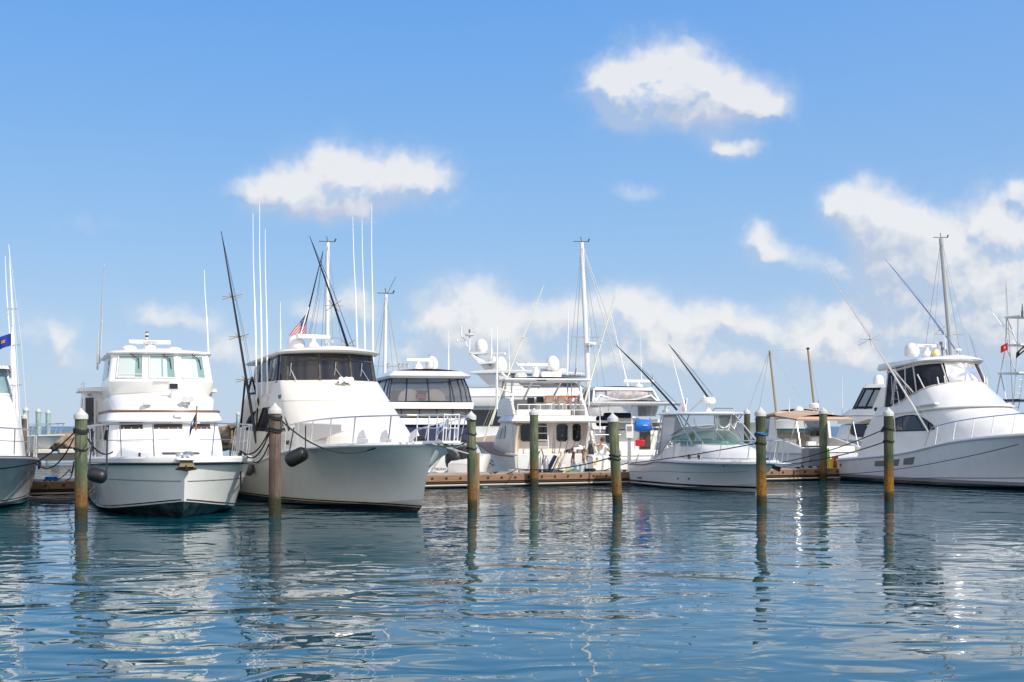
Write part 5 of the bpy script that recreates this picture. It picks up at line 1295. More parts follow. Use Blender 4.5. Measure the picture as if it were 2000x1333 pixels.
def flybridge_behind():
    b = Boat('flybridge_yacht', *((P(1580, 0, 85)).xy), 225, 'white yacht with open black-framed bridge windows and satellite dome, partly behind the large right boat', 'boat', BG)
    e = b.e; L = 14
    q = lambda px, py, y=1.7: b.at(px, py, y=y)
    def X(px, y=1.7): return q(px, 800, y).x
    def Z(px, py, y=1.7): return q(px, py, y).z
    h = std_hull(L, 2.2, 1.2, 2.0, 1.3)
    h.build(e, band_mat('far_yacht_paint', [(.1, (.03, .03, .04))], (.78, .78, .78)), band_mat('far_yacht_bottom', [(.1, (.03, .03, .04))], (.78, .78, .78)), NONSKID)
    xa = X(1730)
    lo = House([dict(z=1.1, xf=X(1610), xc=X(1622), w=1.8, xa=xa, cr=.6), dict(z=Z(1660, 830), xf=X(1628), xc=X(1640), w=1.75, xa=xa, cr=.6)]); lo.shell('deckhouse', WHITE, e)
    for sd in (1, -1):
        pts = [(q(px, py, 1.82).x, q(px, py, 1.82).z) for px, py in ((1661, 827), (1690, 829), (1698, 840), (1703, 856), (1672, 853), (1661, 848))]
        MB().prism(pts, sd * 1.83, sd * 1.79).build('saloon_window', mat('blue_glass', (.012, .02, .05), .05), e)
    fb = House([dict(z=Z(1660, 828), xf=X(1622), xc=X(1634), w=1.85, xa=xa, cr=.6), dict(z=Z(1660, 817), xf=X(1624), xc=X(1636), w=1.85, xa=xa, cr=.6), dict(z=Z(1660, 800), xf=X(1646), xc=X(1655), w=1.65, xa=xa, cr=.4)]); fb.shell('flybridge', WHITE, e, floor=True)
    MB().tube(fb.line(2.02, 4.98, 1.25, .01, 60), .025, 5).build('pinstripe', GREY, e)
    gl = House([dict(z=Z(1660, 801), xf=X(1652), xc=X(1660), w=1.5, xa=X(1704), cr=.2), dict(z=Z(1680, 758), xf=X(1672), xc=X(1680), w=1.4, xa=X(1722), cr=.2)]); gl.shell('bridge_window', CLEAR, e, cap=False)
    mb = MB()
    for u in (.02, .5, .98, 2, 3, 4.02, 4.5, 4.98): mb.tube([gl.S(u, .0), gl.S(u, 1)], .055, 6)
    for v in (.12, .97): mb.tube(gl.line(.02, 4.98, v, 0, 60), .055, 6)
    mb.build('bridge_frame', BLACK, e)
    pl = [(q(px, py).x, q(px, py).z) for px, py in ((1700, 803), (1728, 803), (1738, 757), (1720, 757))]
    mb = MB().prism(pl, 1.62, 1.45).prism(pl, -1.62, -1.45); parts(mb, 'arch_leg', WHITE, e)
    rf = House([dict(z=Z(1680, 758), xf=X(1668), xc=X(1678), w=1.55, xa=X(1745), cr=.4), dict(z=Z(1680, 752), xf=X(1676), xc=X(1684), w=1.45, xa=X(1745), cr=.4)]); rf.shell('hardtop', WHITE, e, floor=True, camber=.08)
    dome(b, q(1716, 753, 0), .30, .62); antenna(b, q(1645, 815), q(1645, 735), .025)
    MB().lathe([(.12, 0), (.12, .02)], q(1711, 800, 1.68), 14, Matrix.Rotation(R(-90), 3, 'X')).build('round_badge', BLACK, e)
    MB().prism([(q(px, py).x, q(px, py).z) for px, py in ((1676, 826), (1700, 819), (1712, 819), (1717, 828))], 1.90, 1.86).build('wing_soffit', mat('soffit_tan', (.42, .30, .18), .5), e)
    return b
B9 = flybridge_behind()

def megayacht():
    b = Boat('motor_yacht', 17.0, 90, 78, 'long white motor yacht lying side-on far behind, with raked mast arch and three satellite domes', 'boat', BG)
    e = b.e
    h = Hull(28, 2.0, [(0, 1.6), (.5, 2.0), (1, 3.0)], [(0, 2.7), (.5, 3), (.75, 2.7), (.9, 1.5), (1, 0)], [(0, .1), (.8, .3), (1, .7)], [(0, 2.5), (.5, 2.6), (.8, 1.5), (1, 0)], flare=1.8)
    h.build(e, band_mat('megayacht_paint', [(.15, (.03, .03, .04))], (.78, .785, .80)), band_mat('megayacht_bottom', [(.15, (.03, .03, .04))], (.78, .785, .8)), NONSKID)
    lo = House([dict(z=1.7, xf=-7.5, xc=-9.0, w=2.5, xa=-26, cr=.9), dict(z=2.5, xf=-8.4, xc=-10, w=2.45, xa=-26, cr=.9), dict(z=3.62, xf=-10, xc=-11.5, w=2.4, xa=-26, cr=.9), dict(z=3.9, xf=-10.2, xc=-11.8, w=2.4, xa=-26, cr=.9)]); lo.shell('main_house', WHITE, e)
    mb = MB(); lo.patch(mb, .03, .72, 1.02, 1.95, .03, .05); lo.patch(mb, .76, .95, 1.05, 1.7, .03, .05); lo.patch(mb, 4.97, 4.28, 1.02, 1.95, .03, .05); parts(mb, 'saloon_window', GLASS, e)
    up = House([dict(z=3.78, xf=-10.2, xc=-12, w=2.75, xa=-26.5, cr=.9), dict(z=3.92, xf=-10.0, xc=-11.8, w=2.8, xa=-26.6, cr=.9), dict(z=4.35, xf=-10.6, xc=-12.4, w=2.75, xa=-26.4, cr=.9), dict(z=4.42, xf=-10.9, xc=-12.6, w=2.68, xa=-26.4, cr=.9), dict(z=4.95, xf=-11.6, xc=-13.4, w=2.55, xa=-26.2, cr=.9)]); up.shell('upper_deck', WHITE, e, floor=True)
    MB().tube(up.line(.01, 4.99, 2.5, .01, 80), .04, 6).build('deck_line', GREY, e)
    dk = House([dict(z=4.95, xf=-12.2, xc=-13.5, w=2.2, xa=-17.6, cr=.7), dict(z=5.35, xf=-13.2, xc=-14.3, w=2.1, xa=-17.6, cr=.7)]); dk.shell('windscreen', mat('grey_tint', (.10, .11, .12), .1), e, cap=False)
    def pz(*pp): return [(lambda v: (v.x, v.z))(b.at(px, py, y=0)) for px, py in pp]
    pl = pz((1000, 766), (1046, 766), (1016, 744), (1000, 733), (985, 733)); w = MB().prism(pl, -2.2, -2.05).prism(pl, 2.2, 2.05); parts(w, 'arch_leg', WHITE, e)
    pl = pz((944, 731), (975, 727), (1004, 760), (996, 768), (972, 758)); aw = MB().prism(pl, -2.25, -2.0).prism(pl, 2.25, 2.0); parts(aw, 'arch_wing', GALV, e)
    MB().prism(pz((1148, 731), (1146, 736), (1010, 732), (936, 733), (932, 729), (975, 725), (1050, 726)), -2.3, 2.3).build('hardtop', WHITE, e, bevel=.04)
    MB().prism(pz((915, 689), (921, 689), (950, 708), (976, 728), (955, 728), (938, 711), (926, 699)), -.5, .5).build('radar_mast', WHITE, e, bevel=.04)
    MB().prism(pz((940, 709), (972, 708), (974, 711), (946, 713)), -1.3, 1.3).build('mast_shelf', WHITE, e)
    MB().prism(pz((917, 689), (948, 688), (946, 692), (922, 694)), -.5, .5).build('mast_shelf', WHITE, e)
    q = lambda px, py, y=0: b.at(px, py, y=y)
    dome(b, q(940, 690), .42, .95); dome(b, q(978, 725, -1), .40, .95); dome(b, q(963, 725, 1.0), .40, .85)
    open_radar(b, q(966, 709), 1.7, R(70), None, .5)
    MB().lathe([(.2, 0), (.32, .08), (.32, .12), (.05, .2)], q(917, 657), 14).build('lamp_tray', WHITE, e); MB().lathe([(.06, 0), (.06, .35)], q(917, 654), 8).build('signal_horn', mat('amber', (.3, .12, .03), .4), e)
    mb = MB().tube([q(917, 688), q(917, 655)], .06, 6).tube([q(916, 679), q(911, 674), q(909, 664), q(903, 660), q(901, 652), q(901, 638)], .05, 6).tube([q(909, 668), q(895, 665)], .025, 6).tube([q(894, 667), q(892, 662)], .06, 6); mb.build('mast_pole', WHITE, e)
    antenna(b, q(960, 715), q(960, 640), .05); antenna(b, q(946, 690), q(946, 668), .03)
    for px in (1020, 1044): antenna(b, q(px + 8, 728), q(px - 12, 708), .06)
    mb = MB().tube([(-15, -2.6, 4.98), (-15, -2.6, 5.1), (-26, -2.55, 5.2), (-26, -2.55, 4.98)], .025, 6).tube([(-15, 2.6, 4.98), (-15, 2.6, 5.1), (-26, 2.55, 5.2), (-26, 2.55, 4.98)], .025, 6); parts(mb, 'deck_rail', STEEL, e)
    return b
B4 = megayacht()

def tuna_boat():
    L = 11
    b = away('tuna_tower_boat', 2098, 82, 200, L, 'boat with tall aluminium tuna tower and black canopy at the far right edge', 'boat')
    e = b.e; s = -L
    h = std_hull(L, 1.9, 1.0, 1.7, 1.0); h.build(e, band_mat('tuna_paint', [], (.78, .78, .78)), WHITE, NONSKID)
    lo = House([dict(z=1, xf=-3.5, xc=-4.5, w=1.4, xa=s + 3, cr=.4), dict(z=2.5, xf=-4.6, xc=-5.4, w=1.3, xa=s + 3, cr=.4)]); lo.shell('deckhouse', WHITE, e)
    q = lambda px, py, y=1.2: b.at(px, py, y=y)
    tw = MB(); x0, x1 = s + 3.2, s + 5.2
    lv = [(2.4, 1.75), (5.7, 1.2), (7.4, .95), (9.1, .9)]
    for sd in (1, -1):
        for xx in (x0, x1):
            xm = (x0 + x1) / 2
            tw.tube([(lerp(xm, xx, w / 1.75), sd * w, z) for z, w in lv], .04, 6)
        for k in range(3):
            (z0, w0), (z1, w1) = lv[k], lv[k + 1]; xm = (x0 + x1) / 2
            tw.tube([(lerp(xm, x0, w0 / 1.75), sd * w0, z0), (lerp(xm, x1, w1 / 1.75), sd * w1, z1)], .03, 6)
        tw.tube([(x0, sd * 1.5, 2.4), (x0, sd * .9, 5.6)], .03, 6)
        for k in range(8): tw.tube([(x0, sd * lerp(1.75, 1.2, k / 8), 2.4 + .41 * k), (x0, sd * lerp(1.5, .9, k / 8), 2.4 + .41 * k)], .02, 6)
    tw.build('tuna_tower', GALV, e)
    for z, w in lv[1:]: MB().box(((x0 + x1) / 2, 0, z), (1.9 * w / 1.2, 2 * w, .1)).build('tower_platform', CREAM, e)
    MB().box(((x0 + x1) / 2, 0, 4.05), (3.0, 3.3, .14)).build('canopy', BLACK, e, bevel=.04)
    antenna(b, (x0, 1.0, 9.0), (x0, 1.0, 9.8), .06, mat('mast_dark2', (.1, .1, .12), .5)); antenna(b, (x0, .8, 7.4), (x0, .8, 11.5), .03)
    outrigger(b, (x0, 1.6, 2.6), (x0 - 1, 3.0, 11), GALV, .03, None); outrigger(b, (x0, -.6, 5.7), q(1932, 600), STEEL, .03, None)
    return b
B11 = tuna_boat()

def small_left():
    b = Boat('motorboat', *((P(76, 0, 100)).xy), 62, 'small white motorboat with bow rail seen far off between the two left boats', 'boat', BG)
    e = b.e
    h = std_hull(9, 1.6, 1.5, 1.95, 2.4, .5, 2.2); h.build(e, band_mat('small_boat_paint', [(.15, (.1, .1, .1))], (.74, .75, .76)), WHITE, WHITE, rub=WHITE, rub_r=.04)
    hull_rail(b, h, -5.5, 1.7, .75, 8, .1, .05, True, .025, True, lean_x=.3)
    tr = House([dict(z=1.6, xf=-2.0, xc=-3.2, w=1.0, xa=-7, cr=.4), dict(z=2.0, xf=-2.8, xc=-3.8, w=.9, xa=-7, cr=.4)]); tr.shell('trunk_cabin', WHITE, e)
    ws = House([dict(z=2.0, xf=-4.5, xc=-5.2, w=1.1, xa=-8, cr=.3), dict(z=2.6, xf=-5.0, xc=-5.8, w=1.0, xa=-8, cr=.3)]); ws.shell('wheelhouse', WHITE, e)
    return b
B12 = small_left()

def left_sportfisher():
    b = Boat('sportfishing_boat', -15.55, 39.0, 18, 'white boat cut by the left edge with curved bow rail and green waterline', 'boat', BG)
    e = b.e
    h = Hull(15, 1.6, [(0, 1.0), (.4, 1.15), (.65, 1.5), (1, 1.75)], [(0, 2.2), (.45, 2.4), (.68, 2.4), (.82, 2.1), (.92, 1.2), (1, 0)], [(0, .05), (.55, .05), (.8, .2), (1, .5)], [(0, 2.0), (.5, 2.0), (.72, 1.5), (.88, .6), (1, 0)], flare=1.9, draft=-.7)
    hb = [(.1, (.0, .14, .08)), (.2, (.015, .015, .017)), (.23, (.7, .7, .68)), (.27, (.02, .02, .02))]
    h.build(e, band_mat('left_boat_paint', hb, (.74, .72, .68)), band_mat('left_boat_bottom', hb, (.74, .72, .68)), WHITE, rub=GREY, rub_r=.035)
    hs = House([dict(z=1.2, xf=-2.9, xc=-5.2, w=1.95, xa=-11.5, cr=.4), dict(z=2.1, xf=-3.8, xc=-5.9, w=1.85, xa=-11.5, cr=.4), dict(z=2.8, xf=-5.3, xc=-6.8, w=1.75, xa=-11.5, cr=.4), dict(z=3.3, xf=-6.3, xc=-7.4, w=1.60, xa=-11.3, cr=.35), dict(z=3.5, xf=-6.6, xc=-7.6, w=1.55, xa=-11.2, cr=.35)]); hs.shell('deckhouse', WHITE, e, ang=50)
    gl = House([dict(z=3.5, xf=-6.7, xc=-7.6, w=1.54, xa=-11.0, cr=.3), dict(z=4.4, xf=-7.2, xc=-8.0, w=1.40, xa=-11.0, cr=.3)]); gl.shell('bridge_window', PALE, e, cap=False)
    mb = MB()
    for u in (.5, 1.3, 2.3, 2.7, 3.7, 4.5): mb.tube([gl.S(u, 0), gl.S(u, 1)], .05, 6)
    mb.tube(gl.line(0, 5, .03, 0, 60), .05, 6); mb.build('window_frame', WHITE, e)
    rf = House([dict(z=4.38, xf=-6.7, xc=-7.6, w=1.62, xa=-11.6, cr=.4), dict(z=4.48, xf=-6.8, xc=-7.7, w=1.58, xa=-11.6, cr=.4)]); rf.shell('hardtop', CREAM, e, floor=True, camber=.08)
    hull_rail(b, h, -6.5, .8, .75, 6, .1, .03, True, .022, True, lean_x=.2)
    mb = MB().tube([(-6.5, 2.3, 2.2), (-6.8, 2.32, 2.15), (-6.9, 2.33, 1.4)], .022, 6); mb.build('rail_end', STEEL, e)
    q = lambda px, py, y: b.at(px, py, x=-7.5)
    outrigger(b, q(37, 870, 0), q(17, 478, 0), ALU, .042, (.3, .5, .68), .5, [(q(29, 862, 2.0), q(24, 640, 2.0))], cm=STEEL)
    antenna(b, q(27, 790, 1.9), q(10, 500, 1.9), .028)
    MB().plate([h.pt(h.t_at_x(-3.4), w) * 1 for w in (.5,)] + [Vector((-3.4, 0, .9)), Vector((-3.0, 0, .9))], .01) if False else None
    return b, h
B0, H0 = left_sportfisher()
# ------------------------------------------------------------------ sailing boats whose masts stand above the others
def sailboat(px_t, py_t, px_b, py_b, D, th, label, m, r=.09, extra=None, stays=((-4.5, 0), (5.0, 0), (0, 1.5), (0, -1.5)), hullc=(.7, .7, .7), zb=1.1, head=True):
    a, c = P(px_b, py_b, D), P(px_t, py_t, D)
    b = Boat('sailing_boat', a.x, a.y, th, label, 'sailboat', 'sailing boats behind the motor boats')
    b.e['label'] = label
    e = b.e
    h = Hull(5.0, .9, [(0, .9), (.5, .95), (1, 1.2)], [(0, 1.0), (.5, 1.5), (.8, .9), (1, 0)], [(0, .2), (1, .4)], [(0, .8), (.5, 1.2), (.8, .6), (1, 0)], flare=1.2, draft=-.6)
    h.L = 9.0
    o = h.build(e, band_mat('sail_hull_%d' % px_t, [(.12, (.05, .05, .06))], hullc), WHITE, NONSKID)
    for ch in e.children: ch.location.x = 4.5
    ht = House([dict(z=.95, xf=1.8, xc=.6, w=.9, xa=-2.4, cr=.4), dict(z=1.35, xf=1.3, xc=.4, w=.8, xa=-2.4, cr=.4)]); ht.shell('coach_roof', WHITE, e)
    def loc(wp):
        dx, dy = wp.x - b.o[0], wp.y - b.o[1]
        return Vector((dx * b.fw[0] + dy * b.fw[1], dx * b.pt[0] + dy * b.pt[1], wp.z))
    top = loc(c); base = loc(a); d = (top - base); k = (zb - base.z) / d.z; base = base + d * k
    mb = MB().tube([base, base.lerp(top, .5), top], [r, r * .97, r * .85], 10); ms = mb.build('mast', m, e)
    if head:
        mb = MB().tube([top + Vector((0, -.35, .05)), top + Vector((0, .45, .05))], .02, 5).tube([top, top + Vector((0, .05, .3))], .02, 5).tube([top + Vector((0, -.35, .05)), top + Vector((0, -.42, .2))], .04, 5); mb.build('masthead_gear', mat('dark_fitting', (.05, .05, .055), .5), ms)
    mb = MB()
    for x, y in stays: mb.tube([top, (x, y, 1.0)], .012, 4)
    sp = base.lerp(top, .55)
    if extra != 'nospread': mb.tube([sp + Vector((0, -.8, 0)), sp + Vector((0, .8, 0))], .025, 5)
    mb.build('rigging', GALV, e)
    if extra != 'nospread':
        MB().tube([base + Vector((-.1, 0, .9)), base + Vector((-3.6, 0, 1.0))], .06, 8).build('boom', m, e)
    return b, top, loc
wm = mat('mast_white', (.75, .75, .76), .35); wood = mat('varnished_spar', (.30, .22, .12), .5)
S1, _, _ = sailboat(640, 474, 639, 690, 72, 195, 'sailboat with tall white mast rising behind the cream sportfishing boat roof', wm, .11)
S2, _, _ = sailboat(754, 575, 751, 740, 72, 195, 'sailboat with shorter white mast left of the navy curtained yacht', wm, .09)
mb = MB().tube([S2.at(756, 575, y=0), S2.at(773, 541, y=0)], [.012, .01], 5); mb.build('masthead_aerial', BLACK, S2.e)
S3, t3, loc3 = sailboat(1136, 474, 1149, 760, 76, 188, 'sailboat with slightly leaning white mast and radome behind the stern-to sportfishing boat', wm, .13)
MB().lathe([(.24, 0), (.28, .06), (.28, .14), (.2, .2)], loc3(P(1155, 676, 75.8)), 16).build('radar_dome', WHITE, S3.e)
MB().tube([loc3(P(1145, 677, 76)), loc3(P(1155, 677, 75.8))], .05, 6).build('radar_bracket', WHITE, S3.e)
mb = MB()
for (xa, ya, xb, yb) in ((1137, 476, 1212, 740), (1138, 480, 1236, 760)): mb.tube([loc3(P(xa, ya, 76)), loc3(P(xb, yb, 76))], .02, 5)
mb.build('forestay', WROPE, S3.e)
S4, t4, loc4 = sailboat(1838, 466, 1858, 695, 78, 190, 'sailboat with leaning grey mast behind the large right boat roof', mat('mast_grey', (.42, .42, .43), .4), .14)
S5, t5, loc5 = sailboat(1503, 685, 1516, 806, 92, 215, 'wooden two-masted sailboat with thin varnished spars behind the tan bimini cruiser', wood, .075, 'nospread', ((-5, 0), (3, .8), (3, -.8)), (.30, .22, .15), head=False)
tb, bb = loc5(P(1578, 683, 93.5)), loc5(P(1591, 800, 93.5))
MB().tube([bb + (tb - bb) * -.25, tb], [.078, .065], 10).build('mizzen_mast', wood, S5.e)
mb = MB().tube([t5, tb], .006, 4).tube([tb, tb + Vector((0, -1.2, -4))], .008, 4); mb.build('triatic_stay', GALV, S5.e)
MB().lathe([(.02, 0), (.11, .02), (.11, .1), (.02, .14)], tb, 8).build('masthead_cap', BLACK, S5.e)
# ------------------------------------------------------------------ floating dock (28 degrees to the picture plane)
DK0, DK1 = Vector(WL(90, 971) + (0,)), Vector(WL(1636, 938) + (0,))
DKU = (DK1 - DK0).normalized(); DKN = Vector((-DKU.y, DKU.x, 0))      # along the dock, and away from us
def dock():
    wood = mat('dock_wood', (.31, .165, .09), .8, var=.35, vscale=3, bump=.3, stretch=(.5, 4, 6), col2=(.17, .10, .06))
    plank = mat('dock_planks', (.42, .36, .30), .8, var=.3, vscale=2, stretch=(6, .5, 1))
    ang = math.atan2(DKU.y, DKU.x)
    e = bpy.data.objects.new('floating_dock', None); COL.objects.link(e)
    s0 = DK0 - DKU * 9
    e.location = s0; e.rotation_euler = (0, 0, ang)
    tag(e, 'long brown wooden floating dock with a row of dark round holes along its edge', 'dock')
    L = (DK1 - s0).length + 1.2
    MB().box((L / 2, 1.3, .20), (L, 2.4, .30)).build('float', mat('float_black', (.02, .02, .022), .6), e)
    fa = MB(); n = int(L / 4.6)
    for k in range(n + 1):
        a = k * L / (n + 1); fa.box((a + L / (n + 1) / 2, .04, .40), (L / (n + 1) - .015, .08, .25))
    fa.build('fascia_board', wood, e, bevel=.008)
    MB().tube([(0, -.03, .12), (L, -.03, .12)], .035, 6).build('conduit', mat('pale_pipe', (.45, .40, .33), .5), e)
    MB().box((L / 2, .03, .22), (L, .05, .05)).build('rub_strip', mat('dark_strip', (.03, .025, .02), .7), e)
    d = MB(); k = 0; x = 0
    while x < L:
        d.box((x + .07, 1.3, .53), (.135, 2.44, .035)); x += .145
    d.build('decking', plank, e)
    holes = MB(); x = .3
    while x < L:
        holes.lathe([(.055, -.012), (.055, .012), (.001, .013)], (x, -.006, .40), 12, Matrix.Rotation(R(90), 3, 'X')); x += .62
    parts(holes, 'bolt_hole', mat('bolt_dark', (.015, .012, .01), .6), e)
    x = 2.0
    while x < L - 1:
        q = MB().tube([(x - .16, .3, .62), (x - .05, .3, .61), (x + .05, .3, .61), (x + .16, .3, .62)], [.018, .03, .03, .018], 6).box((x, .3, .58), (.12, .05, .09)); q.build('cleat', BLACK, e); x += 3.1
    return e
DOCK = dock()
def dockpt(px, off, z=.55):
    """point on the dock under picture column px, off metres back from the front edge"""
    k = (px - 1000) / FPX; o = DK0 + DKN * off
    s = (k * o.y - o.x) / (DKU.x - k * DKU.y); q = o + DKU * s
    return Vector((q.x, q.y, z))
# ------------------------------------------------------------------ mooring piles
def pile_mat(name, fresh, green, rust, zr=(0.35, 1.25), wet=0.32):
    m = bpy.data.materials.new(name); m.use_nodes = True
    t = NT(m.node_tree); p = t.n['Principled BSDF']; tc = t.new('ShaderNodeTexCoord'); o = tc.outputs['Object']
    z = t.sep(o)[2]
    gr = t.noise(t.vm('MULTIPLY', o, (9, 9, .7)), 2.2, 5, .65)[0]
    pa = t.noise(t.vm('MULTIPLY', o, (1.6, 1.6, .7)), 1.5, 3, .6)[0]
    fine = t.noise(t.vm('MULTIPLY', o, (1, 1, .6)), 22, 3, .6)[0]
    c = t.mix(t.sstep(pa, .38, .62), green, fresh)
    c = t.mix(t.m('MULTIPLY', t.sstep(gr, .42, .68), .65), c, tuple(x * .38 for x in green))
    zn = t.m('ADD', z, t.m('MULTIPLY', t.m('SUBTRACT', pa, .5), 1.3))
    f = t.m('MULTIPLY', t.sstep(zn, zr[1], zr[0]), .85)
    c = t.mix(f, c, t.mix(t.sstep(fine, .4, .7), rust, tuple(x * .3 for x in rust)))
    wn = t.m('ADD', z, t.m('MULTIPLY', t.m('SUBTRACT', fine, .5), .25))
    c = t.mix(t.sstep(wn, wet + .1, wet - .05), c, t.mix(t.sstep(fine, .4, .65), (.028, .03, .016), (.05, .045, .02)))
    t.l.new(c, p.inputs['Base Color'])
    p.inputs['Roughness'].default_value = .85; p.inputs['Specular IOR Level'].default_value = .25
    b = t.new('ShaderNodeBump'); b.inputs['Strength'].default_value = .9; b.inputs['Distance'].default_value = .02
    t.l.new(t.m('ADD', gr, t.m('MULTIPLY', fine, .6)), b.inputs['Height']); t.l.new(b.outputs[0], p.inputs['Normal'])
    return m
PM_GREEN = pile_mat('green_pile_wood', (.18, .19, .12), (.075, .11, .065), (.22, .09, .018))
PM_DARK = pile_mat('dark_pile_wood', (.10, .105, .06), (.045, .065, .035), (.30, .13, .015), (.5, 1.4))
PM_GREY = pile_mat('grey_pile_wood', (.20, .14, .11), (.11, .08, .065), (.11, .08, .06), (.3, .6), .5)
PM_BRAWN = pile_mat('brown_pile_wood', (.34, .20, .11), (.30, .18, .10), (.30, .18, .10), (-2, -1), -1)
PM_BLUE = pile_mat('bluegreen_pile_wood', (.38, .50, .48), (.28, .42, .40), (.25, .38, .36), (-2, -1), .1)
CAP = mat('white_pile_cap', (.52, .52, .52), .55, var=.14, vscale=5)
def pile(px, top, wl, wpx, m, label, group, lean=0.0, D=None, capk=1.0, zb=-1.2):
    """px,top: cap apex; wl: waterline py (or distance D)"""
    if D is None: D = 2.5 * FPX / (wl - 833)
    a = P(px, top, D); r = wpx / FPX * D / 2 * .95; hc = r * 1.25 * capk
    e = bpy.data.objects.new('mooring_pile', None); COL.objects.link(e); e.location = (a.x - math.tan(R(lean)) * a.z, a.y, 0); e.rotation_euler = (0, R(lean), 0)
    tag(e, label, 'pile', group)
    zt = a.z - hc
    rnd = random.Random(int(px))
    prof = []
    mb = MB(); rings = []
    for k in range(15):
        z = lerp(zb, zt, k / 14); rings.append([Vector(((r * (1.04 - .05 * k / 14)) * (1 + .035 * math.sin(3 * q + px) + .02 * rnd.random()) * math.cos(q), (r * (1.04 - .05 * k / 14)) * (1 + .03 * math.sin(2 * q + px * 2)) * math.sin(q), z)) for q in [2 * math.pi * i / 20 for i in range(20)]])
    mb.grid(rings, close=True); mb.f.append(tuple(14 * 20 + i for i in range(20)))
    mb.build('post', m, e, ang=60)
    MB().lathe([(r * 1.12, -.10), (r * 1.16, -.10), (r * 1.16, .0), (r * 1.1, .03), (r * .5, hc * .58), (.012, hc)], (0, 0, zt), 24).build('cap', CAP, e, ang=30)
    return e, a, r
G1 = 'tall mooring piles in the water in front of the boats'
PILES = [pile(158, 797, 1016, 25, PM_GREEN, 'pale green wooden pile with white cap beside the left motor yacht, its base rusty brown', G1),
 pile(537, 787, 1008, 24.5, PM_GREY, 'grey brown weathered wooden pile with white cap in front of the sportfishing boat', G1),
 pile(920, 803, 1000, 18.5, PM_GREEN, 'green wooden pile with orange foot and three black rope bands right of the cream bow', G1, -.7),
 pile(1196, 806, 988, 20, PM_GREEN, 'leaning olive green pile with orange foot at the left end of the small white cruiser', G1, -3.2),
 pile(1485, 795, 990, 20.5, PM_DARK, 'dark green pile with orange foot standing before the bow of the small white cruiser', G1, -.7),
 pile(1735, 796, 982, 19, PM_DARK, 'dark green pile with orange foot in front of the large white sportfishing boat', G1, -.5)]
# ------------------------------------------------------------------ piles at and beyond the dock
G2 = 'piles standing along the floating dock'
pile(1043, 797, 0, 17.5, PM_GREEN, 'green pile with orange foot standing at the dock before the fishing boat stern', G2, 0, D=dockpt(1043, -.25).y, capk=.9)
pile(1608, 796, 0, 16, PM_GREEN, 'green pile at the dock beside the yellow bucket and grey bin', G2, 0, D=dockpt(1608, -.25).y, capk=.9)
pile(932, 876, 0, 9.5, PM_BRAWN, 'short thin brown post with white cap tied at the dock edge', G2, 0, D=dockpt(932, -.22).y, capk=.8)
G3 = 'distant piles beyond the boats'
for (px, top, w, D, m, lab) in ((47.5, 808, 10.5, 66, PM_GREY, 'brown pile with white cap just right of the boat at the left edge'),
        (50.5, 794, 11, 112, PM_BLUE, 'pale blue-green far pile half hidden behind the nearer brown pile'),
        (75, 797, 11, 114, PM_BLUE, 'pale blue-green far pile, middle one of the three at the left'),
        (94, 800, 10, 118, PM_BLUE, 'pale blue-green far pile, rightmost of the three at the left'),
        (465, 804, 8, 104, PM_BLUE, 'pale blue-green far pile behind the bow rail of the motor yacht'),
        (1300, 796, 11.5, 84, PM_DARK, 'dark green far pile above the left corner of the cruiser hardtop'),
        (1459, 798, 12.5, 80, PM_DARK, 'dark green far pile between the cruiser hardtop and the near dark pile')):
    pile(px, top, 0, w, m, lab, G3, 0, D=D)
def round_pile():
    a = P(1435, 808, 90); e = bpy.data.objects.new('mooring_pile', None); COL.objects.link(e); e.location = (a.x, a.y, 0)
    tag(e, 'blue round-topped far pile right behind the cruiser hardtop', 'pile', G3)
    r = .17
    MB().lathe([(r, -1), (r, a.z - .35)], (0, 0, 0), 18).build('post', mat('blue_sleeve', (.25, .45, .52), .5, var=.2), e)
    MB().lathe([(r * 1.05, a.z - .36), (r * 1.05, a.z - .2), (r * .85, a.z - .08), (r * .4, a.z)], (0, 0, 0), 18).build('cap', CAP, e)
round_pile()

# ------------------------------------------------------------------ breakwater rocks
def boulder(p, r, seed, label):
    rnd = random.Random(seed); bm = bmesh.new(); bmesh.ops.create_icosphere(bm, subdivisions=3, radius=r)
    from mathutils import noise
    o3 = Vector((seed * 3.1, seed * 1.7, 0))
    for v in bm.verts:
        v.co *= 1 + .45 * noise.noise(v.co / r * 1.1 + o3) + .15 * noise.noise(v.co / r * 3 + o3)
        v.co.z *= .7; v.co.x *= 1.25
    me = bpy.data.meshes.new('boulder'); bm.to_mesh(me); bm.free(); me.polygons.foreach_set('use_smooth', [True] * len(me.polygons)); me.set_sharp_from_angle(angle=R(28))
    me.materials.append(mat('rock', (.30, .22, .15), .9, var=.5, vscale=2.5, bump=.6, bscale=8))
    o = bpy.data.objects.new('boulder', me); COL.objects.link(o); o.location = p; o.rotation_euler = (0, 0, rnd.random() * 6)
    tag(o, label, 'rock', 'rocks of the low breakwater')
for i, (px, py, D, r) in enumerate(((108, 866, 112, .8), (120, 862, 110, 1.0), (133, 866, 108, .9), (114, 872, 109, .5), (126, 873, 107, .55), (140, 873, 106, .6), (146, 860, 112, 1.1))):
    boulder(P(px, py, D), r, i + 3, 'brown breakwater boulder between the left-edge boat and the motor yacht')
for i, (px, py, D, r) in enumerate(((450, 858, 112, 1.0), (466, 852, 110, 1.3), (482, 858, 108, 1.1), (498, 852, 112, 1.3), (514, 860, 110, 1.1), (440, 864, 110, .9), (474, 866, 106, .8))):
    boulder(P(px, py, D), r, i + 23, 'brown breakwater boulder between the motor yacht and the cream sportfishing boat')
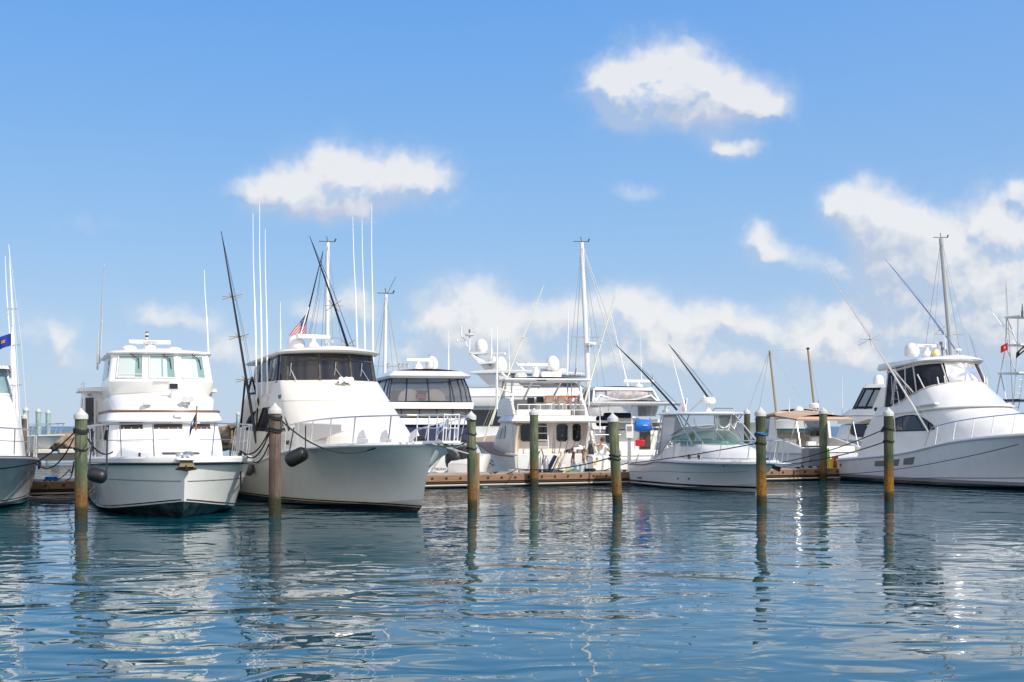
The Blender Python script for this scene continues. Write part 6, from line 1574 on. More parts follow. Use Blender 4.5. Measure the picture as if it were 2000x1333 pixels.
def far_dock():
    e = bpy.data.objects.new('far_dock', None); COL.objects.link(e); e.location = P(112, 0, 100).xy.to_3d(); e.rotation_euler = (0, 0, R(24))
    tag(e, 'small dark floating dock with pale blocks in front of the breakwater rocks', 'dock')
    MB().box((.2, 0, .35), (6.5, 1.2, .5)).build('float', mat('float_dark', (.05, .05, .05), .7), e)
    for k in range(4): MB().box((-2.6 + 1.6 * k, -.2, .75), (1.1, 1.0, .3)).build('block', mat('pale_block', (.5, .47, .42), .8), e, bevel=.06)
far_dock()
def thatch():
    e = bpy.data.objects.new('thatched_shelter', None); COL.objects.link(e); a = P(472, 0, 108); e.location = (a.x, a.y, 0); e.rotation_euler = (0, 0, R(15))
    tag(e, 'low shelter with sloping brown thatched roof beyond the bow rails', 'shelter')
    rows = []
    for j in range(9):
        u = j / 8; rows.append([(lerp(-1.0, 1.2, u), y, 2.55 + 1.15 * u - .25 * math.sin(math.pi * u) + .03 * math.sin(j * 5 + y * 7)) for y in (-1.2, -.6, 0, .6, 1.2)])
    n = [[Vector((-.4, 0, .9))] * 5] * 9
    MB().slab(rows, n, .22).build('roof', mat('thatch', (.22, .15, .10), .95, var=.5, vscale=5, stretch=(1, 5, 1), bump=.6, bscale=20), e)
    for x, y in ((-.8, -1), (-.8, 1), (1.0, -1), (1.0, 1)): MB().tube([(x, y, 0), (x, y, 2.6 + .5 * x)], .06, 6).build('post', wood, e)
thatch()

# ------------------------------------------------------------------ fenders
def fender(p, r, ln, rot, label, ropes, m=RUBBER, wm_=0):
    e = bpy.data.objects.new('fender', None); COL.objects.link(e); e.location = p; tag(e, label, 'fender', 'boat fenders')
    prof = [(.02, -ln / 2), (r * .6, -ln / 2 + r * .12), (r * .9, -ln / 2 + r * .4), (r, -ln / 2 + r * .8), (r, ln / 2 - r * .8), (r * .9, ln / 2 - r * .4), (r * .6, ln / 2 - r * .12), (.02, ln / 2)]
    MB().lathe(prof, (0, 0, 0), 24, rot).build('cushion', m, e, ang=60)
    for a, c in ropes: MB().tube([Vector(a) - Vector(p), Vector(c) - Vector(p)], .018, 6).build('lanyard', ROPE, e)
    return e
def hullpt(b, h, x, w, sd=-1, out=0.0):
    q = h.pt(h.t_at_x(x), w); return b.w((q.x, sd * (abs(q.y) + out), q.z))
p = B2.w(B2.at(579, 893, y=-2.72)); rot = Matrix.Rotation(R(62), 3, Vector((0, 1, 0)))
rl = lambda px, py: B2.w(B2.at(px, py, y=-2.4))
fender(p, .225, .72, rot, 'fat black cylinder fender hanging slantwise on the cream sportfishing boat', [(p + rot @ Vector((0, 0, -.3)), rl(574, 836)), (p + rot @ Vector((0, 0, .3)), rl(597, 832))])
p = B1.w(B1.at(190, 929, y=-2.55)); rot = Matrix.Rotation(R(105), 3, Vector((0, 1, 0)))
fender(p, .155, .42, rot, 'small black fender hanging low on the left bow of the motor yacht', [(p + rot @ Vector((0, 0, -.2)), B1.w(B1.at(183, 843, y=-2.3))), (p + rot @ Vector((0, 0, .2)), B1.w(B1.at(210, 841, y=-2.3)))])
p = B2.w(B2.at(487, 918, y=-2.6)); fender(p, .17, .40, Matrix.Rotation(R(20), 3, 'Y'), 'round grey fender in the gap between the motor yacht and the cream boat', [(p + Vector((0, 0, .2)), p + Vector((0, 0, .62)))], mat('grey_fender', (.09, .08, .08), .3))
for px, py, r, ln, lab in ((890, 898, .46, .95, 'round black fender below the cream boat anchor, left one of the pair'), (903, 886, .42, 1.25, 'tall black fender beside the green pile, right one of the pair on the transom')):
    p = P(px, py, 61.2); fender(p, r, ln, None, lab, [(p + Vector((0, 0, ln * .45)), p + Vector((.1, .6, 1.0)))])

# ------------------------------------------------------------------ mooring lines
def rope(pts, sag, r, label, m=ROPE, bands=()):
    out = []
    pts = [Vector(p) for p in pts]
    for a, c in zip(pts, pts[1:]):
        n = 14
        for i in range(n + 1):
            u = i / n; out.append(a.lerp(c, u) - Vector((0, 0, sag * 4 * u * (1 - u))))
    r *= .72; mb = MB().tube(out, r, 6)
    e = mb.build('mooring_line', m); tag(e, label, 'rope', 'mooring lines')
    for (pe, a, rr, z) in bands:
        MB().tube([Vector((a.x + rr * 1.1 * math.cos(k), a.y + rr * 1.1 * math.sin(k), z + .03 * math.sin(k * 2))) for k in [2 * math.pi * i / 16 for i in range(17)]], r * 1.25, 6).build('rope_loop', m, e)
    return e
def pp(i, py, dx=0):
    e, a, r = PILES[i]; q = P(0, py, a.y); rt = math.tan(e.rotation_euler[1]); return Vector((a.x - (a.z - q.z) * rt + dx * r, a.y - .8 * r, q.z)), (e, Vector((a.x - (a.z - q.z) * rt, a.y, 0)), r, q.z)
(a0, b0), (a1, b1), (a2, b2), (a3, b3), (a4, b4), (a5, b5) = pp(0, 840, .6), pp(0, 845, -.8), pp(1, 815, .6), pp(1, 818, -.7), pp(0, 842, .1), pp(0, 878)
rope([a0, B1.w((-2.0, -1.75, 1.78))], .28, .03, 'black line sagging from the left pile to the bow cleat of the motor yacht', bands=(b0, b1, b4))
q0 = B0.w(B0.at(69, 904, x=.8))
rope([pp(0, 846, -.9)[0], q0], .06, .026, 'taut black line from the pale green pile to the left-edge boat bow', bands=(b5,))
rope([pp(0, 855, -.9)[0], q0 + Vector((.02, 0, -.03))], .40, .026, 'slack black line hanging from the left pile to the boat at the left edge')
rope([pp(0, 908, -.9)[0], dockpt(134, .1, .62), dockpt(96, .15, .58)], .12, .026, 'black line from the left pile running down to the dock')
rope([pp(0, 902, -.9)[0], dockpt(136, .5, .95), dockpt(84, .35, .58)], .2, .026, 'second black line from the left pile lying across the dock boards')
rope([q0, P(-40, 918, 40.9)], .05, .03, 'black line along the flare of the boat at the left edge')
rope([a2, B2.w((-.35, -.85, 2.06))], .62, .032, 'long black line sagging from the grey brown pile across the cream bow', bands=(b2, b3, pp(1, 838)[1], pp(1, 843)[1]))
c1 = B1.w((-1.9, 1.8, 1.78))
rope([pp(1, 843, -.9)[0], c1], .30, .03, 'black line from the grey brown pile to the right bow cleat of the motor yacht')
rope([pp(1, 848, -.9)[0], c1 + Vector((.05, .05, -.02))], .38, .03, 'second black line from the grey brown pile to the motor yacht bow')
rope([pp(1, 868, -.9)[0], B1.w((-3.4, 2.3, 1.5))], .25, .03, 'lower black line from the grey brown pile to the motor yacht side')
rope([c1, c1 + Vector((.06, -.3, -1.05))], 0, .03, 'black rope end hanging down the right bow of the motor yacht')
rope([B2.w((1.4, .3, 2.05)), pp(2, 841, -.9)[0]], .03, .024, 'thin line from the cream bow up to the green pile', bands=(pp(2, 820)[1], pp(2, 848)[1]))
rope([B2.w((1.7, .2, 1.98)), pp(2, 862, -.9)[0]], .06, .024, 'lower line from the cream bow to the green pile', bands=(pp(2, 876)[1],))
rope([pp(3, 893, -.5)[0], dockpt(1010, -.1, .75), dockpt(955, .3, .6)], .18, .028, 'black line from the leaning olive pile across the stern to the dock', bands=(pp(3, 890)[1], pp(3, 897)[1]))
s7 = B7.w((-8.2, -1.45, .93))
rope([pp(4, 866, -.9)[0], s7], .05, .026, 'black line slanting across the cruiser hull from the dark pile', bands=(pp(4, 866)[1],))
rope([pp(4, 846, .5)[0], pp(4, 846, -.9)[0] + Vector((0, -.05, 0))], .0, .04, 'blue rope tied round the dark pile', mat('blue_rope', (.02, .09, .30), .7), bands=(pp(4, 848)[1],))
n7 = B7.w((1.6, .1, 1.18))
rope([pp(5, 838, -.9)[0], n7], .12, .024, 'upper long line from the right pile to the cruiser bow', bands=(pp(5, 838)[1],))
rope([pp(5, 863, -.9)[0], n7 + Vector((.05, 0, -.08))], .12, .026, 'lower long line from the right pile to the cruiser bow', bands=(pp(5, 862)[1],))
n8 = dockpt(1585, .2, .95)
rope([n7 + Vector((.05, .1, -.15)), n8], .06, .022, 'short line from the cruiser bow to the dock by the grey bin')
q10 = [hullpt(B10, H10, -16.1, .25, -1, .1)] + [B10.w(B10.at(px, py, y=-2.9)) for px, py in ((1735, 919), (1850, 900), (1990, 868))]
rope(q10, .03, .022, 'long black line sagging along the side of the large right boat')
rope([dockpt(1180, .5, .6), B7.w((-8.35, -1.3, 1.0))], .0, .03, 'short black line from the dock to the cruiser stern corner')

# ------------------------------------------------------------------ flags
def flag(name, label, pole, cloth_parts, base):
    e = bpy.data.objects.new(name, None); COL.objects.link(e); e.location = base; tag(e, label, 'flag')
    if pole: MB().tube([Vector(q) - Vector(base) for q in pole[0]], pole[1], 6).build('staff', pole[2], e)
    for nm, mb, m in cloth_parts:
        mb.v = [tuple(Vector(v) - Vector(base)) for v in mb.v]; mb.build(nm, m, e, ang=80)
    return e
CW = mat('flag_white', (.55, .55, .55), .8); CR = mat('flag_red', (.42, .008, .02), .8); CB = mat('flag_blue', (.02, .035, .16), .8)
def us_flag(top, w, h, d, droop, label, staff, waves=1.6):
    rows = flag_mesh(top, w, h, d, droop, waves, 16, 13)
    st = {0: MB(), 1: MB()}; un = MB()
    for j in range(13):
        c0 = 6 if j < 7 else 0
        st[j % 2].grid([r[c0:] for r in rows[j:j + 2]])
    un.grid([r[:7] for r in rows[:8]])
    star = MB()
    for a in range(4):
        for c in range(5):
            p = rows[1 + int(a * 1.6)][min(6, 1 + c)].lerp(rows[2 + int(a * 1.6)][min(6, 1 + c)], .5); s_ = h * .022
            for dd in (-.012, .012):
                star.add([p + Vector((0, dd, s_)), p + Vector((s_, dd, 0)), p + Vector((0, dd, -s_)), p + Vector((-s_, dd, 0))], [(0, 1, 2, 3)])
    return flag('national_flag', label, (staff, .025, ALU), [('red_stripes', st[0], CR), ('white_stripes', st[1], CW), ('canton', un, CB), ('stars', star, CW)], staff[0])
D2 = 50.5
us_flag(P(599, 612, D2), .95, .68, (-.52, .05, -.6), .10, 'red white and blue striped flag drooping from a pole above the cream boat roof', [P(584, 664, D2), P(603, 600, D2)], .8)
us_flag(P(1342, 778, 58.5), .42, .30, (-.45, -.1, -.7), .12, 'small striped flag drooping beside the radar dome of the small cruiser', [P(1338, 806, 58.5), P(1342, 778, 58.5)], 1.0)
D1 = B1.at(383, 830, y=.25); d1 = B1.w(D1).y
rows = flag_mesh(P(383, 806, d1), .42, .22, (-.5, 0, -.85), .5, 1.2)
flag('burgee', 'small blue pennant with white emblem on a wooden staff at the motor yacht bow', ([P(382.5, 842, d1), P(384.5, 793, d1)], .022, TEAK), [('cloth', MB().grid(rows), CB), ('emblem', MB().grid([[p + Vector((0, -.02, 0)) for p in r[5:9]] for r in rows[2:6]]), CW)], P(383, 842, d1))
d2 = B2.w((2.2, 0, 2.5)).y
rows = flag_mesh(P(876, 818, d2), .36, .22, (-1, .2, -.5), .3, .8)
flag('burgee', 'small white pennant with blue wave on the pulpit rail of the cream boat', ([P(876, 840, d2), P(876, 814, d2)], .012, STEEL), [('cloth', MB().grid(rows), CW), ('blue_wave', MB().grid([[p + Vector((0, -.02, 0)) for p in r[4:13]] for r in rows[3:7]]), BLUE)], P(876, 840, d2))
d0 = 46.0
rows = flag_mesh(P(22.5, 651, d0), .62, .40, (-1, .1, -.25), .15, 1.2)
flag('burgee', 'blue flag with small yellow emblem flying from the left boat pole', ([P(23, 690, d0), P(22.5, 648, d0)], .02, ALU), [('cloth', MB().grid(rows), mat('flag_navy', (.01, .03, .28), .8)), ('emblem', MB().grid([[p + Vector((0, -.02, 0)) for p in r[5:9]] for r in rows[3:6]]), BRASS)], P(22.5, 690, d0))
rows = flag_mesh(P(1968, 670, 82), .42, .42, (-1, .1, -.3), .2, 1.0)
flag('signal_flag', 'small red flag with white mark on the tuna tower', ([P(1968.5, 690, 82), P(1968.5, 664, 82)], .025, GALV), [('cloth', MB().grid(rows), CR), ('white_mark', MB().grid([[p + Vector((0, -.02, 0)) for p in r[5:8]] for r in rows[3:6]]), CW)], P(1968.5, 690, 82))
rows = flag_mesh(P(2006, 672, 81.5), .75, .35, (-1, .1, -.55), .3, 1.0)
flag('signal_flag', 'black flag with white pattern at the right picture edge on the tuna tower', ([P(2006, 700, 81.5), P(2006, 666, 81.5)], .025, GALV), [('cloth', MB().grid(rows), BLACK), ('white_pattern', MB().grid([[p + Vector((0, -.02, 0)) for p in r[4:11]] for r in rows[3:6]]), CW)], P(2006, 700, 81.5))
rows = flag_mesh(P(1127, 716, 88), .35, .25, (-.5, 0, -.9), .5, 1.0)
flag('national_flag', 'tiny dark striped flag on the far motor yacht roof', ([P(1126, 728, 88), P(1127.5, 714, 88)], .03, WHITE), [('cloth', MB().grid(rows), CR), ('canton', MB().grid([[p + Vector((0, -.02, 0)) for p in r[:6]] for r in rows[:5]]), CB)], P(1126, 728, 88))

# ------------------------------------------------------------------ things on the dock
def thing(name, label, cat, loc, rz=0, group=None):
    e = bpy.data.objects.new(name, None); COL.objects.link(e); e.location = loc; e.rotation_euler = (0, 0, rz); return tag(e, label, cat, group)
ZD = .55
for px, off, k in ((1052, .7, 1.0), (1066, .55, .82)):
    e = thing('scuba_tank', 'silver diving cylinder beside the dock pile, %s of the two' % ('taller' if k == 1 else 'shorter'), 'diving cylinder', dockpt(px, off), 0, 'diving cylinders on the dock')
    MB().lathe([(.10, 0), (.11, .02), (.11, .62 * k), (.085, .70 * k), (.04, .74 * k)], (0, 0, 0), 18).build('cylinder', mat('tank_silver', (.5, .5, .5), .35, .5, var=.3), e)
    MB().lathe([(.03, .74 * k), (.03, .82 * k), (.06, .83 * k), (.06, .88 * k)], (0, 0, 0), 10).build('valve', STEEL, e)
    MB().lathe([(.115, .0), (.118, .10), (.112, .1)], (0, 0, 0), 18).build('boot', RUBBER, e)
    if k == 1: MB().tube([(.0, -.05, .84), (.12, -.1, 1.0), (.2, -.05, .7), (.14, 0, .3)], .025, 6).build('regulator_hose', RUBBER, e)
for i, (px, tone) in enumerate(((1084, 0), (1088, 1), (1092, 0), (1096, 1), (1100, 0))):
    a = dockpt(px - 10, .25); t_ = a + Vector((.42, .25, .85))
    e = thing('gaff_pole', 'thin slanting %s pole leaning on the fishing boat transom, %s from the left' % (('white', 'brown')[tone], ('first', 'second', 'third', 'fourth', 'fifth')[i]), 'pole', a, 0, 'poles leaning from the dock')
    MB().tube([(0, 0, 0), t_ - a], .022, 6).build('shaft', (WHITE, mat('bamboo', (.5, .32, .12), .5))[tone], e)
    MB().tube([(0, 0, 0), (t_ - a) * .14], .03, 6).build('grip', RUBBER, e)
e = thing('canvas_roll', 'dark navy rolled canvas leaning beside the slanting poles', 'canvas', dockpt(1074, .5))
MB().box((.12, .1, .36), (.28, .14, .75), Matrix.Rotation(R(28), 3, 'Y')).build('roll', NAVY, e, bevel=.05)
def rod(px, toppx, toppy, i):
    s = -14; foot = B5.w(B5.at(px, 902, x=s + .12)); top = B5.w(B5.at(toppx, toppy, x=s + .4))
    e = thing('fishing_rod', 'black fishing rod with gold reel standing at the fishing boat transom, %s from the left' % ('first', 'second', 'third', 'fourth', 'fifth', 'sixth')[i], 'fishing rod', foot, 0, 'fishing rods in a row')
    d = top - foot
    MB().tube([(0, 0, 0), d * .5, d], [.022, .014, .006], 6).build('blank', BLACK, e)
    MB().tube([(0, 0, -.1), d * .22], .028, 6).build('grip', RUBBER, e)
    rot = d.to_track_quat('Z', 'Y').to_matrix()
    MB().lathe([(.075, -.06), (.08, -.05), (.045, -.03), (.045, .03), (.08, .05), (.075, .06)], d * .26 + Vector((.02, -.06, 0)), 14, Matrix.Rotation(R(90), 3, 'Y')).build('reel', BRASS, e)
    for k in (.5, .65, .8): MB().tube([d * k, d * k + Vector((.03, -.03, 0))], .012, 5).build('guide', STEEL, e)
for i, (px, tx, ty) in enumerate(((1079, 1081, 842), (1084, 1083, 850), (1089, 1100, 838), (1098, 1113, 848), (1111, 1130, 842), (1122, 1140, 846))): rod(px, tx, ty, i)
def bucket(px, off, m, label, h_=.36, r=.15, name='bucket', hm=STEEL):
    e = thing(name, label, 'bucket', dockpt(px, off), 0, 'buckets on the dock')
    MB().lathe([(r * .82, 0), (r, h_ - .03), (r * 1.06, h_ - .03), (r * 1.06, h_), (r * .95, h_), (r * .8, .04)], (0, 0, 0), 20).build('body', m, e)
    MB().tube([(r * math.cos(a), -.02, h_ - .05 + .14 * math.sin(a)) for a in [math.pi * k / 10 for k in range(11)]], .009, 5).build('handle', hm, e)
    return e
bucket(1097, .45, WHITE, 'white bucket on the dock between the slanting poles and the fish', .42, .17)
bucket(1137, .5, mat('bucket_clear', (.6, .68, .75), .3), 'pale bluish bucket by the feet of the bending man')
bucket(1622, .5, YELLOW, 'yellow bucket on the dock beside the green pile', .42, .15)
e = thing('orange_cooler', 'orange red water cooler at the corner of the dock', 'cooler', dockpt(1631, .7))
MB().lathe([(.13, 0), (.15, .05), (.15, .44)], (0, 0, 0), 18).build('body', mat('cooler_orange', (.55, .09, .02), .4), e); MB().lathe([(.155, .44), (.155, .5), (.13, .54)], (0, 0, 0), 18).build('lid', mat('cooler_lid', (.5, .07, .02), .4), e)
e = thing('mop', 'lime green mop head standing in the yellow bucket', 'mop', dockpt(1619, .55))
MB().tube([(0, 0, .3), (-.05, .05, .9)], .07, 8).build('head', mat('lime', (.35, .75, .05), .7, var=.3, vscale=12), e); MB().tube([(-.04, .04, .8), (.1, .2, 1.2)], .015, 6).build('handle', ALU, e)
for px, lab in ((1581, 'tall grey wheeled bin on the dock left of its pair'), (1597, 'tall grey wheeled bin on the dock beside the green pile')):
    e = thing('trash_bin', lab, 'bin', dockpt(px, 1.0), R(25), 'grey wheeled bins')
    MB().box((0, 0, .5), (.48, .5, .85), taper=1.12).build('body', mat('bin_grey', (.22, .23, .26), .5), e, bevel=.03)
    MB().box((0, 0, 1.0), (.58, .6, .08)).build('lid', mat('bin_lid', (.16, .16, .19), .5), e, bevel=.03)
    for sx in (-.2, .2): MB().lathe([(.1, -.03), (.1, .03)], (sx, .25, .1), 12, Matrix.Rotation(R(90), 3, 'Y')).build('wheel', BLACK, e)
e = thing('fish', 'turquoise and yellow fish lying on the dock by the white bucket', 'fish', dockpt(1109, .5))
MB().lathe([(.01, -.32), (.06, -.2), (.10, 0), (.07, .16), (.02, .27)], (0, 0, .1), 12, Matrix.Rotation(R(70), 3, 'Y')).build('body', mat('fish_skin', (.55, .48, .18), .35, var=.6, vscale=6, col2=(.05, .30, .32)), e)
MB().plate([(.22, 0, .17), (.42, 0, .38), (.36, 0, .2), (.42, 0, .02)], .02).build('tail', mat('fish_teal', (.03, .35, .42), .4), e)
e = thing('cooler_box', 'large white cooler box with its lid open near the standing man', 'cooler', dockpt(1172, 1.4), R(25))
MB().box((0, 0, .32), (1.0, .55, .6)).build('body', WHITE, e, bevel=.04); MB().box((0, .05, .66), (1.04, .58, .07), Matrix.Rotation(R(6), 3, 'X')).build('lid', WHITE, e, bevel=.03); MB().box((-.38, -.29, .36), (.12, .02, .16)).build('sticker', YELLOW, e)
for sx in (-.3, .3): MB().box((sx, -.29, .55), (.08, .04, .1)).build('latch', GREY, e)
e = thing('black_bag', 'black bag hanging from the rail between the two men', 'bag', P(1153, 868, 63.0))
rows = [[Vector((.16 * w * math.cos(a) + .02 * math.sin(3 * a), .10 * w * math.sin(a), -.9 * k / 8)) for a in [2 * math.pi * i / 14 for i in range(14)]] for k, w in enumerate((.3, .6, .8, .95, 1.05, 1.1, 1.15, .9, .3))]
MB().grid(rows, close=True).build('sack', mat('bag_black', (.012, .012, .014), .4), e); MB().tube([(-.05, 0, .0), (0, 0, .2), (.05, 0, 0)], .015, 5).build('strap', BLACK, e)
e = thing('power_pedestal', 'white dockside power box on a grey post left of the small cruiser', 'power post', dockpt(1229, 1.6))
MB().box((0, 0, .75), (.14, .14, 1.5)).build('post', GALV, e); MB().box((0, -.02, 1.72), (.34, .26, .62)).build('box', WHITE, e, bevel=.03); MB().box((0, -.16, 1.85), (.2, .02, .2)).build('socket_panel', GREY, e)
g = B6.w(B6.at(1255, 832, x=-12.4))
e = thing('covered_grill', 'bright blue covered grill on a post at the flybridge cruiser stern', 'grill', g)
MB().lathe([(.24, -.36), (.28, -.3), (.29, 0), (.28, .3), (.24, .36)], (0, 0, 0), 20, Matrix.Rotation(R(90), 3, 'Y')).build('cover', BLUE, e, ang=60); MB().box((.1, -.31, .02), (.2, .02, .05)).build('label_patch', CW, e)
e = thing('fuel_can', 'red plastic fuel can on the flybridge cruiser stern', 'can', B6.w(B6.at(1250, 872, x=-12.5)))
MB().box((0, 0, .15), (.42, .22, .3)).build('body', mat('can_red', (.5, .01, .02), .4), e, bevel=.04); MB().tube([(-.1, 0, .3), (-.08, 0, .38), (.1, 0, .38), (.12, 0, .3)], .02, 6).build('handle', RED, e)
e = thing('tender', 'small white tender with turquoise bottom between the transom and the fishing boat', 'dinghy', P(955, 0, 63).xy.to_3d(), R(70))
th = Hull(3.0, .4, [(0, .9), (.5, 1.3), (1, 1.0)], [(0, .5), (.5, .6), (.8, .4), (1, 0)], [(0, .25), (1, .5)], [(0, .5), (.5, .55), (1, 0)], flare=1.0, draft=-.1)
th.build(e, WHITE, mat('turquoise', (.01, .30, .40), .4), WHITE); e.location.x -= .2
e = thing('jacket', 'yellow jacket hanging behind the green windscreen of the small cruiser', 'jacket', B7.w(B7.at(1352, 843, y=-.7)))
rows = [[Vector((.10 * w * math.cos(a), .17 * w * math.sin(a) + .02 * math.sin(2 * a), -.62 * k / 6)) for a in [2 * math.pi * i / 12 for i in range(12)]] for k, w in enumerate((.3, .9, 1, .95, 1, 1.1, .6))]
MB().grid(rows, close=True).build('body', YELLOW, e); 
for sy in (-1, 1): MB().tube([(0, sy * .14, -.08), (.02, sy * .22, -.3), (.04, sy * .2, -.52)], .05, 8).build('sleeve', YELLOW, e)

for px, off, m, lab in ((1046, .25, ROPE, 'coil of black rope lying at the dock edge by the green dock pile'), (1152, .3, ROPE, 'coil of black rope on the dock boards in front of the white cooler box'), (1003, .5, WROPE, 'coil of pale hose on the dock left of the fishing boat stern'), (100, .3, BLUE, 'small heap of blue line on the dock between the two left boats')):
    pts = []
    for k in range(70):
        a = k * .45; r_ = .12 + .12 * abs(math.sin(k * .11)) ; pts.append((r_ * math.cos(a), r_ * math.sin(a) * .9, .03 + .0016 * k))
    e = thing('rope_coil', lab, 'rope', dockpt(px, off)); MB().tube(pts, .022, 6).build('coil', m, e)
# ------------------------------------------------------------------ people
def skin(name, verts, edges, m, parent, root, sub=2):
    names = list(verts); me = bpy.data.meshes.new(name)
    me.from_pydata([verts[n][0] for n in names], [], []); me.update()
    ix = {n: i for i, n in enumerate(names)}
    me.clear_geometry(); me.from_pydata([verts[n][0] for n in names], [(ix[a], ix[b]) for a, b in edges], []); me.update()
    o = bpy.data.objects.new(name, me); COL.objects.link(o)
    o.modifiers.new('skin', 'SKIN')
    if not me.skin_vertices: 
        bm = bmesh.new(); bm.from_mesh(me); bm.verts.layers.skin.verify(); bm.to_mesh(me); bm.free()
    sl = me.skin_vertices[0].data
    for n in names:
        r = verts[n][1]; sl[ix[n]].radius = (r, r) if not isinstance(r, tuple) else r; sl[ix[n]].use_root = (n == root)
    ss = o.modifiers.new('sub', 'SUBSURF'); ss.levels = sub; ss.render_levels = sub
    bpy.context.view_layer.update()
    m2 = bpy.data.meshes.new_from_object(o.evaluated_get(bpy.context.evaluated_depsgraph_get()))
    bpy.data.objects.remove(o)
    m2.polygons.foreach_set('use_smooth', [True] * len(m2.polygons)); m2.materials.clear(); m2.materials.append(m)
    o = bpy.data.objects.new(name, m2); COL.objects.link(o); o.parent = parent
    return o
SKIN_D = mat('skin_dark', (.15, .075, .045), .5); SKIN_T = mat('skin_tan', (.38, .20, .13), .5)
TEE = mat('tee_white', (.72, .73, .76), .85); KHAKI = mat('khaki', (.45, .34, .24), .9); HAIR = mat('hair_black', (.015, .012, .01), .7); HAIRB = mat('hair_brown', (.06, .03, .018), .7)
def fingers(v, ed, wrist, hand, tip_dir, side, pre, r=.009):
    """palm and five separate fingers, slightly curled"""
    w = Vector(v[wrist][0]); d = Vector(tip_dir).normalized(); s = Vector(side).normalized()
    pm = w + d * .07; v[pre + 'palm'] = (pm, (.035, .018)); ed.append((wrist, pre + 'palm'))
    curl = d.cross(s) * .02
    for i, (k, ln) in enumerate(((-.03, .065), (-.01, .08), (.012, .075), (.032, .06))):
        a, b_, c = pm + d * .035 + s * k, pm + d * (.035 + ln * .6) + s * k * 1.15 + curl * .4, pm + d * (.035 + ln) + s * k * 1.2 + curl * 1.3
        for q, pnt in zip('abc', (a, b_, c)): v['%sf%d%s' % (pre, i, q)] = (pnt, r)
        ed += [(pre + 'palm', '%sf%da' % (pre, i)), ('%sf%da' % (pre, i), '%sf%db' % (pre, i)), ('%sf%db' % (pre, i), '%sf%dc' % (pre, i))]
    t1 = pm - s * .045 - d * .02; t2 = t1 - s * .015 + d * .045
    v[pre + 't1'] = (t1, r * 1.1); v[pre + 't2'] = (t2, r); ed += [(pre + 'palm', pre + 't1'), (pre + 't1', pre + 't2')]
def face(parent, c, fwd, up, r, skinm, hairm, hair_len=0):
    """eyes, nose, mouth, ears and hair on a head centred at c"""
    f = Vector(fwd).normalized(); u = (Vector(up) - f * Vector(up).dot(f)).normalized(); s = f.cross(u); c = Vector(c)
    rot = Matrix((s, f, u)).transposed()
    mb = MB()
    for k in (-1, 1): mb.lathe([(.001, -.012), (.012, 0), (.001, .012)], c + f * r * .88 + s * k * r * .34 + u * r * .05, 8)
    parts(mb, 'eye', BLACK, parent)
    MB().lathe([(.016, -.02), (.012, .01), (.003, .03)], c + f * r * 1.02 - u * r * .12, 8).build('nose', skinm, parent)
    MB().box(c + f * r * .90 - u * r * .48, (.045, .01, .012), rot).build('mouth', mat('lip', (.22, .08, .07), .5), parent)
    mb = MB()
    for k in (-1, 1): mb.lathe([(.012, -.03), (.026, 0), (.012, .03)], c + s * k * r * .92, 8)
    parts(mb, 'ear', skinm, parent)
    hb = MB(); rows = []
    for i in range(9):
        th = R(4 + i * 13.2); row = []
        for j in range(18):
            ph = 2 * math.pi * j / 18; d = (s * math.cos(ph) + f * math.sin(ph)) * math.sin(th) + u * math.cos(th)
            cut = 1.0 if math.sin(ph) < .35 else .62
            th2 = min(th, R(108) * cut); d = (s * math.cos(ph) + f * math.sin(ph)) * math.sin(th2) + u * math.cos(th2)
            row.append(c + Vector(d) * r * (1.10 + .03 * math.sin(5 * ph)) )
        rows.append(row)
    hb.grid(rows, close=True); hb.f.append(tuple(range(18))); hb.build('hair', hairm, parent, ang=80)

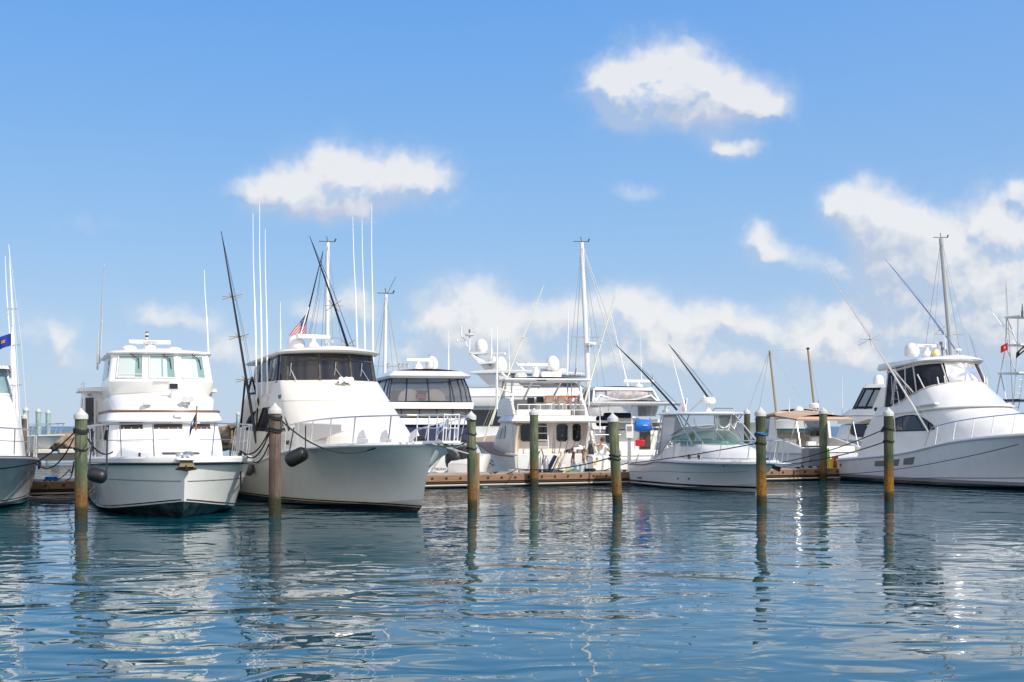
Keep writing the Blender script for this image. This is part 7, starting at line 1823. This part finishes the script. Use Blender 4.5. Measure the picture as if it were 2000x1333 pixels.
def bending_man():
    e = thing('person', 'man in white T-shirt and khaki shorts bending down on the dock by the buckets', 'person', dockpt(1141, .75), R(4))
    v = {}; ed = []
    P_ = lambda n, p, r: v.__setitem__(n, (Vector(p), r))
    P_('pelvis', (.05, 0, .93), (.135, .12)); P_('waist', (-.12, 0, 1.03), (.125, .11)); P_('chest', (-.34, 0, 1.05), (.16, .12)); P_('neck0', (-.50, 0, 1.0), (.07, .07)); P_('neck', (-.57, 0, .95), .055); P_('head', (-.66, 0, .88), (.09, .085)); P_('crown', (-.72, 0, .82), (.075, .08))
    ed += [('pelvis', 'waist'), ('waist', 'chest'), ('chest', 'neck0'), ('neck0', 'neck'), ('neck', 'head'), ('head', 'crown')]
    for sd, k in ((-1, 'l'), (1, 'r')):
        P_(k + 'hip', (.04, sd * .10, .86), .095); P_(k + 'knee', (-.04 + .02 * sd, sd * .13, .48), .062); P_(k + 'calf', (.01, sd * .13, .33), .058); P_(k + 'ank', (.05, sd * .13, .09), .038); P_(k + 'toe', (-.13, sd * .15, .04), (.04, .03))
        ed += [('pelvis', k + 'hip'), (k + 'hip', k + 'knee'), (k + 'knee', k + 'calf'), (k + 'calf', k + 'ank'), (k + 'ank', k + 'toe')]
        P_(k + 'sh', (-.42, sd * .19, .99), .06); P_(k + 'elb', (-.47, sd * .21, .70), .042); P_(k + 'wr', (-.50 - .04 * sd, sd * .16, .45), .028)
        ed += [('chest', k + 'sh'), (k + 'sh', k + 'elb'), (k + 'elb', k + 'wr')]
        fingers(v, ed, k + 'wr', None, (-.12, -.1 * sd, -1), (0, 1 * sd, 0), k)
    skin('body', v, ed, SKIN_D, e, 'pelvis')
    t = {n: (v[n][0], tuple(q * 1.13 for q in (v[n][1] if isinstance(v[n][1], tuple) else (v[n][1],) * 2))) for n in ('waist', 'chest', 'neck0', 'lsh', 'rsh')}
    t['pel'] = (Vector((.0, 0, .98)), (.15, .135))
    for k in 'lr': t[k + 'slv'] = (v[k + 'sh'][0].lerp(v[k + 'elb'][0], .55), .065)
    skin('t_shirt', t, [('pel', 'waist'), ('waist', 'chest'), ('chest', 'neck0'), ('chest', 'lsh'), ('chest', 'rsh'), ('lsh', 'lslv'), ('rsh', 'rslv')], TEE, e, 'waist')
    t = {'pel': (v['pelvis'][0], (.15, .135))}
    for k in 'lr': t[k + 'h'] = (v[k + 'hip'][0], .112); t[k + 'k'] = (v[k + 'hip'][0].lerp(v[k + 'knee'][0], .92), .088)
    skin('shorts', t, [('pel', 'lh'), ('pel', 'rh'), ('lh', 'lk'), ('rh', 'rk')], KHAKI, e, 'pel')
    for sd, k in ((-1, 'l'), (1, 'r')):
        a, c = v[k + 'ank'][0], v[k + 'toe'][0]
        skin('shoe', {'h': (Vector((a.x + .03, a.y, .05)), (.05, .05)), 'm': (a.lerp(c, .5) * 1 + Vector((0, 0, -.02)), (.05, .045)), 't': (c + Vector((-.05, 0, 0)), (.045, .035))}, [('h', 'm'), ('m', 't')], mat('shoe_blue', (.02, .25, .55), .6), e, 'm')
    face(e, v['head'][0] + Vector((-.02, 0, -.02)), (-.45, 0, -.85), (-.8, 0, .4), .105, SKIN_D, HAIR)
bending_man()
def standing_man():
    e = thing('person', 'man seen from behind in white T-shirt with round back print, arm raised, by the cooler', 'person', P(1174, 0, 65.0).xy.to_3d() + Vector((0, 0, .24)), R(-20))
    v = {}; ed = []
    P_ = lambda n, p, r: v.__setitem__(n, (Vector(p), r))
    P_('pelvis', (0, 0, .93), (.14, .11)); P_('waist', (-.02, .0, 1.08), (.13, .10)); P_('chest', (0, 0, 1.30), (.165, .115)); P_('neck0', (.02, .02, 1.46), .07); P_('neck', (.04, .03, 1.52), .055); P_('head', (.07, .05, 1.61), (.085, .09)); P_('crown', (.08, .05, 1.69), (.075, .08))
    ed += [('pelvis', 'waist'), ('waist', 'chest'), ('chest', 'neck0'), ('neck0', 'neck'), ('neck', 'head'), ('head', 'crown')]
    for sd, k in ((-1, 'l'), (1, 'r')):
        P_(k + 'hip', (sd * .10, 0, .86), .09); P_(k + 'knee', (sd * .11, .03, .48), .06); P_(k + 'calf', (sd * .11, 0, .33), .055); P_(k + 'ank', (sd * .11, -.02, .08), .038); P_(k + 'toe', (sd * .13, .15, .04), (.04, .03))
        ed += [('pelvis', k + 'hip'), (k + 'hip', k + 'knee'), (k + 'knee', k + 'calf'), (k + 'calf', k + 'ank'), (k + 'ank', k + 'toe')]
    P_('lsh', (-.20, 0, 1.40), .062); P_('lelb', (-.36, .10, 1.42), .045); P_('lwr', (-.22, .26, 1.50), .03)
    P_('rsh', (.20, 0, 1.38), .062); P_('relb', (.36, .02, 1.16), .045); P_('rwr', (.40, .22, 1.04), .03)
    for k in 'lr': ed += [('chest', k + 'sh'), (k + 'sh', k + 'elb'), (k + 'elb', k + 'wr')]
    fingers(v, ed, 'lwr', None, (.6, .5, .4), (0, .3, 1), 'l'); fingers(v, ed, 'rwr', None, (.1, .8, -.5), (1, 0, 0), 'r')
    skin('body', v, ed, SKIN_T, e, 'pelvis')
    t = {n: (v[n][0], tuple(q * 1.14 for q in (v[n][1] if isinstance(v[n][1], tuple) else (v[n][1],) * 2))) for n in ('waist', 'chest', 'neck0', 'lsh', 'rsh')}
    t['pel'] = (Vector((0, 0, .92)), (.16, .13))
    for k in 'lr': t[k + 'slv'] = (v[k + 'sh'][0].lerp(v[k + 'elb'][0], .7), .068)
    skin('t_shirt', t, [('pel', 'waist'), ('waist', 'chest'), ('chest', 'neck0'), ('chest', 'lsh'), ('chest', 'rsh'), ('lsh', 'lslv'), ('rsh', 'rslv')], TEE, e, 'waist')
    t = {'pel': (v['pelvis'][0], (.155, .125))}
    for k in 'lr': t[k + 'h'] = (v[k + 'hip'][0], .105); t[k + 'k'] = (v[k + 'knee'][0] + Vector((0, 0, .05)), .085)
    skin('shorts', t, [('pel', 'lh'), ('pel', 'rh'), ('lh', 'lk'), ('rh', 'rk')], mat('shorts_navy', (.02, .03, .06), .9), e, 'pel')
    MB().lathe([(.001, 0), (.095, 0), (.095, .006), (.001, .007)], (.0, -.138, 1.27), 20, Matrix.Rotation(R(90), 3, 'X')).build('back_print', mat('print_green', (.42, .48, .36), .8, var=.4, vscale=20), e)
    face(e, v['head'][0] + Vector((0, 0, .03)), (.5, .85, 0), (0, 0, 1), .11, SKIN_T, HAIRB)
standing_man()
